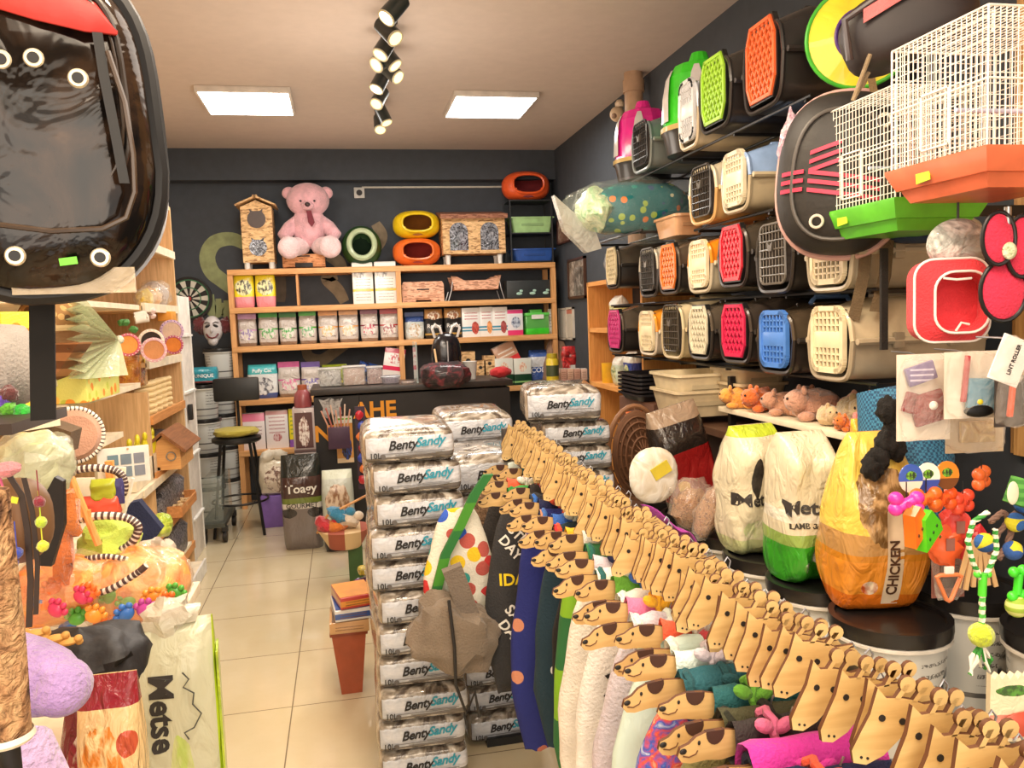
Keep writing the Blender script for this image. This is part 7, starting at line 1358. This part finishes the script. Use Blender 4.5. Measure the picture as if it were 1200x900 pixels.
# ---------------- hanging clear backpack and pole
BC = at(47, 160, Y=1.22)
t = thing('bubble_backpack', 'large black pet backpack with a glossy clear front, metal eyelets and red top flap', 'backpack', (BC.x, 1.22, BC.z), rz=.12)
W_, H_ = .150, .218
FR = Matrix.Rotation(R(-4), 4, 'Y')
def outl(sx, sz, y, n=48, e=.62): return [(sx * math.copysign(abs(cos(a)) ** e, cos(a)) * (1 + .07 * sin(a) - .12 * abs(sin(a)) ** 3 - (.16 if sin(a) < 0 and cos(a) > 0 else .0) * abs(sin(a)) ** 2), y, sz * math.copysign(abs(sin(a)) ** e, sin(a))) for a in [2 * pi * i / n for i in range(n)]]
m = M(); rings = [outl(W_ * .97, H_ * .97, .12), outl(W_, H_, .08), outl(W_, H_, -.02), outl(W_ * .97, H_ * .985, -.035)]; n_ = 48; vs = sum(rings, []); fs = [(k * n_ + i, k * n_ + (i + 1) % n_, (k + 1) * n_ + (i + 1) % n_, (k + 1) * n_ + i) for k in range(3) for i in range(n_)] + [tuple(range(n_))]; m.add(vs, fs, FR); m.build('black_shell', plain((9, 9, 11), rough=.4, bs=60, bst=.2), t, angle=60)
m = M(); rings = [outl(W_ * .95, H_ * .97, -.036), outl(W_ * .93, H_ * .95, -.05), outl(W_ * .84, H_ * .86, -.064), outl(W_ * .5, H_ * .55, -.076), outl(W_ * .1, H_ * .1, -.08)]; vs = sum(rings, []); fs = [(k * n_ + i, k * n_ + (i + 1) % n_, (k + 1) * n_ + (i + 1) % n_, (k + 1) * n_ + i) for k in range(4) for i in range(n_)] + [tuple(range(4 * n_, 5 * n_))]; m.add(vs, fs, FR)
def smoked():
    n = NT('smoked_clear_plastic'); v = n.noise(7, 4, dist=1.5)[0]; col = n.ramp(v, [(.42, lin((14, 11, 10))), (.62, lin((50, 36, 26))), (.8, lin((86, 64, 44)))]); n.bump(n.noise(9, 3, dist=1.2)[0], .25, .03); n.b.inputs['Specular IOR Level'].default_value = .35; return n.fin(col, .1, 0, .25)
m.build('clear_front', smoked(), t, angle=60)
m = M(); m.tube([tuple(FR @ Vector(q)) for q in outl(W_ * .99, H_ * .99, -.034)], .011, 8, True); m.build('outer_binding', plain((12, 13, 16), rough=.5), t)
m = M(); m.tube([tuple(FR @ Vector((q[0] * .99 + .0, q[1], q[2] + .035))) for q in outl(W_ * .80, H_ * .72, -.066)], .0035, 6, True); m.build('front_zip', plain((52, 44, 38), rough=.3), t)
m = M(); m.tube([tuple(FR @ Vector((q[0], q[1] - .002, q[2] + .036))) for q in outl(W_ * .75, H_ * .67, -.068)], .002, 6, True); m.build('zip_highlight', plain((60, 50, 42), rough=.25), t)
def onpack(px, py, d=.0): return Matrix.Rotation(-.12, 3, 'Z') @ (at(px, py, Y=1.22 - .072 - d) - Vector((BC.x, 1.22, BC.z)))
m = M(); m.tube([onpack(*q, .006) for q in ((-12, 262), (60, 271), (120, 268), (148, 255), (158, 225), (156, 180), (146, 120), (126, 60))], .0035, 6); m.build('pocket_zip', plain((70, 56, 44), rough=.2), t)
m = M(); m.ribbon([onpack(*q, .004) for q in ((114, 38), (122, 90), (134, 150), (146, 215))], .012, .002); m.build('black_band', plain((8, 8, 10), rough=.5), t)
ey = [(-.100, .155), (-.035, .152), (.035, .130), (.105, .115), (.02, .02)]
for px, py in ((3, 72), (40, 69), (91, 91), (18, 300), (116, 301)):
    c = t.matrix_world.inverted() if False else None; q = at(px, py, Y=1.22 - .072) - Vector((BC.x, 1.22, BC.z)); q = Matrix.Rotation(-.12, 3, 'Z') @ q; y0 = -.078 if py < 200 else -.071
    m = M(); m.lathe([(.0065, 0), (.0105, .001), (.0125, .003), (.0105, .006), (.0065, .006)], 24, Matrix.Translation((q.x, y0 + .004, q.z)) @ Matrix.Rotation(pi / 2, 4, 'X')); m.build('eyelet', plain((232, 220, 190), rough=.25, metal=.5), t)
    m = M(); m.cyl((q.x, y0 - .0025, q.z), (q.x, y0 - .0032, q.z), .007, 16); m.build('eyelet_hole', plain((8, 8, 10)), t)
m = M(); vs = [at(px, py, Y=1.14 + d_) - Vector((BC.x, 1.22, BC.z)) for px, py, d_ in ((-20, -22, 0), (60, -14, 0), (112, 10, .01), (138, 40, .02), (100, 36, -.0), (40, 22, -.005), (-20, 4, -.005), (-20, -50, .06), (60, -40, .06), (112, -10, .06), (138, 30, .05))]
vs = [Matrix.Rotation(-.12, 3, 'Z') @ v for v in vs]; m.add(vs, [(0, 1, 5, 6), (1, 2, 4, 5), (2, 3, 4), (7, 8, 1, 0), (8, 9, 2, 1), (9, 10, 3, 2)]); o = m.build('red_top_flap', plain((226, 70, 66), rough=.6, bs=12, bst=.4), t); sm = o.modifiers.new('thick', 'SOLIDIFY'); sm.thickness = .004
q = Matrix.Rotation(-.12, 3, 'Z') @ (at(80, 306, Y=1.148) - Vector((BC.x, 1.22, BC.z))); m = M(); m.box((q.x, -.076, q.z), (.021, .001, .0095), rot=(0, -.12, 0)); m.build('price_sticker', plain((110, 220, 50), rough=.4), t)
m = M(); q0 = at(20, 332, Y=1.16) - Vector((BC.x, 1.22, BC.z)); q1 = at(140, 340, Y=1.18) - Vector((BC.x, 1.22, BC.z)); m.box(((q0.x + q1.x) / 2, -.05, (q0.z + q1.z) / 2 + .008), (q1.x - q0.x + .03, .002, .034)); m.build('clear_bottom_edge', clear((226, 206, 170), .35), t)
m = M(); q0, q1, q2 = [Matrix.Rotation(-.12, 3, 'Z') @ (at(px, py, Y=1.26) - Vector((BC.x, 1.22, BC.z))) for px, py in ((49, 335), (50, 420), (51, 492))]; m.ribbon([q0, q1, q2], .032, .006); m.build('wide_black_strap', plain((10, 8, 7), rough=.8), t)
m = M(); m.tube([(0, .06, H_ * .9), (0, .06, .5)], .005, 6); m.tube([(0, .06, .5), (0, .06, ZC - BC.z)], .003, 6); m.build('hanging_cord', BLACK, t)
# ---------------- foreground table and goods
t = thing('display_table', 'low white table under the foreground goods on the left', 'table', (0, 0, 0)); m = M(); m.box((-1.10, 2.55, .64), (1.0, 1.5, .04), bev=.004); m.build('tabletop', CRM, t)
for x in (-1.55, -.68):
    for y in (1.85, 3.25): m = M(); m.box((x, y, .31), (.04, .04, .62)); m.build('leg', CRM, t)
t = thing('display_bench', 'low bench under the purple plush and the red food bag', 'bench', (0, 0, 0)); m = M(); m.box((-.62, 1.55, .48), (.42, .66, .04), bev=.004); m.build('bench_top', wood(), t)
for x in (-.8, -.45):
    for y in (1.26, 1.84): m = M(); m.box((x, y, .23), (.04, .04, .46)); m.build('leg', wood(), t)
# orange toy bags
TOYC = [(246, 120, 50), (226, 60, 110), (60, 120, 210), (90, 180, 70), (250, 160, 60), (190, 70, 160)]
def paw(x, y, z, c, s, seed, lab, tilt=0):
    t = thing('paw_toy', lab, 'dog toy', (x, y, z), rot=(rnd.uniform(-.3, .3), rnd.uniform(-.8, .8), rnd.uniform(-.4, .4))); m = M(); mt = plastic(c)
    m.ell((0, 0, 0), (s, s * .5, s * .8), 14, 10)
    for a in (-60, -20, 20, 60): m.ell((s * 1.15 * sin(R(a)), 0, s * 1.05 * cos(R(a))), (s * .38, s * .35, s * .42), 10, 8)
    m.build('paw_body', mt, t)
    return t
nm6 = ['orange', 'pink', 'blue', 'green', 'amber', 'magenta']
spots_ = [(95, 700, 1), (62, 690, 0), (140, 718, 0), (110, 722, 4), (118, 735, 0), (150, 705, 3), (148, 720, 2), (90, 725, 3), (82, 732, 2), (65, 715, 1), (196, 705, 0), (205, 695, 3), (170, 715, 5), (180, 700, 4), (130, 700, 3), (105, 695, 0), (52, 705, 2)]
for i, (px, py, k) in enumerate(spots_):
    p = at(px, py, Y=2.42 + .05 * (i % 3)); paw(p.x, p.y, p.z, TOYC[k], .024, i, '%s rubber paw toy in the clear bag, %s' % (nm6[k], 'near %s' % ('its left end' if px < 85 else 'its middle' if px < 150 else 'its right end')))['group'] = 'rubber paw toys in the clear bag'
def puff(px0, py0, px1, py1, Y, d, mt, lab, cat, name, wob=.25, seed=0, e=.8, rz=0, clearw=None, z0=None):
    a = at(px0, (py0 + py1) / 2, Y=Y); b = at(px1, (py0 + py1) / 2, Y=Y); c = at((px0 + px1) / 2, py0, Y=Y).z; dd = at((px0 + px1) / 2, py1, Y=Y).z; t = thing(name, lab, cat, ((a.x + b.x) / 2, Y, (c + dd) / 2), rz); w = (b.x - a.x) / 2; h = (c - dd) / 2
    m = M(); m.ell((0, 0, 0), (w, d, h), 30, 18, e, e, wob=wob, seed=seed); m.build('filling', mt, t)
    if clearw: m = M(); m.ell((0, 0, 0), (w * 1.06, d * 1.08, h * 1.07), 30, 18, e, e, wob=wob * 1.2, seed=seed + 3); m.build('clear_wrap', clear(*clearw), t)
    return t
puff(12, 655, 130, 725, 2.60, .14, foil((250, 170, 90), (240, 120, 60), .35, 9, .8), 'big clear bag of orange rubber toys on the table, left half', 'toy bag', 'toy_bag', .2, 1, clearw=((255, 226, 186), .25, .1, 16, .9))
puff(110, 645, 220, 735, 2.66, .15, foil((250, 190, 110), (238, 126, 70), .35, 9, .8), 'big clear bag of orange rubber toys on the table, right half', 'toy bag', 'toy_bag', .2, 5, clearw=((255, 230, 190), .25, .1, 16, .9))
# dashed trims (cat bed rims)
def dash_arc(pts, lab, Y=2.75, w=.03, t_=.012):
    P = [at(*q, Y=Y) for q in pts]; Q = []
    for i in range(len(P) - 1):
        p0 = P[max(0, i - 1)]; p1 = P[i]; p2 = P[i + 1]; p3 = P[min(len(P) - 1, i + 2)]
        for k in range(10): tt = k / 10; Q.append(.5 * ((2 * p1) + (p2 - p0) * tt + (2 * p0 - 5 * p1 + 4 * p2 - p3) * tt * tt + (3 * p1 - p0 - 3 * p2 + p3) * tt ** 3))
    o = Q[0]; t = thing('braided_lead', lab, 'lead', o); m = M(); m.tube([q - o for q in Q], t_, 8); m.build('white_cord', plain((240, 228, 214), rough=.7), t); m = M()
    for i in range(1, len(Q) - 1, 2): d = (Q[i + 1] - Q[i - 1]).normalized(); m.cyl(Q[i] - o - d * .004, Q[i] - o + d * .004, t_ * 1.12, 8)
    m.build('dark_wraps', plain((80, 60, 60)), t)
dash_arc([(75, 556), (100, 549), (130, 550), (144, 560), (143, 580), (120, 600), (80, 612)], 'white cord lead with dark wraps looping over the picture holders', 2.9)
dash_arc([(80, 612), (110, 605), (145, 606), (162, 618), (150, 640), (120, 652), (95, 660)], 'white cord lead with dark wraps looping over the green cloth', 2.7)
dash_arc([(98, 700), (130, 690), (160, 672), (172, 662)], 'white cord lead with dark wraps lying on the orange toy bag', 2.47, t_=.009)
dash_arc([(100, 655), (125, 652), (152, 656)], 'short white cord with dark wraps below the green cloth', 2.6, t_=.008)
# dish bed with stitched rim
t = thing('round_dish_bed', 'round pinkish brown cat bed on edge with a dark stitched white rim', 'cat bed', at(86, 510, X=-1.0), rot=(0, .25, .45)); m = M(); m.lathe([(.0, .04), (.075, .035), (.098, 0)], 32, Matrix.Rotation(pi / 2, 4, 'X'), cap=False); m.build('dish', cloth((196, 150, 126)), t)
m = M(); m.tube([(.10 * cos(a), 0, .10 * sin(a)) for a in [2 * pi * i / 40 for i in range(40)]], .009, 8, True); m.build('rim', plain((244, 232, 216)), t); m = M()
for i in range(44): a = 2 * pi * i / 44; m.cyl((.10 * cos(a - .02), 0, .10 * sin(a - .02)), (.10 * cos(a + .02), 0, .10 * sin(a + .02)), .0105, 6)
m.build('stitching', plain((60, 44, 40)), t)
# tote, white picture holders, easel
p = at(52, 510, Y=2.5); t = thing('brown_tote', 'dark olive brown folded tote bag with a short strap', 'bag', p); m = M(); m.prism([(-.09, .03), (-.03, -.035), (.07, -.05), (.085, .01), (.02, .04)], .1); m.build('bag_body', cloth((96, 76, 54)), t); m = M(); m.ribbon([(-.05, -.03, .08), (-.02, -.055, .03), (.01, -.055, .0)], .025, .004); m.build('strap', cloth((130, 104, 76)), t)
puff(0, 508, 82, 582, 2.2, .1, foil((216, 222, 186), (190, 196, 160), .3, 8, .7), 'pale green pillow wrapped in clear film below the tote', 'pillow', 'wrapped_pillow', .2, 3, clearw=((240, 240, 220), .3, .1, 12, .8))
p = at(108, 590, Y=3.0); t = thing('photo_holder_set', 'cream photo holder rack with white cards beside the wooden easel', 'rack', p)
for i, (dx, dz, w_, h_) in enumerate(((-.09, .02, .06, .13), (-.02, .03, .06, .12), (.06, .04, .09, .16))): m = M(); m.box((dx, .01 * i, dz), (w_, .008, h_), rot=(0, .05 * i, 0), bev=.002); m.build('white_card', plain((250, 240, 220)), t)
m = M(); m.tube([(-.14, -.01, .09), (-.12, -.01, -.06), (.1, -.01, -.06), (.14, -.01, .08)], .006, 6); m.build('rack_wire', WHITE, t)
p = at(92, 610, Y=2.62); t = thing('wooden_easel', 'small orange wood easel leaning amid the left goods', 'easel', p); MT = wood((240, 176, 104), (224, 150, 80), 2)
for a_, b_ in (((-.01, 0, .13), (.05, 0, -.08)), ((-.02, .03, .13), (-.06, .03, -.1))): m = M(); m.cyl(a_, b_, .011, 8); m.build('leg', MT, t)
m = M(); m.box((-.015, 0, .02), (.10, .015, .02)); m.build('crossbar', MT, t)
p = at(132, 590, Y=3.0); m = M(); m.box((0, 0, 0), (.025, .025, .30)); one('wooden_post', m, MT, 'orange wood post standing right of the cream photo holders', 'post', p)
for i, (px, py, c, lab, r_) in enumerate(((122, 576, (170, 180, 50), 'olive green packet beside the wooden post', (.04, .02, .03)), (138, 578, (60, 60, 120), 'small navy and red flag card by the post', (.02, .01, .035)), (118, 598, (230, 90, 70), 'red pink packet behind the easel', (.06, .03, .035)), (75, 600, (226, 130, 60), 'orange fur tuft toy by the easel', (.04, .03, .07)), (72, 640, (220, 120, 60), 'long orange fur toy hanging below the tuft', (.03, .03, .1)))):
    p = at(px, py, Y=2.8 if i < 3 else 2.45); m = M(); m.ell((0, 0, 0), r_, 14, 10, .8, .8, wob=.5, seed=i) if i > 2 else m.pouch(r_[0] * 2, r_[2] * 2.4, r_[1] * 1.6, .25, .1, .15, i, c=(0, 0, -r_[2])); one(['olive_packet', 'flag_card', 'red_packet', 'fur_toy', 'fur_toy'][i], m, fur(c) if i > 2 else plastic(c), lab, ['packet', 'card', 'packet', 'cat toy', 'cat toy'][i], p)
puff(95, 608, 162, 668, 2.80, .12, cloth((190, 214, 90)), 'lime green cloth heaped below the white braided leads', 'cloth', 'green_cloth', .35, 2, .9)
t = thing('navy_cloth', 'folded navy cloth standing in a peak beside the green cloth', 'cloth', at(167, 620, Y=3.3)); m = M(); m.prism([(-.09, .02), (-.03, .11), (.0, .115), (.075, .0), (.02, -.07), (-.04, -.06)], .05); m.build('folded_cloth', cloth((34, 42, 76)), t); m = M(); m.prism([(-.085, .015), (-.03, -.06), (.02, -.075), (-.02, -.04)], .055, Matrix.Translation((0, -.004, 0))); m.build('turned_hem', cloth((50, 58, 96)), t)
puff(155, 632, 207, 690, 3.0, .1, stripes((190, 176, 160), (150, 136, 120), 14, 0), 'grey gathered fabric sack in pleats above the toy bag', 'sack', 'gathered_sack', .3, 6, .9)
puff(178, 602, 202, 628, 3.9, .06, foil((206, 220, 90), (160, 190, 60), .3, 14, .7), 'lime yellow film packet behind the navy cloth', 'packet', 'lime_packet', .2, 8)
puff(182, 660, 222, 700, 2.8, .08, foil((250, 216, 170), (240, 170, 130), .3, 12, .8), 'peach clear packet bulging at the right end of the toy bag', 'packet', 'peach_packet', .3, 9, clearw=((255, 236, 206), .3))
# black cloth bag with beige bones
t = puff(22, 742, 168, 812, 1.95, .12, plain((30, 29, 32), rough=.55, bs=20, bst=.5), 'black fabric bag laid across the goods below the orange toy bag', 'bag', 'black_fabric_bag', .28, 12, .75)
for i, (px, py) in enumerate(((42, 742), (65, 748), (80, 752))):
    p = at(px, py, Y=1.84); m = M(); m.ell((0, 0, 0), (.02, .015, .008), 10, 8); 
    for s_ in (-1, 1): m.ell((s_ * .02, 0, .005), (.009, .01, .008), 8, 6); m.ell((s_ * .02, .006, -.004), (.008, .01, .007), 8, 6)
    one('biscuit_bone', m, plain((222, 170, 90), rough=.7), 'golden bone biscuit on the black fabric bag, %s' % ['leftmost', 'middle', 'right'][i], 'biscuit', p, group='bone biscuits')
# brown hanging bag with straps
t = thing('brown_leather_bag', 'brown rounded leather bag with dark straps hanging at the left edge', 'bag', at(18, 610, Y=1.45)); m = M(); m.ell((0, 0, 0), (.055, .05, .07), 22, 14, .8, .8); m.build('bag_body', plain((126, 92, 60), rough=.5), t)
L_ = lambda px, py, y=1.39: at(px, py, Y=y) - at(18, 610, Y=1.45)
m = M(); m.ribbon([L_(10, 556), L_(25, 580), L_(32, 620), L_(36, 680), L_(34, 735)], .009, .003); m.ribbon([L_(28, 560), L_(38, 600), L_(44, 660), L_(42, 720)], .007, .003); m.build('dark_strap', plain((52, 38, 32)), t)
m = M(); m.tube([L_(0, 560), L_(12, 600), L_(16, 640), L_(18, 665)], .002, 6); m.build('pink_cord', plain((226, 110, 160)), t); m = M(); q = L_(17, 586, 1.385); m.box(q, (.010, .002, .010), rot=(0, .3, 0)); m.build('yellow_tag', plain((230, 226, 60)), t); m = M(); m.ell(L_(8, 550), (.02, .02, .012), 12, 8, wob=.3); m.build('pink_trim', fur((240, 150, 160)), t)
for i, (px, py, c, nm) in enumerate(((20, 648, (60, 80, 190), 'blue'), (15, 660, (120, 90, 190), 'purple'), (12, 645, (200, 80, 80), 'red'), (46, 588, (140, 40, 60), 'maroon'), (48, 612, (190, 220, 60), 'lime'), (50, 640, (220, 226, 60), 'yellow'))):
    p = at(px, py, Y=1.37); t = thing('pompom_toy', '%s pompom hanging among the straps of the brown bag' % nm, 'cat toy', p); m = M(); m.ell((0, 0, 0), (.009,) * 3, 12, 8, wob=.2, seed=i); m.build('pompom', fur(c), t); m = M(); m.tube([(0, 0, .008), (0, 0, .05)], .001, 5); m.build('string', plain(c), t)
p = at(58, 615, Y=1.8); m = M(); m.prism([(-.03, -.08), (.0, -.085), (.03, .0), (.035, .09), (.02, .1), (-.01, .05), (-.03, -.01)], .02); one('black_curved_brush', m, plain((20, 16, 15)), 'long dark curved glove shape hanging right of the brown bag', 'brush', p)
# fur scratching post
t = thing('fur_post', 'brown mottled fur covered post at the left frame edge', 'scratching post', at(8, 860, Y=.95)); m = M(); m.lathe([(.024, .0), (.026, .1), (.023, .27)], 24); m.build('fur_cover', marbled([(84, 54, 34), (170, 126, 86), (206, 166, 120), (110, 74, 46)], 26, .9, 1, 0), t); m = M(); m.lathe([(.025, -.008), (.028, -.004), (.026, .002)], 24, cap=False); m.build('white_rim', plain((236, 226, 206)), t); m = M(); m.lathe([(.012, -1.16), (.012, 0)], 12); m.build('inner_pole', DARK, t)
for i, (c, dx, dz) in enumerate((((120, 210, 60), -.006, -.022), ((236, 70, 130), .006, -.03))): p = at(8, 870, Y=.95); m = M(); m.ell((0, 0, 0), (.009, .008, .008), 10, 8, wob=.2); one('bead_toy', m, plastic(c), ('green' if i == 0 else 'pink') + ' bead hanging under the fur post', 'cat toy', (p.x + dx - .0, p.y - .03, p.z + dz))
# purple plush
t = thing('purple_plush', 'big lilac purple plush with a thick rounded arm in the lower left corner', 'plush toy', (0, 0, 0)); PP = fur((176, 146, 206)); PQ = fur((196, 170, 216)); A0 = at(-20, 765, Y=1.5); A1 = at(30, 790, Y=1.46); A2 = at(72, 805, Y=1.42)
m = M(); m.tube([A0, A1, A1.lerp(A2, .6), A2], [.05, .062, .058, .046], 20); m.ell(A2, (.048, .05, .047), 18, 12); m.build('arm', PP, t)
B0 = at(12, 900, Y=1.42); m = M(); m.ell((B0.x - .05, B0.y, B0.z - .08), (.10, .12, .22), 20, 14); m.build('body', PP, t); m = M(); B1 = at(32, 880, Y=1.3); m.tube([B0, B1, B1 + Vector((.03, 0, -.12))], [.05, .04, .045], 16); m.build('leg', PQ, t)
# red / yellow food bags
t = bag((95, 788, 172, 1000), 'cream and orange cat food bag with a red pinched top in the lower left', pack((238, 206, 150), [(.86, 1, (150, 40, 50)), (0, .4, (226, 150, 70))], (.4, .55, .35, .25, (226, 140, 50), (250, 220, 160)), (.8, .7, .16, .06, (160, 50, 40), (200, 90, 60)), wr=.9, rough=.15), Y=1.74, d=.1, z0=.502, crimp=.5, txt=[('YI', .3, (176, 50, 50), .55)], wob=.08)
t = bag((55, 810, 118, 1000), 'dark red glossy food bag with white lettering behind the cream one', pack((120, 30, 46), [(0, .3, (60, 40, 36))], (.5, .6, .3, .2, (226, 210, 200), (150, 40, 60)), wr=.9, rough=.12), Y=1.86, d=.08, z0=.502, crimp=.4, txt=[('o!', .4, (240, 230, 226), .46)], tilt=8, seed=4, wob=.12)
# big white green bag
bm_ = pack((206, 208, 180), [(0, .2, (214, 212, 190))], (.55, .35, .16, .3, (190, 214, 110), (206, 214, 150)), side=(186, 214, 40), wr=.6, rough=.35)
t = thing('food_bag', 'tall pale food bag lettered downwards with a lime green side panel by the aisle', 'pet food bag', (-.505, 2.30, 0), rz=.12); m = M(); m.pouch(.24, .86, .14, .2, .05, .06, 3, 28, 22); bo = m.build('bag_body', bm_, t, angle=60)
mt_ = text('Metse', .085, plain((50, 50, 50), var=0), t, (-.03, -.088, .63), rot=(pi / 2, pi / 2, 0), bold=.03, ext=.0012); wrap(mt_, bo)
m = M(); m.tube([(.03, -.082, .74), (.045, -.083, .72), (.03, -.083, .70), (.055, -.083, .68), (.05, -.083, .65), (.07, -.082, .62), (.05, -.083, .585), (.025, -.083, .575), (.035, -.083, .555)], .0022, 5); m.build('cat_outline', plain((80, 84, 80)), t)
m = M(); m.ell((0, 0, .87), (.07, .04, .05), 14, 10, wob=.6); m.build('gathered_top', clear((236, 232, 216), .7, .2), t)
m = M(); m.box((.117, 0, .42), (.006, .10, .7)); m.build('lime_side', foil((190, 216, 50), (150, 180, 40), .3, 8, .6), t); m = M(); m.ell((.12, -.01, .22), (.006, .04, .07), 10, 8); m.build('red_print', plain((200, 120, 70)), t)
# ================================================================ finer pieces go one level deeper, under the part that carries them
DEEP = {'eyelet_hole': 'eyelet', 'latch': 'wire_door', 'handle': 'upper_shell', 'vent_slots': 'upper_shell', 'orange_label': 'upper_shell', 'side_clip': 'lower_shell', 'seam_rim': 'lower_shell', 'eye': 'head_plate', 'nostril': 'head_plate', 'ear_patch': 'dog_plate', 'mouth_line': 'dog_plate',
        'brand_lettering': 'bag_film', 'variant_lettering': 'bag_film', 'volume_lettering': 'bag_film', 'fine_print': 'bag_film', 'round_seal': 'bag_film', 'lens': 'barrel', 'rim': 'barrel', 'stitching': 'rim', 'stitched_edge': 'rim', 'cord': None, 'lettering': None}
stem = lambda o: o.name.split('.')[0]
for root in [o for o in C.objects if o.parent is None and o.children]:
    kids = list(root.children); by = {}
    for k in kids: by.setdefault(stem(k), k)
    for k in kids:
        tgt = DEEP.get(stem(k)); p = by.get(tgt) if tgt else None
        if stem(k) == 'lettering': p = next((by[n_] for n_ in ('pouch', 'bag_body', 'carton_body', 'garment_body', 'front_panel') if n_ in by), None)
        if stem(k) in ('eye', 'nose') and 'dog_plate' in by: p = by['dog_plate']
        if stem(k) == 'nose' and 'muzzle' in by: p = by['muzzle']
        if stem(k) == 'ear' and 'head' in by or stem(k) == 'eye' and 'head' in by: p = by['head']
        if p is not None and p is not k and p.location.length < 1e-6 and abs(p.rotation_euler.x) + abs(p.rotation_euler.y) + abs(p.rotation_euler.z) < 1e-6 and not k.children: k.parent = p
